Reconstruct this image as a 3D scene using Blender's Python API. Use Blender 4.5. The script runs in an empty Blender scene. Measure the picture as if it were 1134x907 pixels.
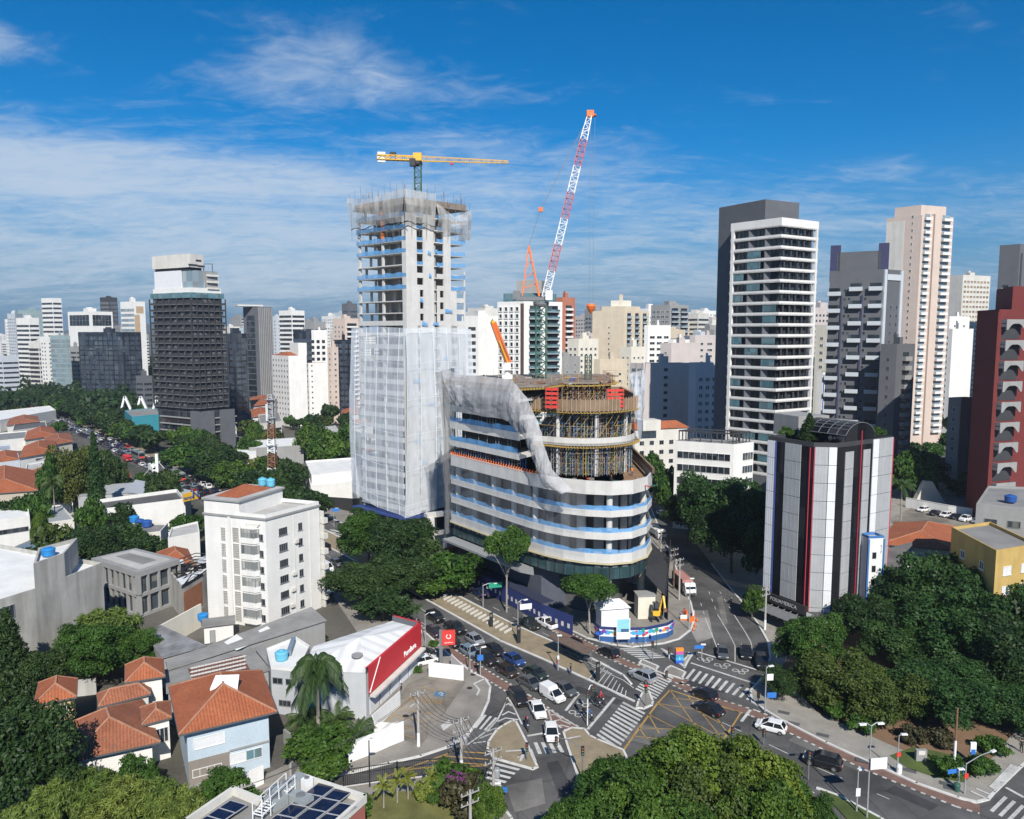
import bpy, bmesh, math, random
import numpy as np
from mathutils import Vector, Matrix
R=math.radians
random.seed(7); RNG=np.random.default_rng(11)
SC=bpy.context.scene; COL=SC.collection
# ---------------------------------------------------------------- camera
CAM_H=52.0; PITCH=R(5.8); FPX=841.0
cd=bpy.data.cameras.new('camera'); cam=bpy.data.objects.new('camera',cd); COL.objects.link(cam)
cam.location=(0,0,CAM_H); cam.rotation_euler=(R(90)-PITCH,0,0)
cd.sensor_fit='HORIZONTAL'; cd.sensor_width=36; cd.lens=36*FPX/1134; cd.clip_start=1; cd.clip_end=20000
SC.camera=cam
# ---------------------------------------------------------------- sky
SUN_EL=40.0; SUN_DX,SUN_DY=0.20,-0.98          # the sun stands behind the camera, to the right
w=bpy.data.worlds.new('World'); SC.world=w; w.use_nodes=True
nt=w.node_tree; nt.nodes.clear(); N=nt.nodes.new; Lk=nt.links.new
out=N('ShaderNodeOutputWorld'); bg=N('ShaderNodeBackground'); bg.inputs[1].default_value=0.070
sky=N('ShaderNodeTexSky'); sky.sky_type='NISHITA'; sky.sun_disc=False
sky.sun_elevation=R(SUN_EL); sky.sun_rotation=math.atan2(SUN_DX,SUN_DY); sky.altitude=700
sky.air_density=1.0; sky.dust_density=0.35; sky.ozone_density=3.0
def wm(op,a,b=None,c=None):
 n=N('ShaderNodeMath'); n.operation=op
 for i,x in enumerate((a,b,c)):
  if x is None: continue
  if isinstance(x,(int,float)): n.inputs[i].default_value=x
  else: Lk(x,n.inputs[i])
 return n.outputs[0]
def wramp(x,a,b):
 n=N('ShaderNodeMapRange'); n.interpolation_type='SMOOTHSTEP'
 Lk(x,n.inputs[0]); n.inputs[1].default_value=a; n.inputs[2].default_value=b; return n.outputs[0]
tc=N('ShaderNodeTexCoord'); sp=N('ShaderNodeSeparateXYZ'); Lk(tc.outputs['Generated'],sp.inputs[0])
zz=wm('MAXIMUM',sp.outputs[2],0.012)
hx=wm('DIVIDE',sp.outputs[0],wm('ADD',zz,0.16)); hy=wm('DIVIDE',sp.outputs[1],wm('ADD',zz,0.16))
def wnoise(sx,sy,scale,det,rough,off,dist=0.0):
 cb=N('ShaderNodeCombineXYZ'); Lk(wm('MULTIPLY',hx,sx),cb.inputs[0]); Lk(wm('MULTIPLY',hy,sy),cb.inputs[1]); cb.inputs[2].default_value=off
 n=N('ShaderNodeTexNoise'); n.inputs['Scale'].default_value=scale; n.inputs['Detail'].default_value=det
 n.inputs['Roughness'].default_value=rough; n.inputs['Distortion'].default_value=dist; Lk(cb.outputs[0],n.inputs['Vector']); return n.outputs[0]
def blob(x0,z0,sx,sz):          # a patch of cloud standing in one part of the sky
 a=wm('POWER',wm('DIVIDE',wm('SUBTRACT',sp.outputs[0],x0),sx),2); b=wm('POWER',wm('DIVIDE',wm('SUBTRACT',sp.outputs[2],z0),sz),2)
 return wm('EXPONENT',wm('MULTIPLY',wm('ADD',a,b),-1.0))
big=wnoise(0.5,1.0,0.55,3,0.5,3.1); wisp=wnoise(0.7,1.5,1.6,9,0.64,0.7,0.9); fine=wnoise(1.3,2.0,5.5,7,0.62,5.2,0.9)
low=wm('MULTIPLY',wramp(wm('ADD',sp.outputs[2],wm('MULTIPLY',sp.outputs[0],0.06)),0.245,0.14),wramp(sp.outputs[2],0.0,0.06))   # a sheet of thin cloud below about 14 degrees
left=wramp(sp.outputs[0],0.55,-0.30)
cov=wm('ADD',wm('MULTIPLY',low,wm('ADD',0.30,wm('MULTIPLY',left,0.32))),
   wm('ADD',wm('MULTIPLY',blob(-0.19,0.30,0.16,0.05),0.50),wm('MULTIPLY',blob(-0.42,0.385,0.10,0.025),0.30)))
cov=wm('ADD',cov,wm('ADD',wm('MULTIPLY',blob(0.02,0.225,0.17,0.035),0.40),wm('ADD',wm('MULTIPLY',blob(0.42,0.185,0.05,0.012),0.20),wm('MULTIPLY',blob(-0.54,0.29,0.08,0.022),0.45))))
den=wm('ADD',wm('ADD',cov,wm('MULTIPLY',wm('SUBTRACT',wisp,0.5),1.1)),wm('ADD',wm('MULTIPLY',wm('SUBTRACT',fine,0.5),0.6),wm('MULTIPLY',wm('SUBTRACT',big,0.5),0.5)))
cl=wm('MULTIPLY',wramp(den,0.08,0.86),0.82)
mix=N('ShaderNodeMixRGB'); Lk(cl,mix.inputs[0])
hsv=N('ShaderNodeHueSaturation'); hsv.inputs['Saturation'].default_value=1.12; hsv.inputs['Value'].default_value=1.0; gr=N('ShaderNodeMixRGB'); gr.blend_type='MULTIPLY'; gr.inputs[0].default_value=1; Lk(sky.outputs[0],gr.inputs[1]); gr.inputs[2].default_value=(0.44,0.91,1.22,1); Lk(gr.outputs[0],hsv.inputs['Color'])
hz=N('ShaderNodeMixRGB'); Lk(wm('MULTIPLY',wramp(sp.outputs[2],0.24,0.0),0.93),hz.inputs[0]); Lk(hsv.outputs[0],hz.inputs[1]); hz.inputs[2].default_value=(1.75,3.15,5.0,1)   # haze-blue air near the horizon
Lk(hz.outputs[0],mix.inputs[1]); mix.inputs[2].default_value=(6.6,7.7,9.0,1)
Lk(mix.outputs[0],bg.inputs[0]); Lk(bg.outputs[0],out.inputs[0])
# ---------------------------------------------------------------- sun and exposure
sd=bpy.data.lights.new('sun','SUN'); sd.energy=5.0; sd.angle=R(0.5); sd.color=(1.0,0.95,0.87)
sun=bpy.data.objects.new('sun',sd); COL.objects.link(sun); sun.location=(60,-80,200)
_c=math.cos(R(SUN_EL)); sun.rotation_euler=Vector((-SUN_DX*_c,-SUN_DY*_c,-math.sin(R(SUN_EL)))).to_track_quat('-Z','Y').to_euler()
SC.view_settings.view_transform='Standard'; SC.view_settings.look='None'; SC.view_settings.exposure=0.33; SC.view_settings.gamma=1.0
SC.view_settings.use_curve_mapping=False
SC.cycles.max_bounces=6; SC.cycles.diffuse_bounces=3; SC.cycles.glossy_bounces=2; SC.cycles.transmission_bounces=2; SC.cycles.transparent_max_bounces=14; SC.cycles.volume_bounces=0
SC.cycles.volume_step_rate=5
# ---------------------------------------------------------------- survey of the site: photo bearing -> ground point
def ray(u,v):
 a=(u-567)/FPX; b=(453.5-v)/FPX
 return Vector((a,math.cos(PITCH)+b*math.sin(PITCH),-math.sin(PITCH)+b*math.cos(PITCH)))
def G(u,v,z=0.0):
 r=ray(u,v); t=(z-CAM_H)/r.z; return Vector((r.x*t,r.y*t,z))
def XY(u,Y,v=450):
 r=ray(u,v); t=Y/r.y; return Vector((r.x*t,Y))
def ZT(v,Y,u=567):
 r=ray(u,v); t=Y/r.y; return CAM_H+r.z*t
# ---------------------------------------------------------------- materials
MATS={}
def mk(name):
 m=bpy.data.materials.new(name); m.use_nodes=True; t=m.node_tree; b=t.nodes['Principled BSDF']; MATS[name]=m; return m,t,b
def noise_node(t,scale,det=4,stretch=None,coord='pos',rough=0.55):
 if coord=='pos': g=t.nodes.new('ShaderNodeNewGeometry'); src=g.outputs['Position']
 else: g=t.nodes.new('ShaderNodeTexCoord'); src=g.outputs[coord]
 if stretch:
  mp=t.nodes.new('ShaderNodeMapping'); mp.inputs['Scale'].default_value=stretch; t.links.new(src,mp.inputs[0]); src=mp.outputs[0]
 n=t.nodes.new('ShaderNodeTexNoise'); n.inputs['Scale'].default_value=scale; n.inputs['Detail'].default_value=det; n.inputs['Roughness'].default_value=rough
 t.links.new(src,n.inputs['Vector']); return n.outputs[0]
def ramp(t,fac,stops):
 r=t.nodes.new('ShaderNodeValToRGB'); e=r.color_ramp.elements
 while len(e)<len(stops): e.new(0.5)
 for i,(p,c) in enumerate(stops): e[i].position=p; e[i].color=(*c,1)
 t.links.new(fac,r.inputs[0]); return r.outputs[0]
def sc(c,k): return tuple(min(1,max(0,x*k)) for x in c)
def mixc(t,mode,fac,a,b):
 n=t.nodes.new('ShaderNodeMixRGB'); n.blend_type=mode
 for i,x in enumerate((fac,a,b)):
  if isinstance(x,(int,float)): n.inputs[i].default_value=x
  elif isinstance(x,tuple): n.inputs[i].default_value=(*x,1)
  else: t.links.new(x,n.inputs[i])
 return n.outputs[0]
def M(name,c=None,rough=0.7,var=0.14,scale=0.35,streak=0.0,metal=0.0,spec=0.4,fine=0.06):
 """plain weathered surface: blotches, fine grain, optional vertical rain streaks"""
 if name in MATS: return MATS[name]
 m,t,b=mk(name)
 n1=noise_node(t,scale,5); col=ramp(t,n1,[(0.25,sc(c,1-var)),(0.75,sc(c,1+var*0.6))])
 if fine:
  n2=noise_node(t,6.0,2); col=mixc(t,'MULTIPLY',1.0,col,ramp(t,n2,[(0.3,(1-fine*2,)*3),(0.7,(1,1,1))]))
 if streak:
  n3=noise_node(t,0.55,6,(1.3,1.3,0.12)); col=mixc(t,'MULTIPLY',streak,col,ramp(t,n3,[(0.35,(0.62,0.60,0.57)),(0.58,(1,1,1))]))
 t.links.new(col,b.inputs['Base Color']); b.inputs['Roughness'].default_value=rough; b.inputs['Metallic'].default_value=metal
 b.inputs['Specular IOR Level'].default_value=spec
 return m
def glass(name,c=(0.02,0.028,0.035),light=(0.16,0.17,0.17),share=0.2,cell=1.6,rough=0.08,spec=0.6):
 """window glass: dark rooms behind, a share of panes with blinds down"""
 if name in MATS: return MATS[name]
 m,t,b=mk(name)
 g=t.nodes.new('ShaderNodeNewGeometry'); sn=t.nodes.new('ShaderNodeVectorMath'); sn.operation='SNAP'; sn.inputs[1].default_value=(cell,cell,cell*1.8)
 t.links.new(g.outputs['Position'],sn.inputs[0]); wn=t.nodes.new('ShaderNodeTexWhiteNoise'); t.links.new(sn.outputs[0],wn.inputs['Vector'])
 col=ramp(t,wn.outputs[0],[(0.0,c),(max(0.01,1-share*1.3),sc(c,1.8)),(1-share*0.6,sc(light,0.6)),(1.0,light)])
 t.links.new(col,b.inputs['Base Color']); b.inputs['Roughness'].default_value=rough; b.inputs['Specular IOR Level'].default_value=spec; return m
def flat(name,c,rough=0.5,metal=0.0,spec=0.5,alpha=None,em=None):
 if name in MATS: return MATS[name]
 m,t,b=mk(name); n=noise_node(t,1.3,3); t.links.new(ramp(t,n,[(0.2,sc(c,0.9)),(0.8,sc(c,1.06))]),b.inputs['Base Color'])
 b.inputs['Roughness'].default_value=rough; b.inputs['Metallic'].default_value=metal; b.inputs['Specular IOR Level'].default_value=spec
 return m
def netmat(name,c,cover,fold=0.25,wscale=9.0):
 """woven debris net: part thread, part gap"""
 if name in MATS: return MATS[name]
 m,t,b=mk(name); b.inputs['Base Color'].default_value=(*c,1); b.inputs['Roughness'].default_value=0.8; b.inputs['Specular IOR Level'].default_value=0.1
 tr=t.nodes.new('ShaderNodeBsdfTransparent'); mx=t.nodes.new('ShaderNodeMixShader')
 n=noise_node(t,0.5,5,(1.5,1.5,0.25)); r=t.nodes.new('ShaderNodeMapRange'); t.links.new(n,r.inputs[0])
 r.inputs[1].default_value=0.3; r.inputs[2].default_value=0.7; r.inputs[3].default_value=max(0,cover-fold); r.inputs[4].default_value=min(1,cover+fold)
 t.links.new(r.outputs[0],mx.inputs[0]); t.links.new(tr.outputs[0],mx.inputs[1]); t.links.new(b.outputs[0],mx.inputs[2])
 t.links.new(mx.outputs[0],t.nodes['Material Output'].inputs[0]); return m
def tiles(name,c1,c2,row=0.36,moss=0.25):
 """clay roof tiles laid in courses (uses the roof's own UV, in metres)"""
 if name in MATS: return MATS[name]
 m,t,b=mk(name); uv=t.nodes.new('ShaderNodeUVMap');
 wv=t.nodes.new('ShaderNodeTexWave'); wv.wave_type='BANDS'; wv.bands_direction='X'; wv.inputs['Scale'].default_value=0.3142/row*1.0; wv.inputs['Distortion'].default_value=0.15
 t.links.new(uv.outputs[0],wv.inputs['Vector'])
 n1=noise_node(t,0.35,6); n2=noise_node(t,3.5,3)
 col=ramp(t,n1,[(0.3,c1),(0.7,c2)]); col=mixc(t,'MULTIPLY',0.8,col,ramp(t,n2,[(0.25,(0.62,0.6,0.6)),(0.65,(1.05,1.05,1.05))]))
 col=mixc(t,'MULTIPLY',0.55,col,ramp(t,wv.outputs[0],[(0.0,(0.45,0.42,0.42)),(0.5,(1,1,1))]))
 n3=noise_node(t,0.8,6); col=mixc(t,'MIX',ramp(t,n3,[(0.58,(0,0,0)),(0.8,(moss,)*3)]),col,(0.10,0.085,0.07))
 t.links.new(col,b.inputs['Base Color']); b.inputs['Roughness'].default_value=0.85
 bp=t.nodes.new('ShaderNodeBump'); bp.inputs['Strength'].default_value=0.5; bp.inputs['Distance'].default_value=0.08; t.links.new(wv.outputs[0],bp.inputs['Height']); t.links.new(bp.outputs[0],b.inputs['Normal'])
 return m
def corrug(name,c,pitch=0.5,var=0.2,rough=0.6,metal=0.0,rust=0.0):
 if name in MATS: return MATS[name]
 m,t,b=mk(name); uv=t.nodes.new('ShaderNodeUVMap')
 wv=t.nodes.new('ShaderNodeTexWave'); wv.wave_type='BANDS'; wv.bands_direction='X'; wv.inputs['Scale'].default_value=0.3142/pitch
 t.links.new(uv.outputs[0],wv.inputs['Vector'])
 n1=noise_node(t,0.4,6); col=ramp(t,n1,[(0.25,sc(c,1-var)),(0.75,sc(c,1+var*0.5))])
 col=mixc(t,'MULTIPLY',0.4,col,ramp(t,wv.outputs[0],[(0.0,(0.55,0.55,0.55)),(0.5,(1,1,1))]))
 if rust: n3=noise_node(t,1.1,6); col=mixc(t,'MIX',ramp(t,n3,[(0.55,(0,0,0)),(0.75,(rust,)*3)]),col,(0.16,0.07,0.04))
 t.links.new(col,b.inputs['Base Color']); b.inputs['Roughness'].default_value=rough; b.inputs['Metallic'].default_value=metal
 bp=t.nodes.new('ShaderNodeBump'); bp.inputs['Strength'].default_value=0.4; bp.inputs['Distance'].default_value=0.06; t.links.new(wv.outputs[0],bp.inputs['Height']); t.links.new(bp.outputs[0],b.inputs['Normal'])
 return m
def leafmat(name,a,b_,rough=0.55):
 """leaves: every leaf its own tint (attribute), plus a tint per tree"""
 if name in MATS: return MATS[name]
 m,t,b=mk(name); at=t.nodes.new('ShaderNodeAttribute'); at.attribute_name='tint'
 oi=t.nodes.new('ShaderNodeObjectInfo')
 col=ramp(t,at.outputs['Fac'],[(0.0,a),(1.0,b_)])
 col=mixc(t,'MULTIPLY',1.0,col,ramp(t,oi.outputs['Random'],[(0.0,(0.60,0.70,0.60)),(0.5,(0.85,0.9,0.85)),(1.0,(1.12,1.0,0.9))]))
 t.links.new(col,b.inputs['Base Color']); b.inputs['Roughness'].default_value=rough; b.inputs['Specular IOR Level'].default_value=0.25
 tl=t.nodes.new('ShaderNodeBsdfTranslucent'); t.links.new(mixc(t,'MULTIPLY',1.0,col,(1.1,1.25,0.6)),tl.inputs[0]); mx=t.nodes.new('ShaderNodeMixShader'); mx.inputs[0].default_value=0.13
 t.links.new(b.outputs[0],mx.inputs[1]); t.links.new(tl.outputs[0],mx.inputs[2]); t.links.new(mx.outputs[0],t.nodes['Material Output'].inputs[0]); return m
# ---------------------------------------------------------------- mesh building
class MB:
 def __init__(s): s.v=[]; s.f=[]; s.m=[]; s.uv=[]; s.k=0
 def mat(s,i): s.k=i; return s
 def face(s,pts,uv=None):
  n=len(s.v); s.v.extend([tuple(p) for p in pts]); s.f.append(tuple(range(n,n+len(pts)))); s.m.append(s.k)
  s.uv.append(uv if uv else None); return s
 def add(s,vs,fs):
  n=len(s.v); s.v.extend([tuple(p) for p in vs])
  for f in fs: s.f.append(tuple(n+i for i in f)); s.m.append(s.k); s.uv.append(None)
  return s
 def box(s,c,size,rz=0.0):
  x,y,z=size[0]/2,size[1]/2,size[2]/2; ca,sa=math.cos(rz),math.sin(rz); vs=[]
  for dz in (-z,z):
   for dx,dy in ((-x,-y),(x,-y),(x,y),(-x,y)): vs.append((c[0]+dx*ca-dy*sa,c[1]+dx*sa+dy*ca,c[2]+dz))
  return s.add(vs,[(3,2,1,0),(4,5,6,7),(0,1,5,4),(1,2,6,5),(2,3,7,6),(3,0,4,7)])
 def prism(s,poly,z0,z1,top=None,bottom=True):
  n=len(poly); poly=ccw(poly); vs=[(p[0],p[1],z0) for p in poly]+[(p[0],p[1],z1) for p in poly]
  k=s.k; s.add(vs,[(i,(i+1)%n,n+(i+1)%n,n+i) for i in range(n)])
  if bottom: s.face([vs[i] for i in reversed(range(n))])
  if top is not None: s.k=top
  s.face([vs[n+i] for i in range(n)]); s.k=k; return s
 def ring(s,poly,z0,z1,t):
  """upstand of thickness t round a convex outline"""
  poly=ccw(poly); inn=inset(poly,t); n=len(poly)
  vs=[(*p[:2],z0) for p in poly]+[(*p[:2],z1) for p in poly]+[(*p[:2],z1) for p in inn]+[(*p[:2],z0) for p in inn]; fs=[]
  for i in range(n):
   j=(i+1)%n
   for a in range(3): fs.append((a*n+i,a*n+j,(a+1)*n+j,(a+1)*n+i))
  return s.add(vs,fs)
 def beam(s,a,b,w,h=None):
  """square bar between two points"""
  a=Vector(a); b=Vector(b); d=b-a
  if d.length<1e-5: return s
  h=h or w; d.normalize(); up=Vector((0,0,1)) if abs(d.z)<0.95 else Vector((0,1,0)); x=d.cross(up).normalized(); y=x.cross(d)
  vs=[]
  for p in (a,b):
   for i,j in ((-1,-1),(1,-1),(1,1),(-1,1)): vs.append(p+x*(i*w/2)+y*(j*h/2))
  return s.add(vs,[(3,2,1,0),(4,5,6,7),(0,1,5,4),(1,2,6,5),(2,3,7,6),(3,0,4,7)])
 def tube(s,pts,r,n=8,r1=None,cap=True):
  """tapering round bar through points"""
  pts=[Vector(p) for p in pts]; L=len(pts); r1=r if r1 is None else r1; base=len(s.v)
  for i,p in enumerate(pts):
   d=(pts[min(i+1,L-1)]-pts[max(i-1,0)]).normalized(); up=Vector((0,0,1)) if abs(d.z)<0.9 else Vector((1,0,0))
   x=d.cross(up).normalized(); y=x.cross(d); rr=r+(r1-r)*i/max(1,L-1)
   for k in range(n):
    a=2*math.pi*k/n; s.v.append(tuple(p+x*(math.cos(a)*rr)+y*(math.sin(a)*rr)))
  for i in range(L-1):
   for k in range(n):
    k2=(k+1)%n; s.f.append((base+i*n+k,base+i*n+k2,base+(i+1)*n+k2,base+(i+1)*n+k)); s.m.append(s.k); s.uv.append(None)
  if cap:
   for o,rev in ((base,True),(base+(L-1)*n,False)):
    q=[o+k for k in range(n)]; s.f.append(tuple(reversed(q)) if rev else tuple(q)); s.m.append(s.k); s.uv.append(None)
  return s
 def lathe(s,c,prof,n=16,cap=True):
  base=len(s.v); L=len(prof)
  for (r,z) in prof:
   for k in range(n): a=2*math.pi*k/n; s.v.append((c[0]+r*math.cos(a),c[1]+r*math.sin(a),c[2]+z))
  for i in range(L-1):
   for k in range(n): k2=(k+1)%n; s.f.append((base+i*n+k,base+i*n+k2,base+(i+1)*n+k2,base+(i+1)*n+k)); s.m.append(s.k); s.uv.append(None)
  if cap: s.f.append(tuple(base+(L-1)*n+k for k in range(n))); s.m.append(s.k); s.uv.append(None)
  return s
 def slope(s,pts,along):
  """roof plane with UV in metres: u along the eave direction, v up the slope"""
  p=[Vector(q) for q in pts]; nrm=(p[1]-p[0]).cross(p[-1]-p[0]).normalized(); a=Vector(along).normalized(); a=(a-nrm*a.dot(nrm)).normalized(); b=nrm.cross(a)
  return s.face(p,[(q.dot(a),q.dot(b)) for q in p])
 def mesh(s,name,mats,off=(0,0,0),smooth=False):
  me=bpy.data.meshes.new(name); o=Vector(off)
  me.from_pydata([(v[0]-o[0],v[1]-o[1],v[2]-o[2]) for v in s.v],[],s.f)
  for m in (mats if isinstance(mats,(list,tuple)) else [mats]): me.materials.append(m)
  me.polygons.foreach_set('material_index',s.m)
  if any(s.uv):
   u=me.uv_layers.new(name='UVMap'); li=0
   for f,q in zip(s.f,s.uv):
    for k in range(len(f)):
     if q: u.data[li].uv=q[k]
     li+=1
  if smooth: me.polygons.foreach_set('use_smooth',[True]*len(s.f))
  me.update(); return me
 def build(s,name,mats,parent=None,off=None,smooth=False,mod=None):
  if off is None: off=parent['_o'] if parent is not None and '_o' in parent else (0,0,0)
  o=bpy.data.objects.new(name,s.mesh(name,mats,off,smooth)); COL.objects.link(o)
  if parent is not None: o.parent=parent
  return o
def ccw(poly):
 a=0; n=len(poly)
 for i in range(n): p,q=poly[i],poly[(i+1)%n]; a+=p[0]*q[1]-q[0]*p[1]
 return list(poly) if a>0 else list(reversed(poly))
def inset(poly,d):
 poly=ccw(poly); n=len(poly); res=[]
 for i in range(n):
  p0,p1,p2=[Vector(poly[(i+k)%n][:2]) for k in (-1,0,1)]
  e1=(p1-p0).normalized(); e2=(p2-p1).normalized(); n1=Vector((-e1.y,e1.x)); n2=Vector((-e2.y,e2.x))
  b=(n1+n2); L=b.length; b=b/L if L>1e-6 else n1; k=d/max(0.35,b.dot(n1)); res.append(p1+b*k)
 return res
def quad(c,wx,wy,rz=0.0):
 ca,sa=math.cos(rz),math.sin(rz)
 return [Vector((c[0]+x*ca-y*sa,c[1]+x*sa+y*ca)) for x,y in ((-wx/2,-wy/2),(wx/2,-wy/2),(wx/2,wy/2),(-wx/2,wy/2))]
def thing(name,label,cat,loc=(0,0,0),group=None):
 o=bpy.data.objects.new(name,None); COL.objects.link(o); o.empty_display_size=0.3
 loc=Vector((*loc,0)) if len(loc)==2 else Vector(loc); o.location=loc; o['_o']=tuple(loc)
 o['label']=label; o['category']=cat
 if group: o['group']=group
 return o
def tag(o,label,cat,group=None):
 o['label']=label; o['category']=cat
 if group: o['group']=group
 return o
def struct(o,kind='structure'): o['kind']=kind; return o
def link_copy(o,parent=None):
 c=o.copy(); COL.objects.link(c)
 if parent is not None: c.parent=parent
 return c
def dup(root,loc,rz,label=None,group=None,swap=None):
 r=link_copy(root); r.location=loc; r.rotation_euler=(0,0,rz)
 if label: r['label']=label
 if group: r['group']=group
 for ch in list(root.children):
  c=link_copy(ch,r)
  if swap: reslot(c,swap)
  for g in list(ch.children): link_copy(g,c)
 return r
def reslot(o,swap):
 for sl,m in zip(o.material_slots,o.data.materials):
  if m and m.name in swap: sl.link='OBJECT'; sl.material=swap[m.name]
def text(body,size,mat,M4,parent=None,name='lettering',depth=0.02,align='CENTER'):
 cu=bpy.data.curves.new('lettering','FONT'); cu.body=body; cu.size=size; cu.align_x=align; cu.align_y='CENTER'; cu.extrude=depth; cu.resolution_u=2
 o=bpy.data.objects.new('lettering',cu); COL.objects.link(o); dg=bpy.context.evaluated_depsgraph_get(); me=bpy.data.meshes.new_from_object(o.evaluated_get(dg))
 bpy.data.objects.remove(o); me.materials.clear(); me.materials.append(mat); t=bpy.data.objects.new(name,me); COL.objects.link(t)
 if parent is not None:
  t.parent=parent; off=Vector(parent['_o']) if '_o' in parent else Vector((0,0,0)); M4=Matrix.Translation(-off)@M4
 t.matrix_local=M4; return t
def wallM(p,dirx,z,out=0.06):
 """matrix of a vertical sign plane: x along dirx, z up, facing right of dirx"""
 d=Vector((dirx[0],dirx[1],0)).normalized(); n=Vector((d.y,-d.x,0)); m=Matrix((( d.x,0,n.x,0),(d.y,0,n.y,0),(0,1,0,0),(0,0,0,1)))
 m.translation=Vector((p[0],p[1],z))+n*out; return m
# ---------------------------------------------------------------- facades
FOOT=[]       # footprints of what is built, so that scattered trees keep clear
PARTS={}       # thing -> part name -> list of (distance, mesh, location, rotation)
MESHC={}
def put(root,part,mesh,loc,rz):
 d=(Vector(loc)-cam.location).length; PARTS.setdefault(root.name,{}).setdefault(part,[]).append((d,mesh,Vector(loc),rz))
def flush(root,cap=100):
 """link the collected repeated parts: the nearest hundred one by one, the rest as one mesh"""
 off=Vector(root['_o'])
 for part,L in PARTS.pop(root.name,{}).items():
  L.sort(key=lambda t:t[0])
  for d,me,loc,rz in L[:cap]:
   o=bpy.data.objects.new(part,me); COL.objects.link(o); o.parent=root; o.location=loc-off; o.rotation_euler=(0,0,rz)
  if len(L)>cap:
   b=MB(); mats=[]
   for d,me,loc,rz in L[cap:]:
    mt=Matrix.Translation(loc)@Matrix.Rotation(rz,4,'Z'); idx=[]
    for m in me.materials:
     if m not in mats: mats.append(m)
     idx.append(mats.index(m))
    n=len(b.v); b.v.extend([tuple(mt@v.co) for v in me.vertices])
    for p in me.polygons: b.f.append(tuple(n+i for i in p.vertices)); b.m.append(idx[p.material_index]); b.uv.append(None)
   o=b.build(part+'s',mats,root); o['kind']='stuff'
def win(w,h,fr,gl,nx=2,ny=1,t=0.07,proud=0.09,sill=False):
 k=('w',round(w,2),round(h,2),fr.name,gl.name,nx,ny,t,sill)
 if k in MESHC: return MESHC[k]
 b=MB(); b.mat(0)
 b.box((0,-proud/2,h-t/2),(w,proud,t)); b.box((0,-proud/2,t/2),(w,proud,t))
 for x in (-w/2+t/2,w/2-t/2): b.box((x,-proud/2,h/2),(t,proud,h-2*t))
 for i in range(1,nx): b.box((-w/2+w*i/nx,-proud*0.4,h/2),(t*0.7,proud*0.8,h-2*t))
 for i in range(1,ny): b.box((0,-proud*0.35,h*i/ny),(w-2*t,proud*0.7,t*0.7))
 if sill: b.box((0,-proud*0.9,-0.06),(w+0.2,proud*1.8,0.08))
 b.mat(1).box((0,-0.015,h/2),(w-2*t,0.03,h-2*t))
 MESHC[k]=b.mesh('window',[fr,gl]); return MESHC[k]
def balc(w,h,d,sm,rail,gl=None,rh=1.05,door=None):
 """balcony: slab, front and side upstands, opening behind it"""
 k=('b',round(w,2),round(h,2),d,sm.name,rail.name,rh,door.name if door else '')
 if k in MESHC: return MESHC[k]
 b=MB(); b.mat(0).box((0,-d/2,-0.09),(w,d,0.18)); b.mat(1).box((0,-d+0.06,rh/2),(w,0.12,rh))
 for x in (-w/2+0.06,w/2-0.06): b.box((x,-d/2+0.06,rh/2),(0.12,d-0.121,rh-0.004))
 if door: b.mat(2).box((0,-0.02,h/2-0.15),(w*0.86,0.04,h-0.55))
 MESHC[k]=b.mesh('balcony',[sm,rail]+([door] if door else [])); return MESHC[k]
def edge(poly,i): p=ccw(poly); return Vector(p[i][:2]),Vector(p[(i+1)%len(p)][:2])
def faces_cam(p,q):
 m=(p+q)/2; d=(q-p); n=Vector((d.y,-d.x)).normalized(); return n.dot(Vector((0,0))-m)/m.length
def grid(root,p,q,z0,dz,rows,cols,mesh,part='window',m0=0.0,m1=0.0,skip=None,out=0.0):
 d=q-p; L=d.length; d=d/L; n=Vector((d.y,-d.x)); a=math.atan2(d.y,d.x); span=L-m0-m1
 for r in range(rows):
  for c in range(cols):
   if skip and skip(r,c): continue
   x=p+d*(m0+span*(c+0.5)/cols)+n*out; put(root,part,mesh,(x.x,x.y,z0+dz*r),a)
def roofkit(root,poly,z,wallm,roofm,par=0.9,bulk=True,tank=False,seed=0):
 rnd=random.Random(int(z*37+poly[0][0]*11)); b=MB(); b.ring(poly,z-0.02,z+par,0.22); b.build('parapet',wallm,root)
 if bulk:
  c=sum((Vector(p[:2]) for p in poly),Vector((0,0)))/len(poly); e=Vector(poly[1][:2])-Vector(poly[0][:2]); a=math.atan2(e.y,e.x); s=min(e.length,(Vector(poly[2][:2])-Vector(poly[1][:2])).length)
  b=MB(); h=rnd.uniform(2.4,4.2); b.prism(quad((c.x,c.y),s*rnd.uniform(.35,.55),s*rnd.uniform(.3,.5),a),z,z+h); (b.prism(quad((c.x+s*.2,c.y+s*.1),s*.3,s*.4,a),z,z+h*.6) if rnd.random()<.5 else b.prism(quad((c.x-s*.1,c.y+s*.12),s*.2,s*.25,a),z+h-.02,z+h+1.0)); b.build('roof_house',wallm,root)
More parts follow.
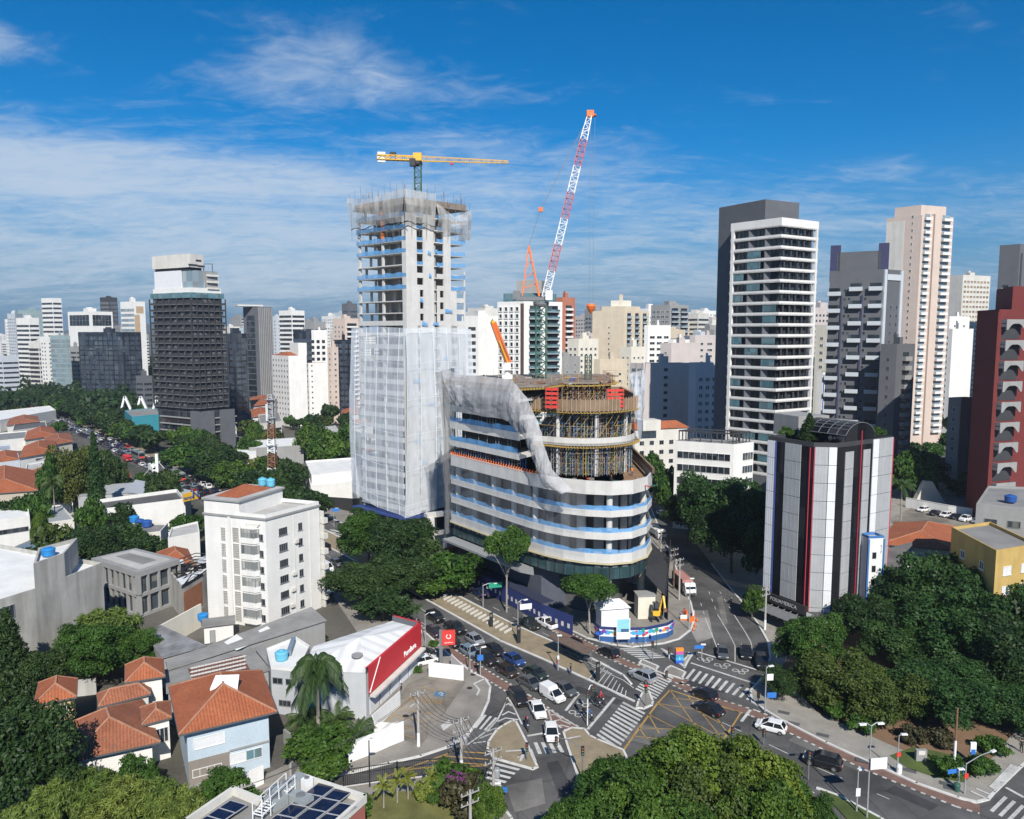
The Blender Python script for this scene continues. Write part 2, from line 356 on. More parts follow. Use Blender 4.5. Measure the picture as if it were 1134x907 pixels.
def block(name,label,poly,h,wallm,roofm,cat='building',fac=(),par=0.9,bulk=True,group=None,z0=0.0,seed=0,trim=None):
 """a plain building: walls, roof, parapet, and window grids on the sides one can see.
 fac: dict per side (rows, cols, w, h, frame, glass, z0, dz, nx, m0, m1) or 'auto' for all"""
 poly=ccw([Vector(p[:2]) for p in poly]); c=sum(poly,Vector((0,0)))/len(poly)
 r=thing(name,label,cat,(c.x,c.y,z0),group); FOOT.append(poly)
 b=MB(); b.mat(0).prism(poly,z0,h,top=1); b.build('wall',[wallm,roofm],r)
 if par: roofkit(r,poly,h,wallm,roofm,par,bulk,seed=seed)
 for i in range(len(poly)):
  p,q=poly[i],poly[(i+1)%len(poly)]
  if faces_cam(p,q)<-0.05: continue
  for f in fac:
   if 'side' in f and f['side']!=i: continue
   if 'lr' in f:
    dd=(q-p).normalized(); nn=Vector((dd.y,-dd.x)); lr='L' if nn.x<-0.12*0 and nn.x<0 else 'R'
    if f['lr']!=lr: continue
   L=(q-p).length; dz=f.get('dz',3.0); rows=f.get('rows') or max(1,int((h-z0-f.get('z0',2.0)-0.4)/dz))
   cols=f.get('cols') or max(1,int((L-f.get('m0',0)-f.get('m1',0))/f.get('cw',3.0)))
   if f.get('kind')=='band':
    for k in range(rows):
     me=win(L-f.get('m0',0.3)-f.get('m1',0.3),f['h'],f['fr'],f['gl'],max(2,int(L/1.6)),1)
     grid(r,p,q,z0+f.get('z0',2.0)+dz*k,dz,1,1,me,f.get('part','window_band'),f.get('m0',0.3),f.get('m1',0.3))
   elif f.get('kind')=='balc':
    ww=f.get('w') or (L-f.get('m0',0)-f.get('m1',0))/cols*0.8
    me=balc(ww,dz,f.get('d',1.3),f['fr'],f.get('rail',f['fr']),None,f.get('rh',1.0),f['gl'])
    grid(r,p,q,z0+f.get('z0',2.0),dz,rows,cols,me,'balcony',f.get('m0',0),f.get('m1',0))
   else:
    me=win(f['w'],f['h'],f['fr'],f['gl'],f.get('nx',2),f.get('ny',1),f.get('t',0.07))
    grid(r,p,q,z0+f.get('z0',2.0),dz,rows,cols,me,'window',f.get('m0',0.6),f.get('m1',0.6),f.get('skip'))
 flush(r); return r
def corner_poly(u_l,u_c,u_r,Yc,dl,dr,back=None):
 """outline of a block seen corner-on: near corner on bearing u_c at distance Yc; dl, dr = how much farther the left and right corners stand"""
 c=XY(u_c,Yc); l=XY(u_l,Yc+dl); r=XY(u_r,Yc+dr); b=l+r-c
 return [c,r,b,l]

# ================================================================ THE SETTING
def groundmat():
 m,t,b=mk('town ground'); n1=noise_node(t,0.012,6); n2=noise_node(t,0.09,5); n3=noise_node(t,1.4,4)
 c=ramp(t,n1,[(0.35,(0.13,0.125,0.115)),(0.5,(0.09,0.085,0.07)),(0.62,(0.045,0.06,0.03))])
 c=mixc(t,'MULTIPLY',0.8,c,ramp(t,n2,[(0.3,(0.6,0.6,0.6)),(0.7,(1.25,1.2,1.15))])); c=mixc(t,'MULTIPLY',0.6,c,ramp(t,n3,[(0.3,(0.65,0.65,0.65)),(0.7,(1.1,1.1,1.1))]))
 t.links.new(c,b.inputs['Base Color']); b.inputs['Roughness'].default_value=0.95; return m
def asphalt(name,c,crack=0.5):
 m,t,b=mk(name); n1=noise_node(t,0.10,6); n2=noise_node(t,0.45,7,(1,1,1),rough=.65); n3=noise_node(t,9.0,3)
 col=ramp(t,n1,[(0.35,sc(c,0.62)),(0.5,c),(0.65,sc(c,1.45))]); col=mixc(t,'MULTIPLY',0.7,col,ramp(t,n2,[(0.3,(0.7,0.7,0.7)),(0.55,(1,1,1)),(0.75,(1.2,1.18,1.15))]))
 col=mixc(t,'MULTIPLY',0.5,col,ramp(t,n3,[(0.3,(0.75,0.75,0.75)),(0.7,(1.1,1.1,1.1))]))
 v=t.nodes.new('ShaderNodeTexVoronoi'); v.feature='DISTANCE_TO_EDGE'; v.inputs['Scale'].default_value=0.16; g=t.nodes.new('ShaderNodeNewGeometry'); t.links.new(g.outputs['Position'],v.inputs['Vector'])
 col=mixc(t,'MULTIPLY',crack,col,ramp(t,v.outputs['Distance'],[(0.0,(0.35,0.35,0.35)),(0.014,(1,1,1))]))
 t.links.new(col,b.inputs['Base Color']); b.inputs['Roughness'].default_value=0.88; b.inputs['Specular IOR Level'].default_value=0.3; return m
mGround=groundmat(); mRoad=asphalt('asphalt',(0.088,0.086,0.084)); mLot=asphalt('worn lot asphalt',(0.21,0.19,0.16))
mPave=M('pavement concrete',(0.27,0.25,0.22),0.9,0.3,0.3,fine=.12); mPaveW=M('pale pavement',(0.30,0.28,0.245),0.9,0.25,0.4)
mIsl=M('island gravel',(0.27,0.22,0.145),0.95,0.25,0.6); mKerb=M('painted kerb',(0.62,0.61,0.58),0.8,0.2,0.8)
def worn(name,c):
 m,t,b=mk(name); n1=noise_node(t,2.2,7,rough=.7); n2=noise_node(t,.25,3); col=ramp(t,n1,[(0.30,(0.13,0.128,0.122)),(0.43,sc(c,.8)),(0.7,c)]); col=mixc(t,'MULTIPLY',.8,col,ramp(t,n2,[(0.35,(.68,.67,.65)),(0.65,(1,1,1))])); t.links.new(col,b.inputs['Base Color']); b.inputs['Roughness'].default_value=.75; return m
mPaint=worn('road paint white',(0.62,0.62,0.59)); mYel=worn('road paint yellow',(0.48,0.30,0.09)); mRedL=M('cycle lane red',(0.19,0.115,0.09),0.9,0.25,0.7)
mSoil=M('bare soil',(0.20,0.125,0.075),0.95,0.3,0.3); mLawn=M('mown lawn',(0.085,0.12,0.028),0.95,0.45,0.25,fine=0.15); mBlueP=M('road paint blue',(0.07,0.19,0.33),0.7,0.25,1.0)
def poly_sheet(name,pts,z,mat):
 b=MB(); b.face([(p[0],p[1],z) for p in ccw(pts)]); return struct(b.build(name,mat))
def slab(name,pts,h,mat,kerb=True,kind=True):
 b=MB(); b.mat(0).prism(pts,-0.3,h,bottom=False)
 o=b.build(name,[mat]); struct(o)
 return o
def ribbon(name,px,wd,z,mat,world=False,closed=False,dash=None):
 p=[Vector(q[:2]) if world else G(q[0],q[1],z).xy for q in px]
 if closed: p=p+[p[0]]
 if dash:
  seg=[]; on,off=dash
  for a,c in zip(p,p[1:]):
   L=(c-a).length; s=0
   while s<L: seg.append((a+(c-a)*(s/L),a+(c-a)*(min(s+on,L)/L))); s+=on+off
 else: seg=None
 b=MB()
 if seg is None:
  n=len(p); le=[]; ri=[]
  for i in range(n):
   d=((p[min(i+1,n-1)]-p[max(i-1,0)])).normalized(); nn=Vector((-d.y,d.x))*(wd/2)
   if 0<i<n-1:
    e1=(p[i]-p[i-1]).normalized(); nn=nn/max(0.5,abs(nn.normalized().dot(Vector((-e1.y,e1.x)))))
   le.append(p[i]+nn); ri.append(p[i]-nn)
  for i in range(n-1): b.face([(*ri[i],z),(*ri[i+1],z),(*le[i+1],z),(*le[i],z)])
 else:
  for a,c in seg:
   d=(c-a).normalized(); nn=Vector((-d.y,d.x))*(wd/2); b.face([(*(a-nn),z),(*(c-nn),z),(*(c+nn),z),(*(a+nn),z)])
 return struct(b.build(name,mat))
def kerbline(px,h=0.17,wd=0.32,closed=False,world=False):
 p=[Vector(q[:2]) if world else G(q[0],q[1],h).xy for q in px]
 if closed: p=p+[p[0]]
 b=MB()
 for a,c in zip(p,p[1:]):
  d=(c-a).normalized()*0.08; b.beam((*(a-d),h-0.15),(*(c+d),h-0.15),wd,0.32)
 return struct(b.build('kerb',mKerb))
def crosswalk(L0,L1,R0,R1,n,frac=0.52,z=0.024):
 """stripes run from the left line L0-L1 to the right line R0-R1"""
 l0,l1,r0,r1=[G(*q,z).xy for q in (L0,L1,R0,R1)]; b=MB()
 for k in range(n):
  a=k/(n-1+frac) if n>1 else 0; c=(k+frac)/(n-1+frac)
  q=[l0.lerp(l1,a),l0.lerp(l1,c),r0.lerp(r1,c),r0.lerp(r1,a)]; b.face([(*x,z) for x in ccw(q)])
 return struct(b.build('crosswalk',mPaint))
# ground sheet
b=MB(); b.face([(-9000,-800,0),(9000,-800,0),(9000,12000,0),(-9000,12000,0)]); struct(b.build('ground',mGround))
# the avenue: centre line of its near carriageway
CL=[G(*q).xy for q in [(70,470),(116,490),(140,503),(180,522),(222,545),(372,628),(440,668),(505,708),(560,742),(612,772)]]
CL=[CL[0]+(CL[0]-CL[1])*6]+CL
def offs(d,i0=0,i1=None):
 P=CL[i0:i1]; res=[]
 for i,p in enumerate(P):
  t=(P[min(i+1,len(P)-1)]-P[max(i-1,0)]).normalized(); res.append(p+Vector((-t.y,t.x))*d)
 return res
def along(s,d):
 """point at distance s (m) back from the junction along the avenue, d metres to its far side"""
 P=list(reversed(CL))
 for a,c in zip(P,P[1:]):
  L=(c-a).length
  if s<=L: t=(c-a)/L; return a+t*s+Vector((t.y,-t.x))*d, math.atan2(t.y,t.x)
  s-=L
 return P[-1],0
l=offs(-5); r=offs(18.3); b=MB()
for i in range(len(l)-2): b.face([(*l[i],0.008),(*l[i+1],0.008),(*r[i+1],0.008),(*r[i],0.008)])
struct(b.build('avenue',mRoad))
poly_sheet('road_junction',[G(*q) for q in [(455,655),(380,840),(200,900),(200,935),(520,960),(700,1000),(1250,1000),(1250,800),(1134,780),(870,700),(800,600),(742,548),(716,548),(722,600),(735,680),(640,690),(540,640)]],0.016,mRoad)
# cross street at the far junction
poly_sheet('cross_street',[G(*q) for q in [(345,590),(385,612),(430,598),(396,572),(345,556),(330,560)]],0.012,mRoad)
# pavements
far_k=[tuple(q) for q in offs(18.3,4,8)]
PAk=[G(*q).xy for q in [(470,700),(500,728),(524,746),(537,752),(543,761),(541,777),(533,795),(519,813),(499,827),(466,838),(430,846),(391,856),(345,866),(300,884)]]
slab('pavement',list(offs(-4.6,6,8))+PAk+[G(270,870).xy,G(345,835).xy,G(380,760).xy,G(395,700).xy],0.13,mPave)
kerbline([tuple(q) for q in PAk],world=True)
PBk=[G(*q).xy for q in [(612,688.7),(650,707),(677,714),(700,717),(735,713),(752,708),(765,698),(769,686),(765,668),(757,650),(745,620),(732,590),(721,563)]]
slab('pavement',[Vector(q) for q in far_k]+PBk+[G(700,560).xy,Vector((-10,185)),Vector((-45,215)),Vector((-75,240))],0.13,mPave)
kerbline(far_k+[tuple(q) for q in PBk],world=True)
PCk=[G(*q).xy for q in [(788,625),(800,640),(813,657),(828,675),(840,692),(851,712),(853,728),(849,745),(839,757),(831,766),(833,778),(864,797),(915,823),(961,844),(1015,868),(1061,884),(1082,889),(1094,886),(1101,878),(1130,850),(1165,822),(1250,760)]]
slab('pavement',PCk+[Vector((170,150)),Vector((170,240)),Vector((60,260)),G(770,600).xy],0.13,mPaveW); kerbline([tuple(q) for q in PCk],world=True)
poly_sheet('park_ground',[G(*q) for q in [(860,745),(905,790),(1000,832),(1080,862),(1134,800),(1180,700),(990,690),(900,700)]],0.145,mSoil)
poly_sheet('lawn',[G(*q) for q in [(985,838),(1012,828),(1050,836),(1084,852),(1068,868),(1035,862),(1005,852)]],0.155,mLawn)
ISL=[[(567,797.6),(571,798),(584.6,824.5),(588,833.7),(595,848.6),(590,851),(565,844),(547,839),(540,830),(541,821),(550,808),(557,803)],
 [(624,810),(633,805.5),(647,806.6),(653,814),(661,818),(690,830),(700,850),(660,905),(641,862),(628.7,826)],
 [(711,730),(729,737.5),(726,741),(708,734)],[(738,740),(743,737),(759,744),(755,751),(736,745)],[(732,718),(758,738.5),(762,731),(768,722),(764,724),(757,731)],
 [(705,783),(707,776),(712,766),(718,764),(723,776),(722,780),(713,784)]]
for q in ISL[:2]: slab('traffic_island',[G(*x) for x in q],0.14,mIsl); kerbline(q,closed=True,wd=0.28)
for q in ISL[2:]: slab('traffic_island',[G(*x) for x in q],0.14,mPave); kerbline(q,closed=True,wd=0.28)
# central reservation, narrowing to the junction
m1=offs(5.4,1,8); m2=offs(11.4,1,8)
MED=[tuple(q) for q in m1]+[tuple(G(*q).xy) for q in [(554,710),(603,731),(650,752.6),(655,748),(640,726),(612,712),(574,695)]]+[tuple(q) for q in reversed(m2)]
slab('median',MED,0.14,mIsl)
kerbline([tuple(q) for q in m1]+[tuple(G(*q).xy) for q in [(554,710),(603,731),(650,752.6),(702,777)]],world=True); kerbline([tuple(q) for q in m2]+[tuple(G(*q).xy) for q in [(574,694.5),(612,711),(652,728),(690,748),(699,758)]],world=True)
slab('median',[G(*q) for q in [(905,872),(930,881),(975,905),(1010,930),(960,930),(935,905)]],0.14,mLawn); kerbline([(905,872),(930,881),(975,905),(1010,930)])
# bottom block: garden behind a dark fence
PH=[(370,872),(440,862),(493,857),(520,866),(540,876),(553,888),(566,905),(575,930),(480,980),(330,960)]
slab('pavement',[G(*q) for q in PH],0.13,mPave); kerbline(PH[:8])
poly_sheet('lawn',[G(*q,0.16) for q in [(405,880),(450,876),(500,874),(520,890),(530,920),(480,960),(380,950)]],0.16,M('dry lawn',(0.16,0.16,0.05),0.95,0.5,0.35,fine=0.15))
poly_sheet('car_park',[G(*q,0.15) for q in [(418,808),(452,757),(474,747),(516,755),(492,790),(466,826)]],0.15,mLot)
poly_sheet('car_park',[G(*q,0.15) for q in [(985,575),(1010,562),(1100,580),(1095,592),(1000,592)]],0.18,mLot)
# painted markings
mk_=lambda px,wd=0.16,z=0.028,mat=None,**k: ribbon(k.pop('name','lane_line'),px,wd,z,mat or mPaint,**k)
crosswalk((690.3,777),(660.5,814),(714.7,789.5),(684.3,829.8),11)
crosswalk((723,740),(703.5,763),(746,750.4),(726.6,774),10)
crosswalk((767.6,740.5),(838,765.5),(758.7,751.5),(829,775.5),10,0.40)
crosswalk((686,718),(708,730),(716,718.4),(737,728),6)
crosswalk((519,787),(551,795),(510,802),(538,809),6,0.45)
crosswalk((590.7,822),(619,822),(596,835),(625,833),4)
crosswalk((547,844),(528,872),(576,851.4),(549,877),6,0.45)
crosswalk((1112,881.5),(1155,903),(1096,897.5),(1139,920),5,0.42)
crosswalk((352,597),(366,586),(372,602),(384,590),6)
for a,c in [((626.5,787),(641,768)),((650.7,807.7),(680.5,772.4)),((773,722),(838,741.6)),((765,734),(839,758)),((584,815),(601,812)),((821,799),(831,786)),((1060,920),(1134,957))]: mk_([a,c],0.4,name='stop_line')
mk_([(1114,872),(1134,883)],0.4,name='stop_line')
# lanes of the near carriageway (between the queueing cars), of the far one, and of the street on the right
for d in (-1.1,2.2): mk_([tuple(q) for q in offs(d,1)],0.14,world=True,dash=(2.2,3.2))
for d in (13.7,16.0): mk_([tuple(q) for q in offs(d,1)],0.13,world=True,dash=(2.2,4.2))
mk_([tuple(q) for q in offs(12.0,4)],0.14,world=True); mk_([(652,736),(690,753),(702,762)],0.14)
mk_([(660,757),(690,772)],0.14)
for q in [[(781,684),(794,717)],[(795,681),(808,703),(814,715),(814,733)],[(813,681),(826,701),(831.5,711),(834,724)]]: mk_(q,0.15)
for q in [[(776,668),(781,684)],[(785,655),(795,681)],[(797,655),(813,681)]]: mk_(q,0.13,dash=(1.6,2.6))
mk_([(880,868),(960,905),(1000,925)],0.15,dash=(2.4,3)); mk_([(800,800),(905,850),(985,885)],0.13,dash=(3,4))
# cycle lanes: brick red with white blocks along both edges
for q in ([(455,687),(470,703),(500,722),(540,748),(580,772),(625,802),(645,813)],[(612,695),(650,714),(690,733),(722,746),(760,756)],[(750,757),(790,776),(835,790),(864,802),(961,849),(1061,889),(1085,896)]):
 ribbon('cycle_lane',q,1.7,0.021,mRedL)
 p=[G(*x).xy for x in q];
 for sd_ in (-0.95,0.95):
  s=[]
  for i in range(len(p)):
   t=(p[min(i+1,len(p)-1)]-p[max(i-1,0)]).normalized(); s.append(tuple(p[i]+Vector((-t.y,t.x))*sd_))
  ribbon('cycle_lane_edge',s,0.32,0.027,mPaint,world=True,dash=(0.5,0.55))
# hatched wedges before the islands
mk_([(516,825.7),(541,808),(551,797),(558,783),(562,771),(571,787),(578,802)],0.22)
for q in [[(560,781),(563,779),(567,782)],[(556,792),(563,788),(571,791)],[(551,799),(560,795),(574,797)]]: mk_(q,0.24)
for q in [[(524,823),(538,821)],[(530,818),(545,812)],[(537,811),(550,806)]]: mk_(q,0.2)
mk_([(607,785),(613,806)],0.22); mk_([(607,785),(642,806)],0.22)
for q in [[(609,792),(615,791),(622,796)],[(611,799),(620,797),(632,802)],[(613,805),(622,803),(630,805)]]: mk_(q,0.24)
for k in range(9):
 u=652+k*5.0; v=752+k*2.5; mk_([(u,v),(u+1.5+(8-k)*1.6,v-17+k*1.2)],0.13,name='hatching')
# yellow hatching on the side street and the yellow box of the junction
for q in [[(425,861),(445,853),(503,832),(516,827)],[(445,853),(470,850),(540,848)],[(475,842),(540,847)],[(490,837),(541,841)],[(503,832),(537,834)],[(478,851),(516,849)]]: mk_(q,0.24,mat=mYel,name='yellow_marking')
BX=[(742,764),(820.5,789),(806,812),(770,860),(660,875),(701.5,815),(728,779)]
mk_(BX,0.28,mat=mYel,closed=True,name='yellow_marking')
for q in [[(742,764),(766,798),(790,830)],[(762,771),(800,818)],[(728,779),(790,812),(806,812)],[(718,791),(760,812),(790,840)],[(701.5,815),(728,818)],[(718,791),(730,812)],[(745,773),(775,776),(820,789)],[(728,779),(768,785),(800,802)],[(708,806),(760,808)],[(781,777),(806,812)],[(708,806),(716,818)]]: mk_(q,0.15,mat=mYel,name='yellow_marking')
mPat=[asphalt('dark road patch',(0.05,0.05,0.052),.2),asphalt('pale road patch',(0.15,0.145,0.135),.2),asphalt('dusty road patch',(0.22,0.21,0.195),.2)]
for k,q in ((0,[(752,752),(790,757),(806,768),(768,764)]),(1,[(765,760),(780,763),(774,768),(759,764)]),(2,[(768,676),(784,676),(790,706),(772,712),(766,700)]),(1,[(700,800),(760,812),(742,830),(690,818)]),(0,[(605,845),(618,842),(640,885),(622,890)]),(1,[(560,870),(600,862),(604,890),(570,900)]),(0,[(640,760),(690,776),(684,781),(634,765)]),(1,[(590,700),(640,724),(636,728),(586,704)]),(0,[(500,800),(525,775),(536,778),(512,806)]),(1,[(880,815),(960,850),(955,856),(873,820)]),(0,[(990,870),(1040,892),(1030,898),(980,876)]),(1,[(800,660),(806,690),(800,692),(794,662)])):
 poly_sheet('road_patch',[G(*x) for x in q],.0195,mPat[k])
# car park bays
Z=0.165
for q in [[(455,770),(424,804)],[(465,761),(499,766)],[(455,771),(491,777)],[(452,775),(489,780)],[(444,785),(478,790)],[(436,793),(471,799)],[(447,805),(463,808)],[(449,814),(459,817)]]: mk_(q,0.13,Z,mYel,name='bay_line')
for k in range(9): u=458+k*4; mk_([(u,771+k*.6),(u-4,775+k*.6)],0.13,Z,mYel,name='bay_line')
poly_sheet('disabled_bay',[G(*q,Z) for q in [(484,765),(494.5,767),(491,772),(480,770)]],Z,mBlueP)
mk_([(485.5,768.5),(488,766.8),(490.5,768.2),(488,769.8),(491,770.3)],0.16,Z+0.006,name='bay_symbol')
for q in [[(454,783),(459,779)],[(441,799),(436,801)]]: mk_(q,0.3,Z,name='bay_line')
# kerb ramps painted white, and the painted outlines on the pavement corners
for q in [[(536,752),(525,757),(531,764),(528,770)],[(700,714),(703,707),(713,707),(716,713)],[(560,832),(588,830),(593,843)],[(573,839),(580,834),(576,843)],[(628,818),(643,815)],[(732,718),(757,737),(763,722)],[(1075,876),(1092,884)],[(1081,873),(1097,880)]]: mk_(q,0.3,0.19,name='ramp_edge')
poly_sheet('painted_ramp',[G(*q,.2) for q in [(488,803),(497,797),(501,802),(491,809)]],0.16,mPaint)
poly_sheet('painted_ramp',[G(*q,.2) for q in [(1095,871),(1119,846),(1129,850),(1104,876)]],0.20,mPaint)
# three-ring bicycle marks on the street at the right, and the bicycles in the near carriageway
def ringmark(u,v,rad=0.55):
 c=G(u,v,0.03).xy; b=MB()
 for dx,dy in ((-0.75,0.1),(0.75,0.1),(0,-0.75)):
  n=12
  for k in range(n):
   a0,a1=2*math.pi*k/n,2*math.pi*(k+1)/n; pts=[]
   for rr,a in ((rad,a0),(rad,a1),(rad*0.68,a1),(rad*0.68,a0)): pts.append((c.x+dx+rr*math.cos(a),c.y+dy+rr*math.sin(a),0.03))
   b.face(list(reversed(pts)))
 return struct(b.build('bicycle_marking',mPaint))
for u,v in ((781,730),(800,736.5),(820,742.5),(648,778),(640,789)): ringmark(u,v)
# hills on the horizon, and the far wooded quarter on the left
def hills(name,pts,y0,mat,depth=900):
 b=MB(); n=len(pts)
 for i in range(n-1):
  (x0,h0),(x1,h1)=pts[i],pts[i+1]
  b.face([(x0,y0,-5),(x1,y0,-5),(x1,y0+depth*.5,h1),(x0,y0+depth*.5,h0)]); b.face([(x0,y0+depth*.5,h0),(x1,y0+depth*.5,h1),(x1,y0+depth,-5),(x0,y0+depth,-5)])
 return struct(b.build(name,mat,smooth=True))
rn=random.Random(3)
hills('hills',[(-6000+300*i,60+40*math.sin(i*0.7)+rn.uniform(0,25)) for i in range(41)],5200,M('far hill woods',(0.045,0.06,0.04),0.95,0.3,0.01))
hills('hills',[(-5000+250*i,34+20*math.sin(i*0.9+1)+rn.uniform(0,12)) for i in range(41)],3000,M('near hill woods',(0.06,0.065,0.05),0.95,0.35,0.015),600)

# ================================================================ THE TWO BUILDINGS UNDER CONSTRUCTION
mConc=M('raw concrete',(0.40,0.39,0.365),0.9,0.14,0.4,streak=0.25); mConcW=M('pale new concrete',(0.60,0.59,0.565),0.85,0.10,0.5,streak=0.25)
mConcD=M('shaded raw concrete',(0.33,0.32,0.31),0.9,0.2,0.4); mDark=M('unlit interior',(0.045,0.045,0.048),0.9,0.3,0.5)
mNetB=netmat('blue guard net',(0.13,0.33,0.60),0.78,0.22); mNetW=netmat('white debris net',(0.66,0.71,0.77),0.46,0.14); mNetG=netmat('grey debris net',(0.45,0.45,0.46),0.68,0.2); mNetK=netmat('dark debris net',(0.20,0.20,0.20),0.6,0.2)
mRedF=flat('faded red steel',(0.50,0.10,0.11),.6); mYellow=flat('crane yellow',(0.72,0.42,0.03),0.5); mOrange=flat('machine orange',(0.75,0.16,0.03),0.5); mRed=flat('signal red',(0.62,0.045,0.035),0.5); mWhite=flat('white enamel',(0.75,0.75,0.74),0.45)
mGreenS=flat('green mast steel',(0.03,0.10,0.07),0.5); mSteel=flat('galvanised steel',(0.38,0.39,0.40),0.5,0.3); mBlk=flat('black steel',(0.025,0.025,0.027),0.5); mGrey=flat('mid grey steel',(0.16,0.165,0.17),0.6)
mPly=M('formwork plywood',(0.23,0.165,0.11),0.85,0.3,0.5); mPlyG=M('weathered deck',(0.25,0.21,0.175),0.9,0.3,0.4); mEarth=M('brown plywood terrace',(0.26,0.16,0.09),0.9,0.3,0.4)
mTealG=glass('teal glass',(0.02,0.045,0.05),(0.05,0.09,0.1),0.3,1.4); mBlueSteel=flat('site blue',(0.03,0.06,0.22),0.6)
mScafY=flat('yellow scaffold tube',(0.38,0.26,0.07),0.7); mScafR=flat('rusty scaffold tube',(0.20,0.10,0.06),0.8); mScafG=flat('grey scaffold tube',(0.30,0.31,0.32),0.5,0.2); mScafB=flat('blue scaffold tube',(0.06,0.12,0.30),0.6)
mOrCol=flat('orange column form',(0.72,0.20,0.05),0.6)
# ---------------- tower shrouded in white net
TF,TR,TB,TL=Vector((-26.4,192)),Vector((-12.4,204)),Vector((-27.3,217)),Vector((-41.3,205))
TP=[TF,TR,TB,TL]
t1=thing('tower_under_construction','unfinished concrete tower wrapped in white debris net, bare floors with blue guard nets on top','tower',(-27,204.5,0))
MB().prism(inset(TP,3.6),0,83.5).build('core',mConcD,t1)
TZ=[6+3*k for k in range(27)]
for k,z in enumerate(TZ):
 MB().prism(TP,z-0.26,z).build('floor_slab',mConcW,t1)
dl=(TF-TL).normalized(); dr=(TR-TF).normalized(); nl=Vector((dl.y,-dl.x)); nr=Vector((dr.y,-dr.x)); LL=(TF-TL).length; LR=(TR-TF).length
def tseg(p,d,n,s0,s1,z0,z1,th,b=None,inn=True):
 """wall piece on a tower side between s0 and s1 metres along it"""
 b=b or MB(); q=[p+d*s0,p+d*s1,p+d*s1-n*th,p+d*s0-n*th]; b.prism(q,z0,z1); return b
for s0,s1 in ((0.0,3.2),(5.1,8.4),(11.4,13.7)):
 tseg(TF+nr*0.02,dr,nr,s0,s1,0,81.6,0.4).build('concrete_wall',mConcW,t1)
tseg(TL+nl*0.03,dl,nl,LL-1.5,LL-.05,0,81.6,.4).build('concrete_wall',mConcW,t1)
for s0,s1 in ((17.9,18.42),): tseg(TF+nr*0.02,dr,nr,s0,s1,0,68,0.4).build('concrete_wall',mConcW,t1)
for k,z in enumerate(TZ[:-1]):
 top=z+2.74
 if k<21:       # blockwork already filled in round the openings
  for s0,s1 in ((3.2,5.1),(9.3,11.4),(13.7,17.9)):
   b=MB(); tseg(TF-nr*0.02,dr,nr,s0,s1,z,z+(2.7 if k<16 else 1.0),0.2,b)
   if k<19: tseg(TF-nr*0.02,dr,nr,s0,s0+(s1-s0)*0.45,z+1.0,top,0.2,b)
   b.build('infill_wall',mConcW,t1)
 tseg(TF-nr*0.6,dr,nr,8.4,9.3,z,top,0.2).build('infill_wall',mConc,t1)
 if k<18 and k!=17:   # balcony upstands on the left side
  b=MB(); tseg(TL,dl,nl,0.3,LL-0.4,z,z+0.95,0.15,b); b.build('upstand',mConcW,t1)
 if k>=19:
  for (p,d,n,s0,s1) in ((TL+nl*.05,dl,nl,0,LL),(TF-nr*.1,dr,nr,3.2,5.1),(TF-nr*.1,dr,nr,9.3,11.4),(TF+nr*.05,dr,nr,13.7,18.4)):
   if k==21 and s1==LL: continue
   b=MB(); m=max(2,int((s1-s0)/1.2))
   for i in range(m):
    a,c=s0+(s1-s0)*i/m,s0+(s1-s0)*(i+1)/m; h0,h1=0.95-0.18*math.sin(i*1.7),0.95-0.18*math.sin((i+1)*1.7)
    P=[p+d*a,p+d*c]; b.face([(*P[0],z-0.1),(*P[1],z-0.1),(*P[1],z+h1),(*P[0],z+h0)])
   b.build('guard_net',mNetB,t1)
 # back wall bay dividers seen through the open side
for s in (0.6,10.2,LL-0.5):
 b=MB(); q=TL+dl*s-nl*0.6; b.prism(quad(q,0.7,0.45,math.atan2(dl.y,dl.x)),0,81); b.build('column',mConcW,t1)
b=MB(); q=TL+dl*10.2-nl*0.55
for z in TZ[23:26]: b.prism(quad(q,0.85,0.6,math.atan2(dl.y,dl.x)),z+0.01,z+2.7)
b.build('column_formwork',mOrCol,t1)
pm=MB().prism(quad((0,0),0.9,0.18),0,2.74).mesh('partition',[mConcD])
for i in range(int(LL/1.9)):          # partition walls inside the open floors
 for k in range(26):
  if (i*7+k*3)%5<2: q=TL+dl*(1.2+i*1.9)-nl*2.3; put(t1,'partition',pm,(q.x,q.y,TZ[k]),math.atan2(dl.y,dl.x))
flush(t1)
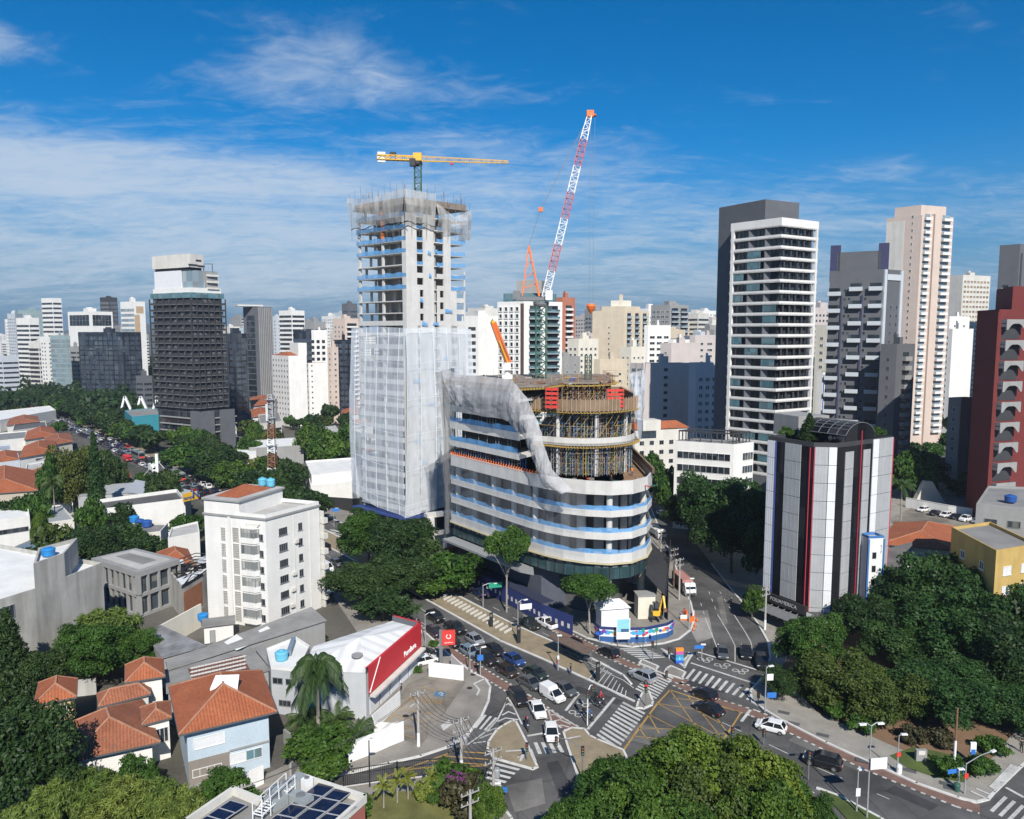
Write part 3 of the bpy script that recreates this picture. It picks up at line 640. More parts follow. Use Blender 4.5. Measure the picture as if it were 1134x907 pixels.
# working deck on top with its formwork and props
b=MB(); b.prism(inset(TP,-0.5),83.7,84.0); b.ring(inset(TP,-0.2),84.01,85.3,0.15); b.build('formwork_deck',mPlyG,t1)
b=MB(); rn=random.Random(5)
for i in range(46):
 e,d,n,L=((TL,dl,nl,LL) if i%2 else (TF,dr,nr,LR)); s=rn.uniform(0,L); q=e+d*s+n*rn.uniform(-1.5,0.4); h=rn.uniform(1.5,4.5); b.tube([(*q,84),(*(q+d*rn.uniform(-.3,.3)),84+h)],0.05,5)
b.build('starter_bars',mScafR,t1)
for i in range(40):
 pass
def drape(name,pts_top,pts_bot,rows,mat,parent,bulge=0.0,out=Vector((0,0)),wav=0.25,seed=1,cols=4,seam=None):
 """hanging sheet between two 3-D lines"""
 rnd=random.Random(seed); T=[];B_=[]
 for L_,dst in ((pts_top,T),(pts_bot,B_)):
  for a,c in zip(L_,L_[1:]):
   for k in range(cols): dst.append(Vector(a).lerp(Vector(c),k/cols))
  dst.append(Vector(L_[-1]))
 b=MB(); n=len(T); g=[]
 ph=[rnd.uniform(0,6.3) for _ in range(4)]
 for j in range(rows+1):
  t=j/rows; row=[]
  for i in range(n):
   p=T[i].lerp(B_[i],t); q_=i/cols; k=math.sin(math.pi*t)*bulge+wav*math.sin(q_*5.1+ph[0]+t*4)*math.sin(math.pi*min(1,t+.12))+wav*0.5*math.sin(q_*9.7+ph[1]-t*3)+rnd.uniform(-.5,.5)*wav
   row.append(p+Vector((out[0],out[1],0))*k+Vector((0,0,-0.3*bulge*math.sin(q_*3.9+ph[2])*t)))
  g.append(row)
 for j in range(rows):
  for i in range(n-1): b.face([g[j+1][i],g[j+1][i+1],g[j][i+1],g[j][i]])
 o=b.build(name,mat,parent,smooth=True)
 if seam:
  s=MB()
  for i in range(0,n,max(2,cols//2)):
   for j in range(rows): s.beam(g[j][i],g[j+1][i],0.09)
  for j in range(0,rows+1,3):
   for i in range(n-1): s.beam(g[j][i],g[j][i+1],0.08)
  s.build('net_seam',seam,o,off=parent['_o'])
 return o
mSeam=flat('net cord',(0.62,0.66,0.70),0.8)
OL,OF,OR=TL+nl*1.6-dl*0.8,TF+(nl+nr)*1.3,TR+nr*1.6+dr*0.6; OB=TB-dl*0+nr*0
def P3(v,z): return (v[0],v[1],z)
drape('debris_net',[P3(OL+(TB-TF)*0.25,53),P3(OL,53),P3(OL.lerp(OF,.5),53.4),P3(OF,53)],[P3(OL+(TB-TF)*0.25+nl*.6,9),P3(OL+nl*.8,8.5),P3(OL.lerp(OF,.5)+nl*1.2,6.4),P3(OF+(nl+nr)*.8-dl*1.0,5.0)],16,mNetW,t1,0.7,nl,0.18,2,5,mSeam)
drape('debris_net',[P3(OF,53),P3(OF.lerp(OR,.5),53.3),P3(OR,52.8),P3(OR-nr*8,52.8)],[P3(OF+(nl+nr)*.8-dl*1.0,5.0),P3(OF.lerp(OR,.5)+nr*1.1,6.2),P3(OR+nr*.8,8.5),P3(OR-nr*8,8.5)],16,mNetW,t1,0.7,nr,0.18,3,5,mSeam)
# flared screens round the top floors
mNetT=netmat('top screen net',(0.46,0.45,0.43),0.5,0.25)
UL,UF,UR=TL+nl*1.2-dl*0.5,TF+(nl+nr)*0.9,TR+nr*1.2+dr*0.5
drape('top_screen',[P3(UL+nl*.5-dl*.7,87.2),P3(UL.lerp(UF,.33)+nl*.4,86.0),P3(UL.lerp(UF,.66)+nl*.3,86.6),P3(UF+(nl+nr)*.3,87.2)],[P3(UL,79.0),P3(UL.lerp(UF,.33),79.6),P3(UL.lerp(UF,.66),78.9),P3(UF,79.4)],6,mNetT,t1,0.5,nl,0.25,4)
drape('top_screen',[P3(UF+(nl+nr)*.3,87.0),P3(UF.lerp(UR,.45)+nr*.4,86.8)],[P3(UF,79.4),P3(UF.lerp(UR,.45),78.9)],6,mNetT,t1,0.5,nr,0.25,5)
drape('top_screen',[P3(UF.lerp(UR,.47)+nr*.6,84.5),P3(UF.lerp(UR,.75)+nr*.3,81.6),P3(UR+nr*.4+dr*.3,83.8),P3(UR-nr*5+dr*.5,84.0)],[P3(UF.lerp(UR,.47),77.2),P3(UF.lerp(UR,.75),77.9),P3(UR+dr*.2,76.0),P3(UR-nr*5,76.4)],6,mNetT,t1,0.7,nr,0.3,6)
b=MB();
for q0,q1,n_ in ((UL,UF,9),(UF,UR,9)):
 for i in range(n_+1):
  q=q0.lerp(q1,i/n_); nn=nl if q0 is UL else nr; z1=(87.6 if (q0 is UL or i<5) else 84.5)+(i*7%5)*.35
  b.tube([P3(q-nn*.2,76),P3(q-nn*.1,83),P3(q+nn*0.5,z1),P3(q+nn*0.2,z1+0.5)],0.045,5)
b.build('screen_bracket',mGrey,t1)
b=MB()
for i in range(19):
 q=UL.lerp(UF,i/18); b.beam(P3(q,78.9+0.35*math.sin(i*1.1)),P3(UL.lerp(UF,(i+1)/18),78.9+0.35*math.sin((i+1)*1.1)),0.16)
for i in range(9):
 q=UF.lerp(UR,i/20); b.beam(P3(q,79+0.35*math.sin(i*1.3)),P3(UF.lerp(UR,(i+1)/20),79+0.35*math.sin((i+1)*1.3)),0.16)
b.build('screen_hem',mBlk,t1)
# blue scraps of sheet caught on the wall
rn=random.Random(8)
for i in range(22):
 b=MB(); s=rn.uniform(0.5,LR-1); z=rn.choice(TZ[4:24])+rn.uniform(-.3,.4); q=TF+dr*s+nr*0.3; wd_=rn.uniform(.5,2.4); b.face([P3(q,z),P3(q+dr*wd_+nr*.15,z+rn.uniform(-.4,.2)),P3(q+dr*wd_*.9+nr*.2,z+rn.uniform(.4,.9)),P3(q+dr*.1,z+rn.uniform(.5,1.2))]); b.build('tarpaulin',mNetB,t1)
b=MB(); b.prism([OL+nl*1,OF+(nl+nr)*1.0-dl*1.0,OR+nr*1.0,TR-nr*2,TF-nr*3,TL-nl*2],4.4,4.9); b.build('catch_platform',mBlueSteel,t1)
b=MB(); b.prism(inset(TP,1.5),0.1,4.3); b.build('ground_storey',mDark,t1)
# concrete podium frame beside the tower's foot
pf=thing('podium_frame','bare pale concrete frame and brown earth beside the foot of the netted tower','concrete frame',(*G(490,605).xy,0.1))
c0=G(478,612).xy; dd=Vector((0.86,0.5)); nn=Vector((0.5,-0.86)); b=MB()
for i in range(3): b.prism(quad(c0+dd*(i*4.2),1.2,1.0,0.53),0.1,8.4)
b.prism([c0-dd,c0+dd*10,c0+dd*10-nn*2,c0-dd-nn*2],8.4,9.3); b.prism([c0-dd,c0+dd*10,c0+dd*10-nn*1,c0-dd-nn*1],4.0,4.9); b.prism([c0+dd*3+nn*2,c0+dd*9.5+nn*2,c0+dd*9.5,c0+dd*3],0.1,2.4)
b.build('frame',mConcW,pf); MB().prism([c0+dd*2+nn*3,c0+dd*9+nn*6,c0+dd*11+nn*3,c0+dd*9.7+nn*1],0.1,1.6).build('earth_bank',M('brown earth',(0.24,0.11,0.06),0.95,0.3,0.6),pf)
# ---------------- rounded block at the corner
AV0,AV1=Vector((-13.2,161.5)),Vector((3.2,139.7)); ad=(AV1-AV0).normalized(); an=Vector((ad.y,-ad.x))
LO=[AV0,AV1,Vector((6.0,136.6)),Vector((9.2,134.0)),Vector((13,132)),Vector((17.4,131)),Vector((21.4,132.2)),Vector((24.6,135.6)),Vector((26.3,140.5)),Vector((27,147)),Vector((27,178)),Vector((22,184)),Vector((0,181)),Vector((-10,174)),Vector((-13.6,167))]
c1=thing('rounded_building_under_construction','rounded unfinished concrete building on the corner, blue nets along its floors, scaffolded drum on top','building',(6,155,0))
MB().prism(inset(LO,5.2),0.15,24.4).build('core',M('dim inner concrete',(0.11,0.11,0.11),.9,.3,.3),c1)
def ringnet(poly,z0,z1,mat,name,parent,i0,i1,sag=0.12):
 P=[]; poly=[Vector(p) for p in poly]
 for i in range(i0,i1):
  a,c=poly[i],poly[i+1]; m=max(1,int((c-a).length/.8))
  for k in range(m): P.append(a.lerp(c,k/m))
 P.append(poly[i1]); b=MB(); rr_=random.Random(len(P)); hs=[z1-sag*(.6+.7*math.sin(i*.45)+.5*math.sin(i*1.13)+rr_.uniform(0,1.1)) for i in range(len(P))]
 for i in range(len(P)-1):
  h0,h1=hs[i],hs[i+1]
  b.face([P3(P[i],z0),P3(P[i+1],z0),P3(P[i+1],h1),P3(P[i],h0)])
 return b.build(name,mat,parent)
for zb,zt in ((11.3,12.9),(15.5,16.75),(19.6,20.75)):
 b=MB(); b.prism(inset(LO,0.25),zb,zb+0.35); b.ring(LO,zb-0.02,zt,0.24); b.build('floor_slab',mConcW,c1)
 ringnet(inset(LO,0.12),zt-0.05,zt+1.05,mNetB,'guard_net',c1,0,10,.22)
b=MB(); b.prism(inset(LO,0.25),23.6,24.3); b.build('floor_slab',mConcW,c1); b=MB(); b.ring(LO,23.55,26.0,0.26); b.build('upstand',mConcW,c1)
MB().prism(inset(LO,0.6),24.31,24.4).build('terrace_deck',mEarth,c1)
b=MB()
for i in range(1,11):
 pass
pts=inset(LO,1.6); n=0
for i in range(0,10):
 a,c=pts[i],pts[i+1]; m=max(1,round((c-a).length/6.5))
 if i in (2,3,4,6,7): continue
 for k in range(m):
  q=a.lerp(c,k/m); MB().tube([P3(q,0.15 if i>4 else 8.2),P3(q,23.6)],0.55,12).build('column',mConcW,c1)
# glazing half a metre behind the slab edge, ready on the lower floors
mSoft=netmat('thin facade net',(0.45,0.47,0.50),0.13,0.06)
for zb,zt in ((12.9,15.5),(16.75,19.6),(20.75,23.6)):
 ringnet(inset(LO,-0.25),zt-3.2,zt+0.3,mSoft,'facade_net',c1,0,4,0.03)
pts=inset(LO,3.6); pm=MB().prism(quad((0,0),1.8,0.3),0,3.3).mesh('partition',[mConcD])
for i in range(0,10):
 a,c=pts[i],pts[i+1]; m=max(1,round((c-a).length/3.2))
 for k in range(m):
  if (i*3+k)%3: continue
  q=a.lerp(c,(k+.5)/m)
  for z in (11.7,15.9,20.0): put(c1,'partition',pm,(q.x,q.y,z),math.atan2((c-a).y,(c-a).x))
b=MB(); b.prism(inset(LO,0.5),8.2,11.25); b.build('fascia_glazing',mTealG,c1)
pts=inset(LO,0.44); pm=MB().prism(quad((0,0),0.09,0.12),0,3.05).mesh('mullion',[mBlk]); pc=MB().prism(quad((0,0),1.0,0.05),0,0.8).mesh('clerestory_pane',[M('pale blind',(0.20,0.22,0.23),0.5,0.3,1.0)])
for i in range(0,10):
 a,c=pts[i],pts[i+1]; m=max(1,round((c-a).length/1.7))
 for k in range(m): q=a.lerp(c,k/m); put(c1,'mullion',pm,(q.x,q.y,8.2),math.atan2((c-a).y,(c-a).x))
pts=inset(LO,0.42)
for i in range(0,10):
 a,c=pts[i],pts[i+1]; m=max(1,round((c-a).length/1.7)); dd=(c-a).normalized(); nn=Vector((dd.y,-dd.x))
 for k in range(m):
  if (k+i)%9==4: continue
  q=a.lerp(c,(k+.5)/m)+nn*.02; put(c1,'clerestory_pane',pc,(q.x,q.y,10.35),math.atan2(dd.y,dd.x))
flush(c1)
b=MB(); b.prism(inset(LO,-0.25),11.02,11.24); b.build('edge_trim',M('cream edge trim',(0.55,0.48,0.30),0.7),c1)
b=MB(); b.prism([p+an*0 for p in (AV0+an*2.2,AV1+an*2.2,AV1+ad*3+an*1.2,AV1-an*1,AV0-an*1)],7.3,7.75); b.build('canopy',mSteel,c1)
MB().prism([AV0-an*1.6,AV1-an*1.8+ad*1.5,Vector((9,139)),Vector((20,147)),Vector((25,178)),Vector((0,180)),Vector((-12,168))],0.15,8.15).build('ground_floor_wall',M('blue grey render',(0.09,0.10,0.13),0.8,0.2,0.4),c1)
# upper storeys along the avenue
UP=[AV0,Vector((1.2,142.4)),Vector((4.2,146.8)),Vector((6.5,160)),Vector((2,178)),Vector((-10,174)),Vector((-13.6,167))]
for zb,zt in ((28.0,29.2),(31.7,33.2),(35.4,36.6),(38.9,40.6)):
 b=MB(); b.prism(UP,zb,zb+0.4); b.build('floor_slab',mConcW,c1); b=MB(); dd=(UP[1]-UP[0]).normalized(); nn=Vector((dd.y,-dd.x))
 b.prism([UP[0]+nn*.05,UP[1]+nn*.05+dd*.2,UP[1]-nn*.2+dd*.2,UP[0]-nn*.2],zb-0.1,zt); b.prism([UP[0]+nn*.05-dd*.05,UP[0]-nn*.2-dd*.05,UP[6]-nn*.3,UP[6]+nn*.0],zb-.1,zt); b.build('upstand',mConcW,c1)
 if zb<35: ringnet([UP[0]+nn*.08,UP[1]+nn*.08],zt-.05,zt+1.1,mNetB,'guard_net',c1,0,1)
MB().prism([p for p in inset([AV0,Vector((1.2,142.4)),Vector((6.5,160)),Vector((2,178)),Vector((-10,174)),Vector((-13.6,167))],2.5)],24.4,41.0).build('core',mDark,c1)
rn=random.Random(21)
def props(name,P,z0,z1,step,mats,parent,depths=(0.3,1.6,3.0),hor=1.5,diag=0.25,th=0.075):
 """a forest of scaffold tubes behind an outline"""
 bs=[MB() for _ in mats]; P=[Vector(p) for p in P]
 for dpt in depths:
  last=None
  for i in range(len(P)-1):
   a,c=P[i],P[i+1]; d=(c-a); L=d.length; d=d/L; nn=Vector((-d.y,d.x)); m=max(1,round(L/step))
   for k in range(m+1):
    q=a+d*(L*k/m)+nn*dpt; bb=rn.choice(bs); bb.beam(P3(q,z0),P3(q,z1),th)
    if last is not None:
     z=z0+0.5
     while z<z1:
      if rn.random()<0.72: rn.choice(bs).beam(P3(last,z),P3(q,z+rn.uniform(-.05,.05)),th*0.9)
      if rn.random()<diag: rn.choice(bs).beam(P3(last,z),P3(q,min(z1,z+hor)),th*0.8)
      z+=hor
    last=q
 for bb,m in zip(bs,mats):
  if bb.f: struct(bb.build(name,m,parent),'stuff')
sm=[mScafY,mScafR,mScafG,mScafG,mScafB,mGreenS]
props('shoring',[UP[0],UP[1]],24.4,28.0,0.9,[mScafR,mScafG,mScafB],c1,(0.5,1.8),1.1,0.1)
props('shoring',[UP[0],UP[1]],29.0,31.7,1.0,[mScafG,mBlk],c1,(0.5,),2.8,0)
props('shoring',[UP[0],UP[1]],33.0,35.4,1.0,[mScafG,mBlk],c1,(0.5,),2.4,0)
props('shoring',[UP[0],UP[1]],36.6,38.9,1.0,[mScafG,mBlk],c1,(0.5,),2.4,0)
b=MB()
for i in range(36): q=AV0.lerp(AV1,i/33)+an*0.1; b.beam(P3(q,25.9),P3(q-an*.3,26.5),0.14)
b.build('bracket',mOrange,c1)
# the drum
DC=Vector((14.2,154.2)); DRr=11.0
DR=[Vector((4.2,147.6))]+[DC+Vector((math.cos(a),math.sin(a)))*DRr for a in [R(x) for x in range(228,372,9)]]+[Vector((25.2,178)),Vector((8,180))]
DR=[Vector(p) for p in DR]; nd=17
ARC=DR[:nd+1]
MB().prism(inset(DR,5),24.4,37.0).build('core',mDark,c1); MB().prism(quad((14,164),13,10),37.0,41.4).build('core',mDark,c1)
b=MB(); b.prism(DR,30.5,30.9); b.ring(DR,30.45,31.9,0.3); b.build('drum_slab',mConcW,c1)
def joists(z,o,parent,mat,step=0.55,ln=1.1):
 b=MB(); P=inset(DR,-0.15)
 for i in range(nd+1):
  a,c=P[i],P[i+1]; d=(c-a).normalized(); nn=Vector((d.y,-d.x)); m=max(1,int((c-a).length/step))
  for k in range(m): q=a.lerp(c,k/m); b.beam(P3(q-nn*ln,z),P3(q+nn*o,z),0.14,0.2)
  b.beam(P3(a+nn*.1,z-.15),P3(c+nn*.1,z-.15),0.12,0.14)
 return b.build('joist',mat,parent)
joists(30.25,0.7,c1,mScafY); joists(36.9,0.5,c1,mScafY)
props('scaffolding',inset(DR,0.6)[:nd+1],24.4,30.2,0.62,sm,c1,(0.0,1.1,2.2,3.3),1.0,0.34)
props('scaffolding',inset(DR,1.6)[:nd+1],31.0,36.9,0.62,sm,c1,(0.0,1.0,2.0,3.0),1.0,0.34)
props('scaffolding',inset(DR,0.4)[:nd+1],31.4,36.9,2.2,[mScafY,mScafG],c1,(0.0,),2.2,0.5)
for i in (2,7,12,16):
 q=inset(DR,1.2)[i]; MB().tube([P3(q,24.4),P3(q,37)],0.4,10).build('column',mConcW,c1)
b=MB(); b.ring(inset(DR,-0.3),37.1,39.3,0.2); b.prism(inset(DR,.1),37.0,37.5); b.build('formwork_band',mPly,c1)
b=MB(); P=inset(DR,-0.36)
for i in range(nd+1):
 a,c=P[i],P[i+1]; d=(c-a); m=max(1,round(d.length/0.75))
 for k in range(m): b.prism(quad(a.lerp(c,k/m),0.13,0.16,math.atan2(d.y,d.x)),36.95,39.55)
b.build('formwork_rib',M('pale timber',(0.42,0.30,0.20),0.8,0.2,0.8),c1)
props('scaffolding',[DC+Vector((-.5,7))+(p-DC)*0.66 for p in DR[:nd+1]],37.5,41.5,0.6,[mScafY,mScafR,mScafG,mScafR],c1,(0.0,1.0,2.0),0.8,0.5)
props('scaffolding',[UP[0],UP[1]],40.6,41.6,1.0,[mScafY,mScafR],c1,(0.6,1.6),0.5,0.1)
# roof deck over all of it
RD=[AV0+an*.6-ad*.6,Vector((1.2,142.4))+an*.6,DR[1]+Vector((0,.6))]+[DC+Vector((-.5,7))+(p-DC)*0.72 for p in DR[3:nd+1]]+[Vector((25,178)),Vector((21,184)),Vector((0,182)),Vector((-10.5,174.6)),Vector((-14.3,167))]
b=MB(); b.prism(RD,41.6,42.0); b.build('roof_deck',mPlyG,c1)
b=MB(); P=inset(RD,-0.9)
for i in list(range(0,nd)):
 a,c=P[i],P[i+1]; m=max(1,int((c-a).length/0.7)); d=(c-a).normalized(); nn=Vector((d.y,-d.x))
 for k in range(m): q=a.lerp(c,k/m); b.beam(P3(q-nn*1.4,41.45),P3(q+nn*.1,41.45),0.1,0.16)
 b.beam(P3(a-nn*.4,41.25),P3(c-nn*.4,41.25),0.16,0.22)
b.build('edge_joist',mScafY,c1)
rn=random.Random(4)
for i in range(100):
 b=MB(); p=Vector((rn.uniform(-12,24),rn.uniform(146,180)))
 if (p.x<2 and p.y<161-(p.x+13)*1.15) : continue
 if rn.random()<.75: b.box((p.x,p.y,42+0.12),(rn.uniform(.3,2.6),rn.uniform(.2,.6),rn.uniform(.1,.35)),rn.uniform(0,3))
 else: b.beam(P3(p,42),P3(p,42+rn.uniform(.8,1.6)),0.08)
 b.build('loose_timber',[rn.choice((mPly,mPlyG,mConc,mScafR,mScafY))],c1)
b=MB(); P=inset(RD,0.2)
for i in range(0,nd+1):
 a,c=P[i],P[i+1]; m=max(1,int((c-a).length/2));
 for k in range(m): q=a.lerp(c,k/m); b.beam(P3(q,42),P3(q,43.2),0.06)
 b.beam(P3(a,43.1),P3(c,43.1),0.05); b.beam(P3(a,42.6),P3(c,42.6),0.05)
b.build('deck_rail',mScafR,c1)
# nets thrown over the avenue side of the roof
def onav(u,v,o=1.3):
 r=ray(u,v); k=(AV0+an*o).dot(an); t=k/(r.x*an.x+r.y*an.y); return Vector((r.x*t,r.y*t,CAM_H+r.z*t))
up_=[(490,408),(512,415),(540,417),(567,420),(583,440),(596,468),(604,498),(612,520),(634,543)]; lo_=[(503,446),(514,454),(538,461),(563,467),(578,482),(587,500),(594,522),(603,540),(620,548)]
drape('debris_net',[onav(*q) for q in up_],[onav(*q,1.9) for q in lo_],12,mNetG,c1,0.9,an,0.13,9,9)
a0=AV0-ad*2.2+an*1.0; a1=AV0+Vector((-1.5,7));
drape('debris_net',[P3(a0+an*1.2,43.5),P3(a0-ad*.6-an*3,44.2),P3(a1-ad*1.5-an*3,44)],[P3(a0+ad*1.4,8.5),P3(a0-an*2,8),P3(a1-an*3,8)],10,mNetK,c1,-0.6,an,0.5,10,4)
drape('debris_net',[Vector((23.5,150.5,43.8)),Vector((26.5,154,44.5)),Vector((27.5,162,44.5))],[Vector((24.6,149.5,31)),Vector((26.5,154,30.2)),Vector((27.3,162,30))],7,mNetW,c1,0.5,Vector((.9,-.3)),0.3,12,4)
b=MB()
for x,y in ((24,150.8),(25.5,152.5),(26.8,156)): b.tube([(x,y,38),(x+.6,y-.4,46)],0.06,5)
b.build('screen_bracket',mGrey,c1)
# boundary timber on the right of the terrace
b=MB(); b.prism([Vector((26.4,138.5)),Vector((26.7,176)),Vector((26.3,176)),Vector((26.0,139))],26.0,27.0); b.build('terrace_fence',mPly,c1)
rn=random.Random(14)
for i in range(26): b=MB(); q=Vector((rn.uniform(11,25.5),rn.uniform(133.5,142))); b.box((q.x,q.y,24.55),(rn.uniform(.4,1.8),rn.uniform(.2,.7),rn.uniform(.1,.5)),rn.uniform(0,3)); b.build('loose_board',rn.choice((mPlyG,mRed,mGreenS,mScafG)),c1)
# things standing on the decks
def fpanel(u,v,z,w_,h_,lab,rz=0):
 c=G(u,v,z).xy; t=thing('formwork_panel',lab,'formwork panel',(c.x,c.y,z)); b=MB(); n=5
 for i in range(n): b.box((c.x,c.y,z+h_*(i+.5)/n),(w_,0.25,h_/n*.62),rz)
 b.build('panel',mRed,t); b=MB()
 for s in (-.45,0,.45): b.box((c.x+s*w_*math.cos(rz),c.y-.16+s*w_*math.sin(rz),z+h_/2),(0.12,0.1,h_),rz)
 b.build('rib',mScafR,t)
for u,v,w_,h_,lab,rz in ((611,453,2.6,3.0,'red slatted formwork panel at the left of the brown formwork band on the drum',-.3),(681,452,3.6,2.6,'wide red slatted formwork panel at the right end of the drum beside a white sheet',.25)):
 fpanel(u,v,37.55,w_,h_+1.2,lab,rz)
t=thing('blue_formwork','tall blue column form standing among the scaffolding at the top of the drum','formwork',(*G(634,443,38).xy,38)); q=G(634,443,38).xy
MB().prism(quad(q,1.2,1.2),38,42.6).build('shutter',mBlueSteel,t); b=MB()
for k in range(5): b.prism(quad(q,1.4,1.4),38.3+k*.95,38.45+k*.95)
b.build('waler',mScafB,t)
q=XY(651,160); t=thing('rebar_column','green rebar cage of a column rising from the right of the roof deck','rebar cage',(q.x,q.y,42)); b=MB()
for k in range(10): a=2*math.pi*k/10; b.tube([(q.x+.75*math.cos(a),q.y+.75*math.sin(a),42),(q.x+.75*math.cos(a),q.y+.75*math.sin(a),47.3)],0.06,5)
b.build('bars',mGreenS,t); b=MB()
for k in range(9): b.lathe((q.x,q.y,42.3+k*.55),[(.78,0),(.82,.04),(.78,.09)],12,False)
b.build('hoop',mScafR,t)
# ---------------- cranes
def lattice(b,a,c,w0,w1,n,th,up=None,side=None):
 """square lattice mast or jib between two points"""
 a=Vector(a); c=Vector(c); d=(c-a).normalized(); up=up or (Vector((0,0,1)) if abs(d.z)<.9 else Vector((0,1,0))); x=d.cross(up).normalized(); y=x.cross(d); prev=None
 for i in range(n+1):
  p=a.lerp(c,i/n); ww=(w0+(w1-w0)*i/n)/2; q=[p+x*(s*ww)+y*(t*ww) for s,t in ((-1,-1),(1,-1),(1,1),(-1,1))]
  if prev:
   for k in range(4): b.beam(prev[k],q[k],th*1.25); b.beam(prev[k] if i%2 else prev[(k+1)%4],q[(k+1)%4] if i%2 else q[k],th*.8)
  for k in range(4): b.beam(q[k],q[(k+1)%4],th*.8)
  prev=q
 return b
yc=thing('tower_crane','yellow tower crane with horizontal jib and green mast on top of the netted tower','crane',(-24.9,206,84))
b=MB(); lattice(b,(-24.9,206,84),(-24.9,206,95.8),1.7,1.7,8,0.16); b.build('mast',mGreenS,yc)
b=MB(); b.lathe((-24.9,206,95.8),[(1.1,0),(1.25,.3),(1.25,.9),(.9,1.1)],14); b.box((-26.1,205,96.4),(1.5,1.4,1.9)); b.build('slewing_cab',mBlk,yc)
jd=Vector((0.985,0.17,0.0)); ja=Vector((-24.9,206,97.6))
b=MB(); lattice(b,ja+jd*1,ja+jd*24.2,1.2,0.6,16,0.075); b.beam(ja+jd*1-Vector((0,0,.6)),ja+jd*24.2-Vector((0,0,.35)),0.2); b.build('jib',mYellow,yc)
b=MB(); lattice(b,ja-jd*1,ja-jd*10.5,1.1,1.1,7,0.16); b.beam(ja-jd*.5-Vector((0,0,.55)),ja-jd*10.5-Vector((0,0,.55)),0.5); b.box(ja+Vector((0,0,.4)),(2.2,1.4,2.0)); b.build('counter_jib',mYellow,yc)
b=MB(); b.box(ja-jd*9.4+Vector((0,0,.0)),(2.0,.7,2.6),.17); b.build('counterweight',mWhite,yc)
b=MB(); b.box(ja-jd*6.4+Vector((0,0,.9)),(1.6,1.0,.9)); b.build('winch',mBlk,yc)
b=MB(); b.box(ja+jd*9-Vector((0,0,1.0)),(.9,.8,.35)); b.build('trolley',mRed,yc)
lc=thing('luffing_crane','red and white luffing crane with steep lattice boom standing on the rounded unfinished building','crane',(6.3,166,42))
b=MB(); lattice(b,(6.3,166,42),(6.3,166,57.6),2.2,2.2,9,0.24); b.build('mast',mGreenS,lc)
b=MB(); b.lathe((6.3,166,57.6),[(1.5,0),(1.7,.4),(1.7,1.0)],14); b.box((4.2,166,59.2),(6.6,2.6,.8)); b.box((1.0,166,60.0),(1.6,2.2,1.8)); b.build('slewing_deck',mGrey,lc)
b=MB(); b.box((7.9,164.6,59.9),(1.5,1.5,2.0)); b.build('cab',mWhite,lc)
tip=Vector((16.7,168,98.5)); foot=Vector((7.2,166,59.6)); nsg=7
for i in range(nsg):
 b=MB(); lattice(b,foot.lerp(tip,i/nsg),foot.lerp(tip,(i+1)/nsg),1.45,1.45 if i<nsg-1 else .9,5,0.11,Vector((-.95,.1,.3))); b.build('boom_section',[mWhite,mRedF][i%2 if i<6 else 0],lc)
b=MB(); b.box(tip,(1.5,1.2,1.3)); b.lathe((tip.x+.7,tip.y,tip.z-.5),[(.6,0),(.7,.2),(.6,.4)],10); b.build('boom_head',mOrange,lc)
b=MB(); at=Vector((3.6,166,70.5))
for y in (-1,1): b.beam((5.9,166+y,59.8),at+Vector((0,y*.4,0)),.35); b.beam((2.2,166+y,59.8),at+Vector((0,y*.4,0)),.26)
for k in range(4): z=61.5+k*2.4; b.beam((5.6-k*.5,165.1+.1*k,z),(5.6-k*.5,166.9-.1*k,z),.18); b.beam((2.6+.25*k,166,z),(5.5-.5*k,166,z+1),.15)
b.build('a_frame',mOrange,lc)
pb=at.lerp(tip,0.24)+Vector((-.6,0,1.0)); b=MB(); b.box(pb,(.9,.8,.9)); b.build('pendant_block',mOrange,lc)
b=MB();
for y in (-.3,.3): b.beam(at+Vector((0,y,0)),pb+Vector((0,y,0)),.09); b.beam(pb+Vector((0,y,0)),tip+Vector((0,y,0)),.10)
b.build('pendant',mGrey,lc)
hk=Vector((tip.x+.6,tip.y,57.2)); b=MB()
for x in (-.45,.45): b.beam((tip.x+.6+x,tip.y,tip.z-.5),hk+Vector((x*.9,0,1)),.06)
b.build('hoist_rope',mGrey,lc)
b=MB(); b.lathe(hk,[(.15,-1.1),(.75,-.2),(1.05,.5),(.8,1.0)],12); b.build('hook_block',mOrange,lc)
b=MB(); b.tube([hk+Vector((0,0,-1)),hk+Vector((0,0,-2.2)),hk+Vector((.3,0,-2.5)),hk+Vector((.1,0,-2.9))],.1,6); b.build('hook',mGrey,lc)
ob=thing('concrete_placing_boom','orange folded concrete placing boom on a white base at the left of the roof deck','placing boom',(-1.0,162,42))
b=MB(); b.box((-1.0,162,42.5),(2.2,2.2,1)); b.lathe((-1.0,162,43),[(.6,0),(.55,1.6),(.8,1.8),(.8,2.6)],12); b.box((-1.1,161.4,44.6),(1.6,1.0,1.2)); b.build('base',mWhite,ob)
b=MB(); b.beam((-1.0,162,45.2),(-4.1,163,53.8),.6,.7); b.beam((-.4,162.7,45.6),(-3.7,163.7,54.2),.45,.55); b.build('arm',mOrange,ob)
b=MB(); b.beam((-.9,161.4,45.6),(-2.7,162,50.2),.2); b.lathe((-4.1,163.2,53.6),[(.2,0),(.5,.3),(.5,.7),(.2,.9)],10); b.build('hydraulic_ram',mYellow,ob)
b=MB(); b.tube([(-1.2,161.5,45),(-4.5,162.4,53.9),(-4.2,163.4,54.8),(-.6,162.6,46.2)],.14,6); b.build('delivery_pipe',mScafR,ob)

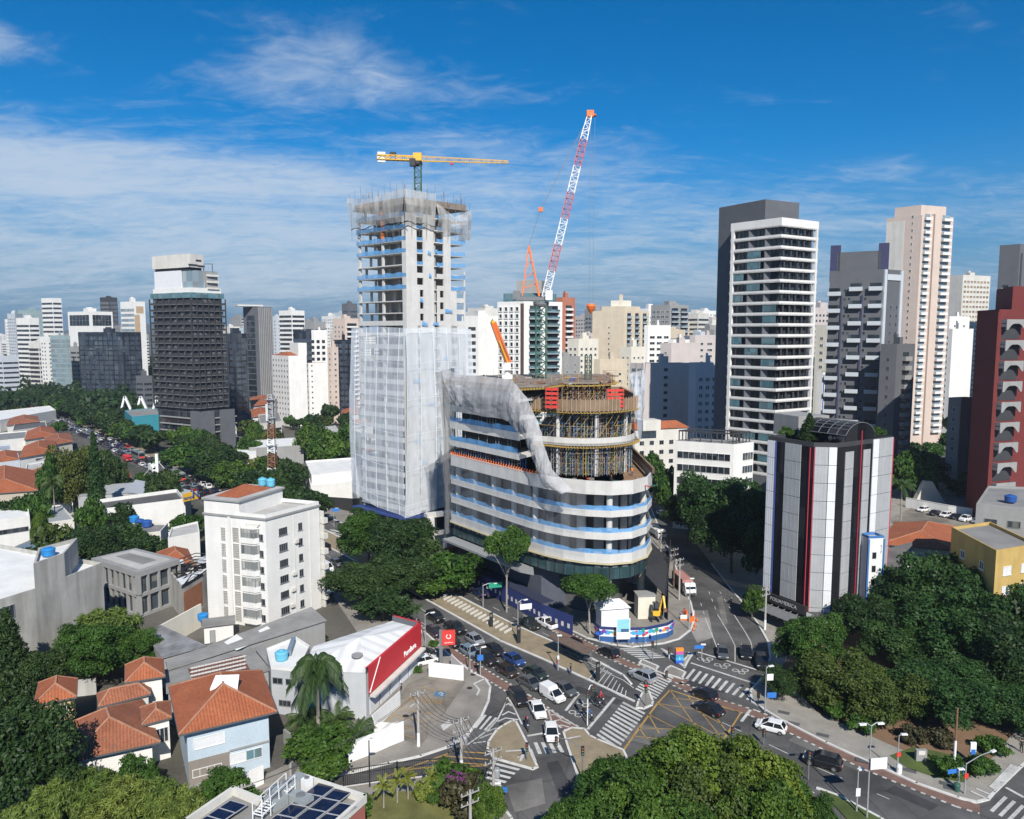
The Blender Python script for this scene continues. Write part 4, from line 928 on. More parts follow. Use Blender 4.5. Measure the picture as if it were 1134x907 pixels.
# ================================================================ THE FINISHED BUILDINGS NEAR THE JUNCTION
gDk=glass('dark office glass',(0.012,0.016,0.02),(0.07,0.08,0.09),0.25); gMd=glass('window glass',(0.03,0.04,0.05),(0.22,0.22,0.20),0.3); gBl=glass('blue green glass',(0.06,0.12,0.14),(0.16,0.24,0.26),0.35)
fW=flat('white window frame',(0.70,0.70,0.68)); fG=flat('grey window frame',(0.20,0.205,0.21)); fK=flat('dark window frame',(0.03,0.03,0.032)); fB=flat('blue window frame',(0.10,0.22,0.40))
wWhite=M('white painted wall',(0.74,0.73,0.70),0.85,0.07,0.3,streak=0.16); wOff=M('off white wall',(0.64,0.62,0.57),0.85,0.1,0.3,streak=0.25); wGrey=M('mid grey wall',(0.30,0.30,0.295),0.85,0.1,0.3,streak=0.25)
wSlate=M('slate grey wall',(0.115,0.12,0.132),0.8,0.12,0.3); wDark=M('dark grey cladding',(0.045,0.046,0.05),0.7,0.15,0.3); wBeige=M('beige wall',(0.58,0.50,0.38),0.85,0.1,0.3,streak=0.2); wPink=M('pinkish grey wall',(0.52,0.47,0.45),0.85,0.08,0.3,streak=0.15)
wSalmon=M('salmon wall',(0.60,0.49,0.42),0.85,0.08,0.2,streak=0.12); wBrick=M('red brick wall',(0.155,0.028,0.025),0.85,0.15,0.4); wOchre=M('ochre wall',(0.52,0.36,0.12),0.85,0.15,0.35,streak=0.35); wWeath=M('weathered concrete wall',(0.45,0.44,0.41),0.9,0.18,0.3,streak=0.75)
wSky=M('pale blue wall',(0.46,0.55,0.62),0.85,0.08,0.4,streak=0.2); wCream=M('cream wall',(0.70,0.66,0.56),0.85,0.08,0.3,streak=0.15); wTan=M('tan wall',(0.46,0.33,0.20),0.85,0.12,0.3)
rfG=M('grey flat roof',(0.24,0.235,0.225),0.9,0.3,0.25); rfW=M('white membrane roof',(0.72,0.72,0.70),0.8,0.14,0.3); rfD=M('dark flat roof',(0.10,0.10,0.10),0.9,0.3,0.3); rfP=M('pale flat roof',(0.45,0.44,0.42),0.9,0.25,0.25)
rfT=tiles('clay tile roof',(0.30,0.085,0.033),(0.40,0.125,0.05)); rfT2=tiles('old clay tile roof',(0.25,0.085,0.04),(0.36,0.13,0.065),moss=0.5); rfC=corrug('grey corrugated roof',(0.27,0.265,0.25),0.5,0.3); rfCm=corrug('pale metal roof',(0.50,0.52,0.54),0.6,0.12,0.45,0.2); rfBl=corrug('blue grey metal roof',(0.20,0.27,0.36),0.6,0.2); rfCw=corrug('white metal roof',(0.70,0.71,0.72),0.9,0.1,0.5); rfCr=corrug('rusty dark corrugated roof',(0.14,0.135,0.13),0.6,0.35,rust=0.7)
# ---- banded residential tower with dark grey slab behind it
def setback(poly,d): return inset(poly,d)
f2=XY(864,225,300); l2=XY(808,238,300); r2=XY(905,234,300); P2=[f2,r2,l2+r2-f2,l2]
t2=thing('banded_apartment_tower','tall apartment tower of white floor bands and dark balconies, dark grey slab on its left','tower',(*((f2+l2+r2)/3),0))
MB().prism(inset(P2,2.2),0.1,83.6).build('core',wDark,t2)
k0=[f2+Vector((-3.0,6)),f2+Vector((9.5,12.5)),f2+Vector((-1,32)),f2+Vector((-12.6,21.5))]
MB().prism(k0,0,91.4).build('service_slab',wSlate,t2)
n2=23; z2=[9.0+3.22*k for k in range(n2+1)]
dl2=(f2-l2).normalized(); dr2=(r2-f2).normalized(); nl2=Vector((dl2.y,-dl2.x)); nr2=Vector((dr2.y,-dr2.x)); L2l=(f2-l2).length; L2r=(r2-f2).length
for k,z in enumerate(z2):
 last=k==n2
 b=MB(); b.prism(P2,z-0.3,z); b.ring(P2,z-0.25,z+(2.2 if last else 0.62),0.16); b.build('floor_band',wWhite if not last else wWhite,t2)
 if last: break
 # glazing line set back behind the balconies; some balconies closed with pale curtain glass
 IN=inset(P2,1.35); g0,g1=IN[3],IN[0]; q=MB(); a=math.atan2(dl2.y,dl2.x)
 rn=random.Random(k*7+1)
 b=MB(); b.mat(0); b.prism(inset(P2,1.4),z+0.01,z+2.9); b.mat(1)
 for (p0,d,n,L) in ((IN[3],dl2,nl2,(IN[0]-IN[3]).length),(IN[0],dr2,nr2,(IN[1]-IN[0]).length)):
  m=int(L/1.3)
  for i in range(m+1): b.prism(quad(p0+d*(L*i/m)+n*.04,0.09,0.12,math.atan2(d.y,d.x)),z+.02,z+2.88)
 b.build('glazing',[gDk,fK],t2)
 for i in range(3):
  if rn.random()<0.2:
   s=L2l*(0.02+0.33*i); b=MB(); b.prism([l2+dl2*s+nl2*-.12,l2+dl2*(s+L2l*.26)+nl2*-.12,l2+dl2*(s+L2l*.26)-nl2*.2,l2+dl2*s-nl2*.2],z+.8,z+2.86); b.build('balcony_glass',gBl,t2)
 for s in (0.36,0.68):
  b=MB(); c_=l2+dl2*(L2l*s)-nl2*.75; b.prism([c_+nl2*.62,c_+nl2*.62+dl2*.25,c_-nl2*.6+dl2*1.6,c_-nl2*.6+dl2*1.3],z+.01,z+2.88); b.build('balcony_screen',wSlate,t2)
 for i in range(5):
  s=L2r*(.12+.18*i)+rn.uniform(-.4,.4); q=f2+dr2*s-nr2*.5; put(t2,'sliding_shutter',MESHC.setdefault('shut',MB().prism(quad((0,0),.7,.08),.01,2.88).mesh('sliding_shutter',[wDark])),(q.x,q.y,z),math.atan2(dr2.y,dr2.x))
flush(t2)
MB().ring(P2,0,8.6,0.4).build('base_wall',wSlate,t2)
for p_ in (l2,r2):
 c_=p_.lerp((f2+l2+r2)/3,.06); MB().prism(quad(c_,.9,.9,math.atan2(dl2.y,dl2.x)),8.6,83).build('corner_pier',wWhite,t2)
# ---- silver and black office building
C37=Vector((51.5,128.3)); L37=Vector((46.6,136.8)); m37=Vector((55.2,127.6)); R37=Vector((69.0,136.2)); B37=Vector((62,148))
P37=[L37,C37,m37,R37,B37]
ob37=thing('office_building','silver and black panelled office building with thin red lines and a planted roof','office building',(58,137,0))
gBk=glass('black facade glass',(0.006,0.007,0.009),(0.03,0.03,0.035),.3,3,.22,.18); MB().prism(P37,0.14,32.5).build('wall',gBk,ob37)
mPan=M('silver metal panel',(0.44,0.45,0.46),0.45,0.08,0.5,streak=0.2,metal=0.15); mPanW=M('white metal panel',(0.72,0.73,0.75),0.4,0.05,0.5,metal=0.0); mRedL2=flat('red facade line',(0.55,0.04,0.07))
def strip(p,q,s0,s1,z0,z1,mat,name,n=9,out=0.12):
 d=(q-p).normalized(); nn=Vector((d.y,-d.x)); dz=(z1-z0)/n
 pm=MB(); w_=s1-s0; pm.box((0,-out/2,dz/2),(w_,out,dz-0.09))
 for i in range(1,4): pm.box((-w_/2+w_*i/4,-out-.01,dz/2),(0.05,0.03,dz-.1))
 me=pm.mesh(name,[mat]); a=math.atan2(d.y,d.x); c=p+d*((s0+s1)/2)
 for k in range(n): put(ob37,name,me,(c.x,c.y,z0+dz*k),a)
eL=(C37-L37).length; eM=(m37-C37).length; eR=(R37-m37).length
strip(L37,C37,0,1.9,4.6,32.6,mPanW,'panel'); strip(L37,C37,3.9,7.3,4.6,32.6,mPan,'panel')
strip(C37,m37,0.25,2.4,1.2,32.6,mPan,'panel',10); strip(C37,m37,2.5,eM,1.2,32.6,mPanW,'panel',10)
strip(m37,R37,2.3,4.6,4,31.6,mPan,'panel'); strip(m37,R37,7.4,9.4,4,31.6,mPan,'panel'); strip(m37,R37,10.2,11.9,3,33.2,mPanW,'panel'); strip(m37,R37,12.0,eR-.05,3,33.2,mPan,'panel')
def vline(p,q,s,z0,z1,mat,w_=.1):
 d=(q-p).normalized(); nn=Vector((d.y,-d.x)); c=p+d*s+nn*.16; MB().prism(quad(c,w_,.12,math.atan2(d.y,d.x)),z0,z1).build('red_line',mat,ob37)
vline(L37,C37,eL-.55,3.2,32.4,mRedL2); vline(C37,m37,0.12,1.2,32.4,mRedL2); vline(m37,R37,6.6,4.5,35,mRedL2); vline(m37,R37,eR-.1,3,33,mRedL2); vline(L37,C37,2.0,4.6,32.6,flat('dark blue line',(0.05,0.08,0.3)),.14)
flush(ob37)
dR=(R37-m37).normalized(); nR=Vector((dR.y,-dR.x)); b=MB(); ctr=m37+dR*6.4; n=10   # glazed barrel roof over the middle bay
for k in range(n):
 s0,s1=-4.2+8.4*k/n,-4.2+8.4*(k+1)/n; h=lambda s:33.0+3.4*math.sqrt(max(0,1-(s/4.6)**2))
 p0,p1=ctr+dR*s0,ctr+dR*s1; b.face([P3(p0-nR*.1,h(s0)),P3(p1-nR*.1,h(s1)),P3(p1-nR*9,h(s1)),P3(p0-nR*9,h(s0))]); b.face([P3(p0-nR*.1,32),P3(p1-nR*.1,32),P3(p1-nR*.1,h(s1)),P3(p0-nR*.1,h(s0))])
b.build('barrel_roof',gBk,ob37); b=MB()
for k in range(n+1):
 s0=-4.2+8.4*k/n; p0=ctr+dR*s0; b.beam(P3(p0,h(s0)+.05),P3(p0-nR*9,h(s0)+.05),.1)
for j in range(6):
 for k in range(n): s0,s1=-4.2+8.4*k/n,-4.2+8.4*(k+1)/n; b.beam(P3(ctr+dR*s0-nR*1.8*j,h(s0)+.05),P3(ctr+dR*s1-nR*1.8*j,h(s1)+.05),.08)
b.build('roof_glazing_bar',mGrey,ob37)
b=MB(); b.ring(P37,32.5,33.3,.3); b.build('parapet',wDark,ob37)
b=MB(); b.prism([L37+Vector((6.5,3)),L37+Vector((13,5)),L37+Vector((10,12)),L37+Vector((4,9))],32.5,36.5); b.build('roof_house',wGrey,ob37)
d_=(C37-L37).normalized(); n_=Vector((d_.y,-d_.x))
b=MB(); b.prism([L37-d_*.3+n_*.1,C37+d_*.1+n_*.1,C37+d_*.1+n_*.55,L37-d_*.3+n_*.55],2.9,4.5); sg=b.build('sign_board',fK,ob37)
text('POLIAMERICA',0.95,flat('pale lettering',(0.45,0.46,0.47)),wallM(L37.lerp(C37,.52)+n_*.56,d_,3.7,.03),ob37,'lettering')
b=MB();
for k in range(8): q0=L37.lerp(C37,k/7); b.beam(P3(q0+n_*.6,2.7),P3(q0+n_*4.2,2.2),.12)
b.prism([L37+n_*.6,C37+n_*.6,C37+n_*4.2,L37+n_*4.2],2.35,2.42); b.build('entrance_canopy',mGrey,ob37)
q=Vector((53.2,124.4)); t=thing('gate_house','low white gate house with a curved wall and dark door beside the silver office building','gate house',(*q,0.14)); b=MB(); dd=dR
b.mat(0).prism([q,q+dd*5,q+dd*5+Vector((-2,3.4)),q+Vector((-2,3.4))],0.14,3.6,top=1); b.build('wall',[wWhite,rfD],t)
MB().prism([q+dd*1.5+nR*.06,q+dd*2.9+nR*.06,q+dd*2.9-nR*.1,q+dd*1.5-nR*.1],.15,2.5).build('door',fK,t)
b=MB(); n=8
for k in range(n):
 a0,a1=k/n,(k+1)/n; h0,h1=3.4-2.2*math.sin(a0*1.5),3.4-2.2*math.sin(a1*1.5); p0,p1=q+dd*(5+3*a0),q+dd*(5+3*a1); b.add([P3(p0,.14),P3(p1,.14),P3(p1,h1),P3(p0,h0),P3(p0-nR*.2,.14),P3(p1-nR*.2,.14),P3(p1-nR*.2,h1),P3(p0-nR*.2,h0)],[(0,1,2,3),(5,4,7,6),(3,2,6,7),(0,3,7,4),(1,5,6,2)])
b.build('curved_wall',wWhite,t)
# stair tower, white with blue edges
q=XY(973,131); t=thing('stair_tower','narrow white stair tower with blue edges in front of the silver office building','tower',(*q,0.14)); a=0.12
sp_=quad(q,2.9,2.6,a); b=MB(); b.mat(0).prism(sp_,.14,16.2,top=1); b.build('wall',[wWhite,rfP],t); mBl=flat('blue trim',(0.05,0.16,0.38))
for p_ in sp_[:4]: MB().prism(quad(p_.lerp(q,.02),.3,.3,a),.14,16.1).build('corner_trim',mBl,t)
MB().ring(sp_,16.2,16.6,.3).build('cap_trim',mBl,t); p,q2=edge(sp_,0); grid(t,p,q2,3,2.4,5,1,win(.7,1.1,fK,gDk,1),'window',0.4,1.0); flush(t)
text('5\n1\n7',0.55,fK,wallM(p.lerp(q2,.82),q2-p,14.2,.05),t,'lettering')
# ---- white seven storey block
gPaleW=glass('bay glass',(0.10,0.11,0.11),(0.42,0.42,0.40),.55,1.2)
F1=G(298,697).xy; R1=Vector((-36.2,139.8)); l1=Vector((-55.2,133.6)); B1=R1+l1-F1
H1=19.6
lb=thing('white_apartment_block','white seven storey apartment block with bay windows and a red tiled roof house','apartment block',(*((R1+l1)/2),0))
b=MB(); b.mat(0).prism([F1,R1,B1,l1],0,H1,top=1); b.build('wall',[wWhite,rfP],lb)
dR1=(R1-F1).normalized(); nR1=Vector((dR1.y,-dR1.x)); dL1=(F1-l1).normalized(); nL1=Vector((dL1.y,-dL1.x)); ER=(R1-F1).length; EL=(F1-l1).length
MB().ring(inset([F1,R1,B1,l1],-.2),H1-.05,H1+.3,.45).build('cornice',wGrey,lb)
MB().ring([F1,R1,B1,l1],H1+.31,H1+.9,.25).build('parapet',wWhite,lb)
tp=[l1+dL1*0.02-nL1*.02,l1+dL1*(EL*.58)-nL1*.02,l1+dL1*(EL*.58)-nL1*(ER-.3),l1+dL1*.02-nL1*(ER-.3)]; pent=MB().prism(tp,H1,H1+2.7).build('penthouse',wWhite,lb)
MB().ring(inset(tp,-.3),H1+2.7,H1+3.0,.6).build('eaves',wGrey,lb)
cc=sum(tp,Vector((0,0)))/4; b=MB();
for i in range(4): p_,q_=inset(tp,1.3)[i],inset(tp,1.3)[(i+1)%4]; b.slope([P3(p_,H1+3.1),P3(q_,H1+3.1),P3(cc,H1+4.6)],(q_-p_).to_3d())
b.build('roof',rfT,lb)
for k in range(6):
 z=1.6+2.9*k
 for s,w_ in ((ER*.30,1.9),(ER*.62,0.95)):
  q=F1+dR1*s; put(lb,'window',win(w_,1.35,fG,gDk,4 if w_>1.5 else 2,1,.06,.08,True),(q.x,q.y,z),math.atan2(dR1.y,dR1.x))
 q=l1+dL1*(EL-1.1); put(lb,'window',win(1.0,1.2,fG,gDk,2,1,.06,.08,True),(q.x,q.y,z-.3),math.atan2(dL1.y,dL1.x))
 # angled bay with wide glazing
 s0=EL*.60; bw=3.9; P_=[l1+dL1*s0,l1+dL1*(s0+bw),l1+dL1*(s0+bw-.5)+nL1*.9,l1+dL1*(s0+.7)+nL1*.9]
 by=MB(); by.prism(P_,z-.75,z+.25); by.prism(inset(P_,.03),z+1.85,z+2.0); by.mat(1).prism(inset(P_,.06),z+.25,z+1.85); by.mat(2)
 for i in range(4): c_=inset(P_,.03)[i]; by.prism(quad(c_,.14,.14),z+.25,z+1.85)
 for f_ in (.25,.5,.75): c_=P_[3].lerp(P_[2],f_)+nL1*-.03 if False else (l1+dL1*(s0+.7)).lerp(l1+dL1*(s0+bw-.5),f_)+nL1*.88; by.prism(quad(c_,.08,.08),z+.25,z+1.85)
 by.build('bay_window',[wWhite,gPaleW,fG],lb)
 # pierced block screens on the stair and service columns
 for s,w_,h_ in ((EL*.31,0.85,2.3),(EL*.515,1.25,2.5)):
  q=l1+dL1*s; sc_=MB(); sc_.mat(0).box((0,-.02,h_/2),(w_,.04,h_)); sc_.mat(1); nx,ny=max(3,int(w_/.25)),8
  for i in range(nx+1): sc_.box((-w_/2+w_*i/nx,-.06,h_/2),(.07,.1,h_))
  for j in range(ny+1): sc_.box((0,-.055,h_*j/ny),(w_,.11,.08))
  key=('scr',w_); MESHC.setdefault(key,sc_.mesh('block_screen',[mDark,wOff])); put(lb,'block_screen',MESHC[key],(q.x,q.y,z-.9),math.atan2(dL1.y,dL1.x))
MB().prism(inset(tp,-.25),H1+3.0,H1+3.08).build('flat_rim',rfP,lb)
for k in (0,1,2,4): q=F1+dR1*(ER*.42+k*.35); put(lb,'air_conditioner',MESHC.setdefault('ac',MB().box((0,-.25,.3),(.8,.45,.6)).mesh('air_conditioner',[wOff])),(q.x,q.y,2.4+2.9*k),math.atan2(dR1.y,dR1.x))
for s in (.5,.8): q=F1+dR1*(ER*s)+nR1*.08; MB().tube([P3(q,.2),P3(q,H1-.3)],.06,6).build('drain_pipe',wOff,lb)
flush(lb)
for s in (EL*.42,):
 q=l1+dL1*s+nL1*.12; MB().prism(quad(q,.5,.3,math.atan2(dL1.y,dL1.x)),0,H1).build('pilaster',wWhite,lb)
q=l1+dL1*(EL*.68)+nL1*.3; b=MB(); b.add([P3(q,H1-.8),P3(q+dL1*3.2,H1-.8),P3(q+dL1*1.6+nL1*.2,H1-2.6),P3(q-nL1*1.2,H1-.8),P3(q+dL1*3.2-nL1*1.2,H1-.8)],[(0,1,2),(0,2,3),(1,4,2),(0,3,4,1)]); b.build('roof_chute',wOff,lb)
q=R1-dR1*.15+nR1*0; b=MB()
for k in range(6): c_=R1+Vector((.5,.6)); b.prism(quad(c_,1.0,1.6,math.atan2(dR1.y,dR1.x)),1.5+2.95*k,2.5+2.95*k)
b.prism(quad(R1+Vector((.25,.5)),.3,1.2,math.atan2(dR1.y,dR1.x)),0,18.6); b.build('rear_balcony',wOff,lb)
def tank(c,z,lab,mat,r=0.9,h=1.4):
 t=thing('water_tank',lab,'water tank',(c[0],c[1],z)); b=MB(); b.lathe((c[0],c[1],z),[(r*.8,0),(r*.95,h*.15),(r,h*.75),(r*1.05,h*.78),(r*1.05,h*.86),(r*.8,h),(0.05,h*1.05)],18); b.build('tank_body',mat,t,smooth=False)
 b=MB(); b.lathe((c[0],c[1],z+h*1.02),[(r*.35,0),(r*.35,.12),(r*.3,.16)],12); b.build('lid',mat,t); return t
mTB=flat('bright blue plastic',(0.02,0.20,0.50)); mTC=flat('light blue plastic',(0.12,0.42,0.58)); mTD=flat('deep blue plastic',(0.02,0.08,0.30))
for i,(dx,lab) in enumerate(((0,'left light blue water tank on the roof of the white seven storey block'),(1.9,'right light blue water tank on the roof of the white seven storey block'))):
 q=l1+dL1*(EL*.30+dx)-nL1*(ER-1.4); tank(q,H1+3.26,lab,mTC,.8,1.5)
# ---- shop with the red fascia
S=[G(405,809).xy,G(463,741).xy,Vector((-16.2,118.5)),Vector((-24.5,128.5)),Vector((-37.5,119.5)),Vector((-33.6,109))]
s0,s1=Vector((-19.6,97.6)),Vector((-14.6,113.2)); s2=G(434,688,6.6).xy; s3=G(347,716,6.6).xy; s4=G(333,744,6.6).xy
SP=[s0,s1,s2,s3,s4]; SH=7.0
st=thing('shop','white roofed shop with a long red metal fascia facing the car park','shop',(-25,106,0))
b=MB(); b.mat(0).prism(SP,0.1,SH-.4); b.build('wall',[M('light grey shop wall',(0.47,0.49,0.51),0.8,0.08,0.4,streak=0.15)],st)
c_=sum(SP,Vector((0,0)))/5; b=MB()
for i in range(5): p_,q_=SP[i],SP[(i+1)%5]; b.slope([P3(p_,SH-.35),P3(q_,SH-.35),P3(c_,SH+1.0)],(q_-p_).to_3d())
b.build('roof',corrug('smooth white shop roof',(0.72,0.72,0.71),2.2,.1,.6),st)
df=(s1-s0).normalized(); nf=Vector((df.y,-df.x)); LF=(s1-s0).length; mFas=corrug('red metal fascia',(0.55,0.02,0.03),0.5,0.06)
b=MB(); e0,e1=s0-df*.2+nf*.5,s1+df*.3+nf*.5; b.slope([P3(e0,3.7),P3(e1,3.7),P3(e1,SH+.5),P3(e0,SH+.5)],df.to_3d()); e2=s2+Vector((0.3,.3)); d2=(e2-e1)
b.slope([P3(e1,3.7),P3(e2,3.7),P3(e2,SH+.5),P3(e1,SH+.5)],d2.to_3d())
for a_,c2 in ((e0,e1),(e1,e2)): n_=Vector(((c2-a_).y,-(c2-a_).x)).normalized(); b.mat(0).face([P3(a_,SH+.5),P3(c2,SH+.5),P3(c2-n_*.4,SH+.5),P3(a_-n_*.4,SH+.5)]); b.mat(1).face([P3(c2-n_*.4,SH+.5),P3(c2-n_*.4,SH-.4),P3(a_-n_*.4,SH-.4),P3(a_-n_*.4,SH+.5)])
b.build('fascia',[mFas,wSlate],st)
text('Pandora',1.25,mWhite,wallM(s0.lerp(s1,.77)+nf*.5,df,4.75,.05),st,'lettering',.05)
b=MB(); b.beam(P3(e0+nf*.04+df*.3,3.9),P3(e0+nf*.04+df*3.4,7.6),.1); b.build('fascia_stripe',mWhite,st)
b=MB(); b.prism([s0+nf*.55,s1+nf*.55,s1+nf*1.4,s0+nf*1.4],3.35,3.65); b.build('awning',wOff,st)
b=MB()
for k in range(5): q=s0+df*(2.2+3.1*k)+nf*.03; b.prism(quad(q,2.5,.08,math.atan2(df.y,df.x)),.3,3.1)
b.build('shop_window',mPanW,st)
q=s0.lerp(s4,.25)+Vector((.9,3)); b=MB(); b.lathe((-21.4,101,SH+.2),[(.05,0),(.7,.25),(.8,.5)],14); b.beam((-21.4,101,SH-.4),(-21.4,101,SH+.5),.12); b.build('satellite_dish',wGrey,st)
# low white annex on its left, with the blue tank
t=thing('shop_annex','low white annex with flat roof between the corrugated sheds and the white roofed shop','annex',(-35,105,0))
A=[G(300,741,6.3).xy,G(329,744,6.3).xy,G(343,717,6.3).xy,G(328,707,6.3).xy,G(295,720,6.3).xy]; b=MB(); b.mat(0).prism(A,0,6.3,top=1); b.build('wall',[M('annex wall',(0.42,0.44,0.46),0.8,0.1,0.4),rfW],t); MB().ring(A,6.3,6.6,.2).build('parapet',wWhite,t)
p,q=A[0],A[1]; grid(t,p,q,4.3,3,1,2,win(1.5,.9,fG,gDk,2),'window'); grid(t,p,q,1.2,3,1,1,win(1.8,.9,fG,gDk,3),'window'); flush(t)
b=MB(); b.prism([A[2]+Vector((-2.4,-3)),A[2]+Vector((-1.8,-3)),A[3]+Vector((.4,-1.6)),A[3]+Vector((-.2,-1.6))],6.31,7.2); b.build('roof_light',rfBl,t)
tank(G(312,731,6.3).xy,6.32,'light blue water tank on the white annex roof beside the shop',mTC,.9,1.3)
# ---- tiled houses on the left
def hip(b,P,z,rise,over=0.6,k=0.42):
 """hipped roof on a four sided plan; ridge along the longer side"""
 P=inset(P,-over); e0=(P[1]-P[0]).length+(P[3]-P[2]).length; e1=(P[2]-P[1]).length+(P[0]-P[3]).length
 if e0<e1: P=P[1:]+P[:1]; e0,e1=e1,e0
 m0=P[0].lerp(P[3],.5); m1=P[1].lerp(P[2],.5); f=min(.46,e1/e0*k); r0=m0.lerp(m1,f); r1=m1.lerp(m0,f); Z=z+rise
 b.slope([P3(P[0],z),P3(P[1],z),P3(r1,Z),P3(r0,Z)],(P[1]-P[0]).to_3d()); b.slope([P3(P[2],z),P3(P[3],z),P3(r0,Z),P3(r1,Z)],(P[3]-P[2]).to_3d())
 b.slope([P3(P[1],z),P3(P[2],z),P3(r1,Z)],(P[2]-P[1]).to_3d()); b.slope([P3(P[3],z),P3(P[0],z),P3(r0,Z)],(P[0]-P[3]).to_3d())
 b.face([P3(P[i],z-.02) for i in (3,2,1,0)]); return P,r0,r1,Z
mFasc=flat('dark eaves board',(0.10,0.10,0.10)); mRidge=M('ridge mortar',(0.42,0.22,0.14),0.9,0.3,1)
def house(name,label,P,z,rise,wallm,roofm,wins=(),over=.6,cat='house',group=None,chim=None):
 P=ccw([Vector(p[:2]) for p in P]); c=sum(P,Vector((0,0)))/len(P); r=thing(name,label,cat,(*c,0),group)
 FOOT.append(P); MB().prism(P,0,z).build('wall',wallm,r); b=MB(); E,r0,r1,Z=hip(b,P,z,rise,over); b.build('roof',roofm,r)
 b=MB()
 for i in range(4): b.beam(P3(E[i],z-.1),P3(E[(i+1)%4],z-.1),.12,.2)
 b.build('eaves_gutter',mFasc,r)
 b=MB(); b.beam(P3(r0,Z+.02),P3(r1,Z+.02),.22,.14)
 for i,e in enumerate(E): b.beam(P3(e,z+.04),P3(r0 if (e-r0).length<(e-r1).length else r1,Z+.02),.2,.12)
 b.build('ridge_tiles',mRidge,r)
 for side,s,w_,zz,h_,fr,gl,nx in wins:
  p,q=P[side],P[(side+1)%4]; d=(q-p).normalized(); c_=p.lerp(q,s); put(r,'window',win(w_,h_,fr,gl,nx),(c_.x,c_.y,zz),math.atan2(d.y,d.x))
 flush(r)
 if chim: MB().prism(quad(chim,.9,.9,.3),z+.3,Z+.9).build('chimney',wOff,r)
 return r,E,r0,r1,Z
gWh=M('drawn white blind',(0.66,0.67,0.68),0.7,0.06,1.0)
hb=inset([G(198,814,7.2).xy,G(307,788,7.2).xy,G(290,742,7.2).xy,G(187,760,7.2).xy],.9)
r,E,r0,r1,Z=house('tiled_house','pale blue two storey house with a big orange tiled roof and a skylight',hb,7.2,2.7,wSky,rfT,[(0,.26,3.4,4.5,1.35,fW,gWh,2),(0,.80,1.9,1.6,1.3,fW,gBl,2),(0,.60,1.9,1.6,1.3,fW,gWh,2),(0,.22,3.2,1.2,1.0,fW,gBl,4)],.9)
p,q=hb[0],hb[1]; d=(q-p).normalized(); n_=Vector((d.y,-d.x)); MB().prism([p+n_*.05,p.lerp(q,.5)+n_*.05,p.lerp(q,.5)-n_*.1,p-n_*.1],.2,3.3).build('plinth',M('brown grey render',(0.25,0.22,0.19),0.9),r); b=MB(); b.beam(P3(p.lerp(q,.5)+n_*.1,3.4),P3(q+n_*.1,3.4),.18); b.build('string_course',wGrey,r)
c_=(r0+r1)/2+Vector((.9,-1.0)); b=MB(); b.add([P3(c_+Vector((-1.6,-.9)),Z-.45),P3(c_+Vector((1.6,-.6)),Z-.45),P3(c_+Vector((1.3,.9)),Z+.5),P3(c_+Vector((-1.5,.7)),Z+.5),P3(c_+Vector((-1.6,-.9)),Z-1.2),P3(c_+Vector((1.6,-.6)),Z-1.2)],[(0,1,2,3),(4,5,1,0),(5,2,1),(4,0,3)]); b.build('skylight',mWhite,r)
house('tiled_house','white bungalow with a large worn orange hipped roof behind the dark round tree',[G(84,838,4.3).xy,G(168,820,4.3).xy,G(152,780,4.3).xy,G(74,806,4.3).xy],4.3,2.4,wWhite,rfT2,[(0,.28,1.1,1.0,1.6,fG,gDk,2),(0,.72,1.5,1.3,1.2,fW,gBl,2)],.8)
house('tiled_house','small white wing with an orange roof between the bungalow and the blue house',[G(160,801,5.2).xy,G(187,794,5.2).xy,G(186,778,5.2).xy,G(158,784,5.2).xy],5.2,.9,wWhite,rfT2,[(0,.6,1.9,2.2,1.9,fW,gDk,4)],.3)
house('tiled_house','small peach house with an orange hipped roof and white ridge lines',[G(41,779,5.6).xy,G(81,771,5.6).xy,G(82,753,5.6).xy,G(46,757,5.6).xy],5.6,1.5,M('peach wall',(0.62,0.42,0.28),0.85,0.08),rfT,[(0,.62,1.5,3.2,1.5,fW,gDk,1)],.4)
house('tiled_house','low orange roofed wing behind the worn roofed bungalow, right of the peach house',[G(112,781,5).xy,G(164,768,5).xy,G(164,760,5).xy,G(110,769,5).xy],5.0,1.2,wOff,rfT2,[],.3)
house('tiled_house','white house with a small orange roof in front of the corrugated sheds',[G(142,754,6.4).xy,G(179,748,6.4).xy,G(177,731,6.4).xy,G(142,737,6.4).xy],6.4,1.5,wWhite,rfT,[(0,.5,.6,3.4,.8,fW,gDk,1)],.4)
# ---- sheds with corrugated roofs between the houses and the white block
def shed(name,label,Pz,wallm,roofm,cat='shed'):
 """single pitch roof over walls; Pz = roof corners with heights (first edge is the eave)"""
 c=sum((Vector(p[:2]) for p in Pz),Vector((0,0)))/len(Pz); r=thing(name,label,cat,(*c,0)); b=MB(); n=len(Pz); Q=[Vector(p) for p in Pz]
 FOOT.append(ccw([q.xy for q in Q])); I=inset([q.xy for q in Q],.25); ar=[I[i] for i in range(n)]
 for i in range(n):
  j=(i+1)%n; b.face([P3(ar[i],0),P3(ar[j],0),P3(ar[j],Q[j].z-.12),P3(ar[i],Q[i].z-.12)])
 b.build('wall',wallm,r); b=MB(); b.slope(Q,(Q[1]-Q[0])); b.face([q-Vector((0,0,.1)) for q in reversed(Q)])
 for i in range(n): j=(i+1)%n; b.face([Q[i]-Vector((0,0,.1)),Q[j]-Vector((0,0,.1)),Q[j],Q[i]])
 b.build('roof',roofm,r); return r
def at(u,v,z): return tuple(G(u,v,z))
shed('corrugated_shed','dark streaked corrugated roof beside the leafy bamboo clump',[at(158,700,5),at(180,729,5),at(229,715,5.6),at(178,692,5.6)],wGrey,corrug('dark streaked corrugated roof',(0.24,0.24,0.24),.9,.6,rust=.1))
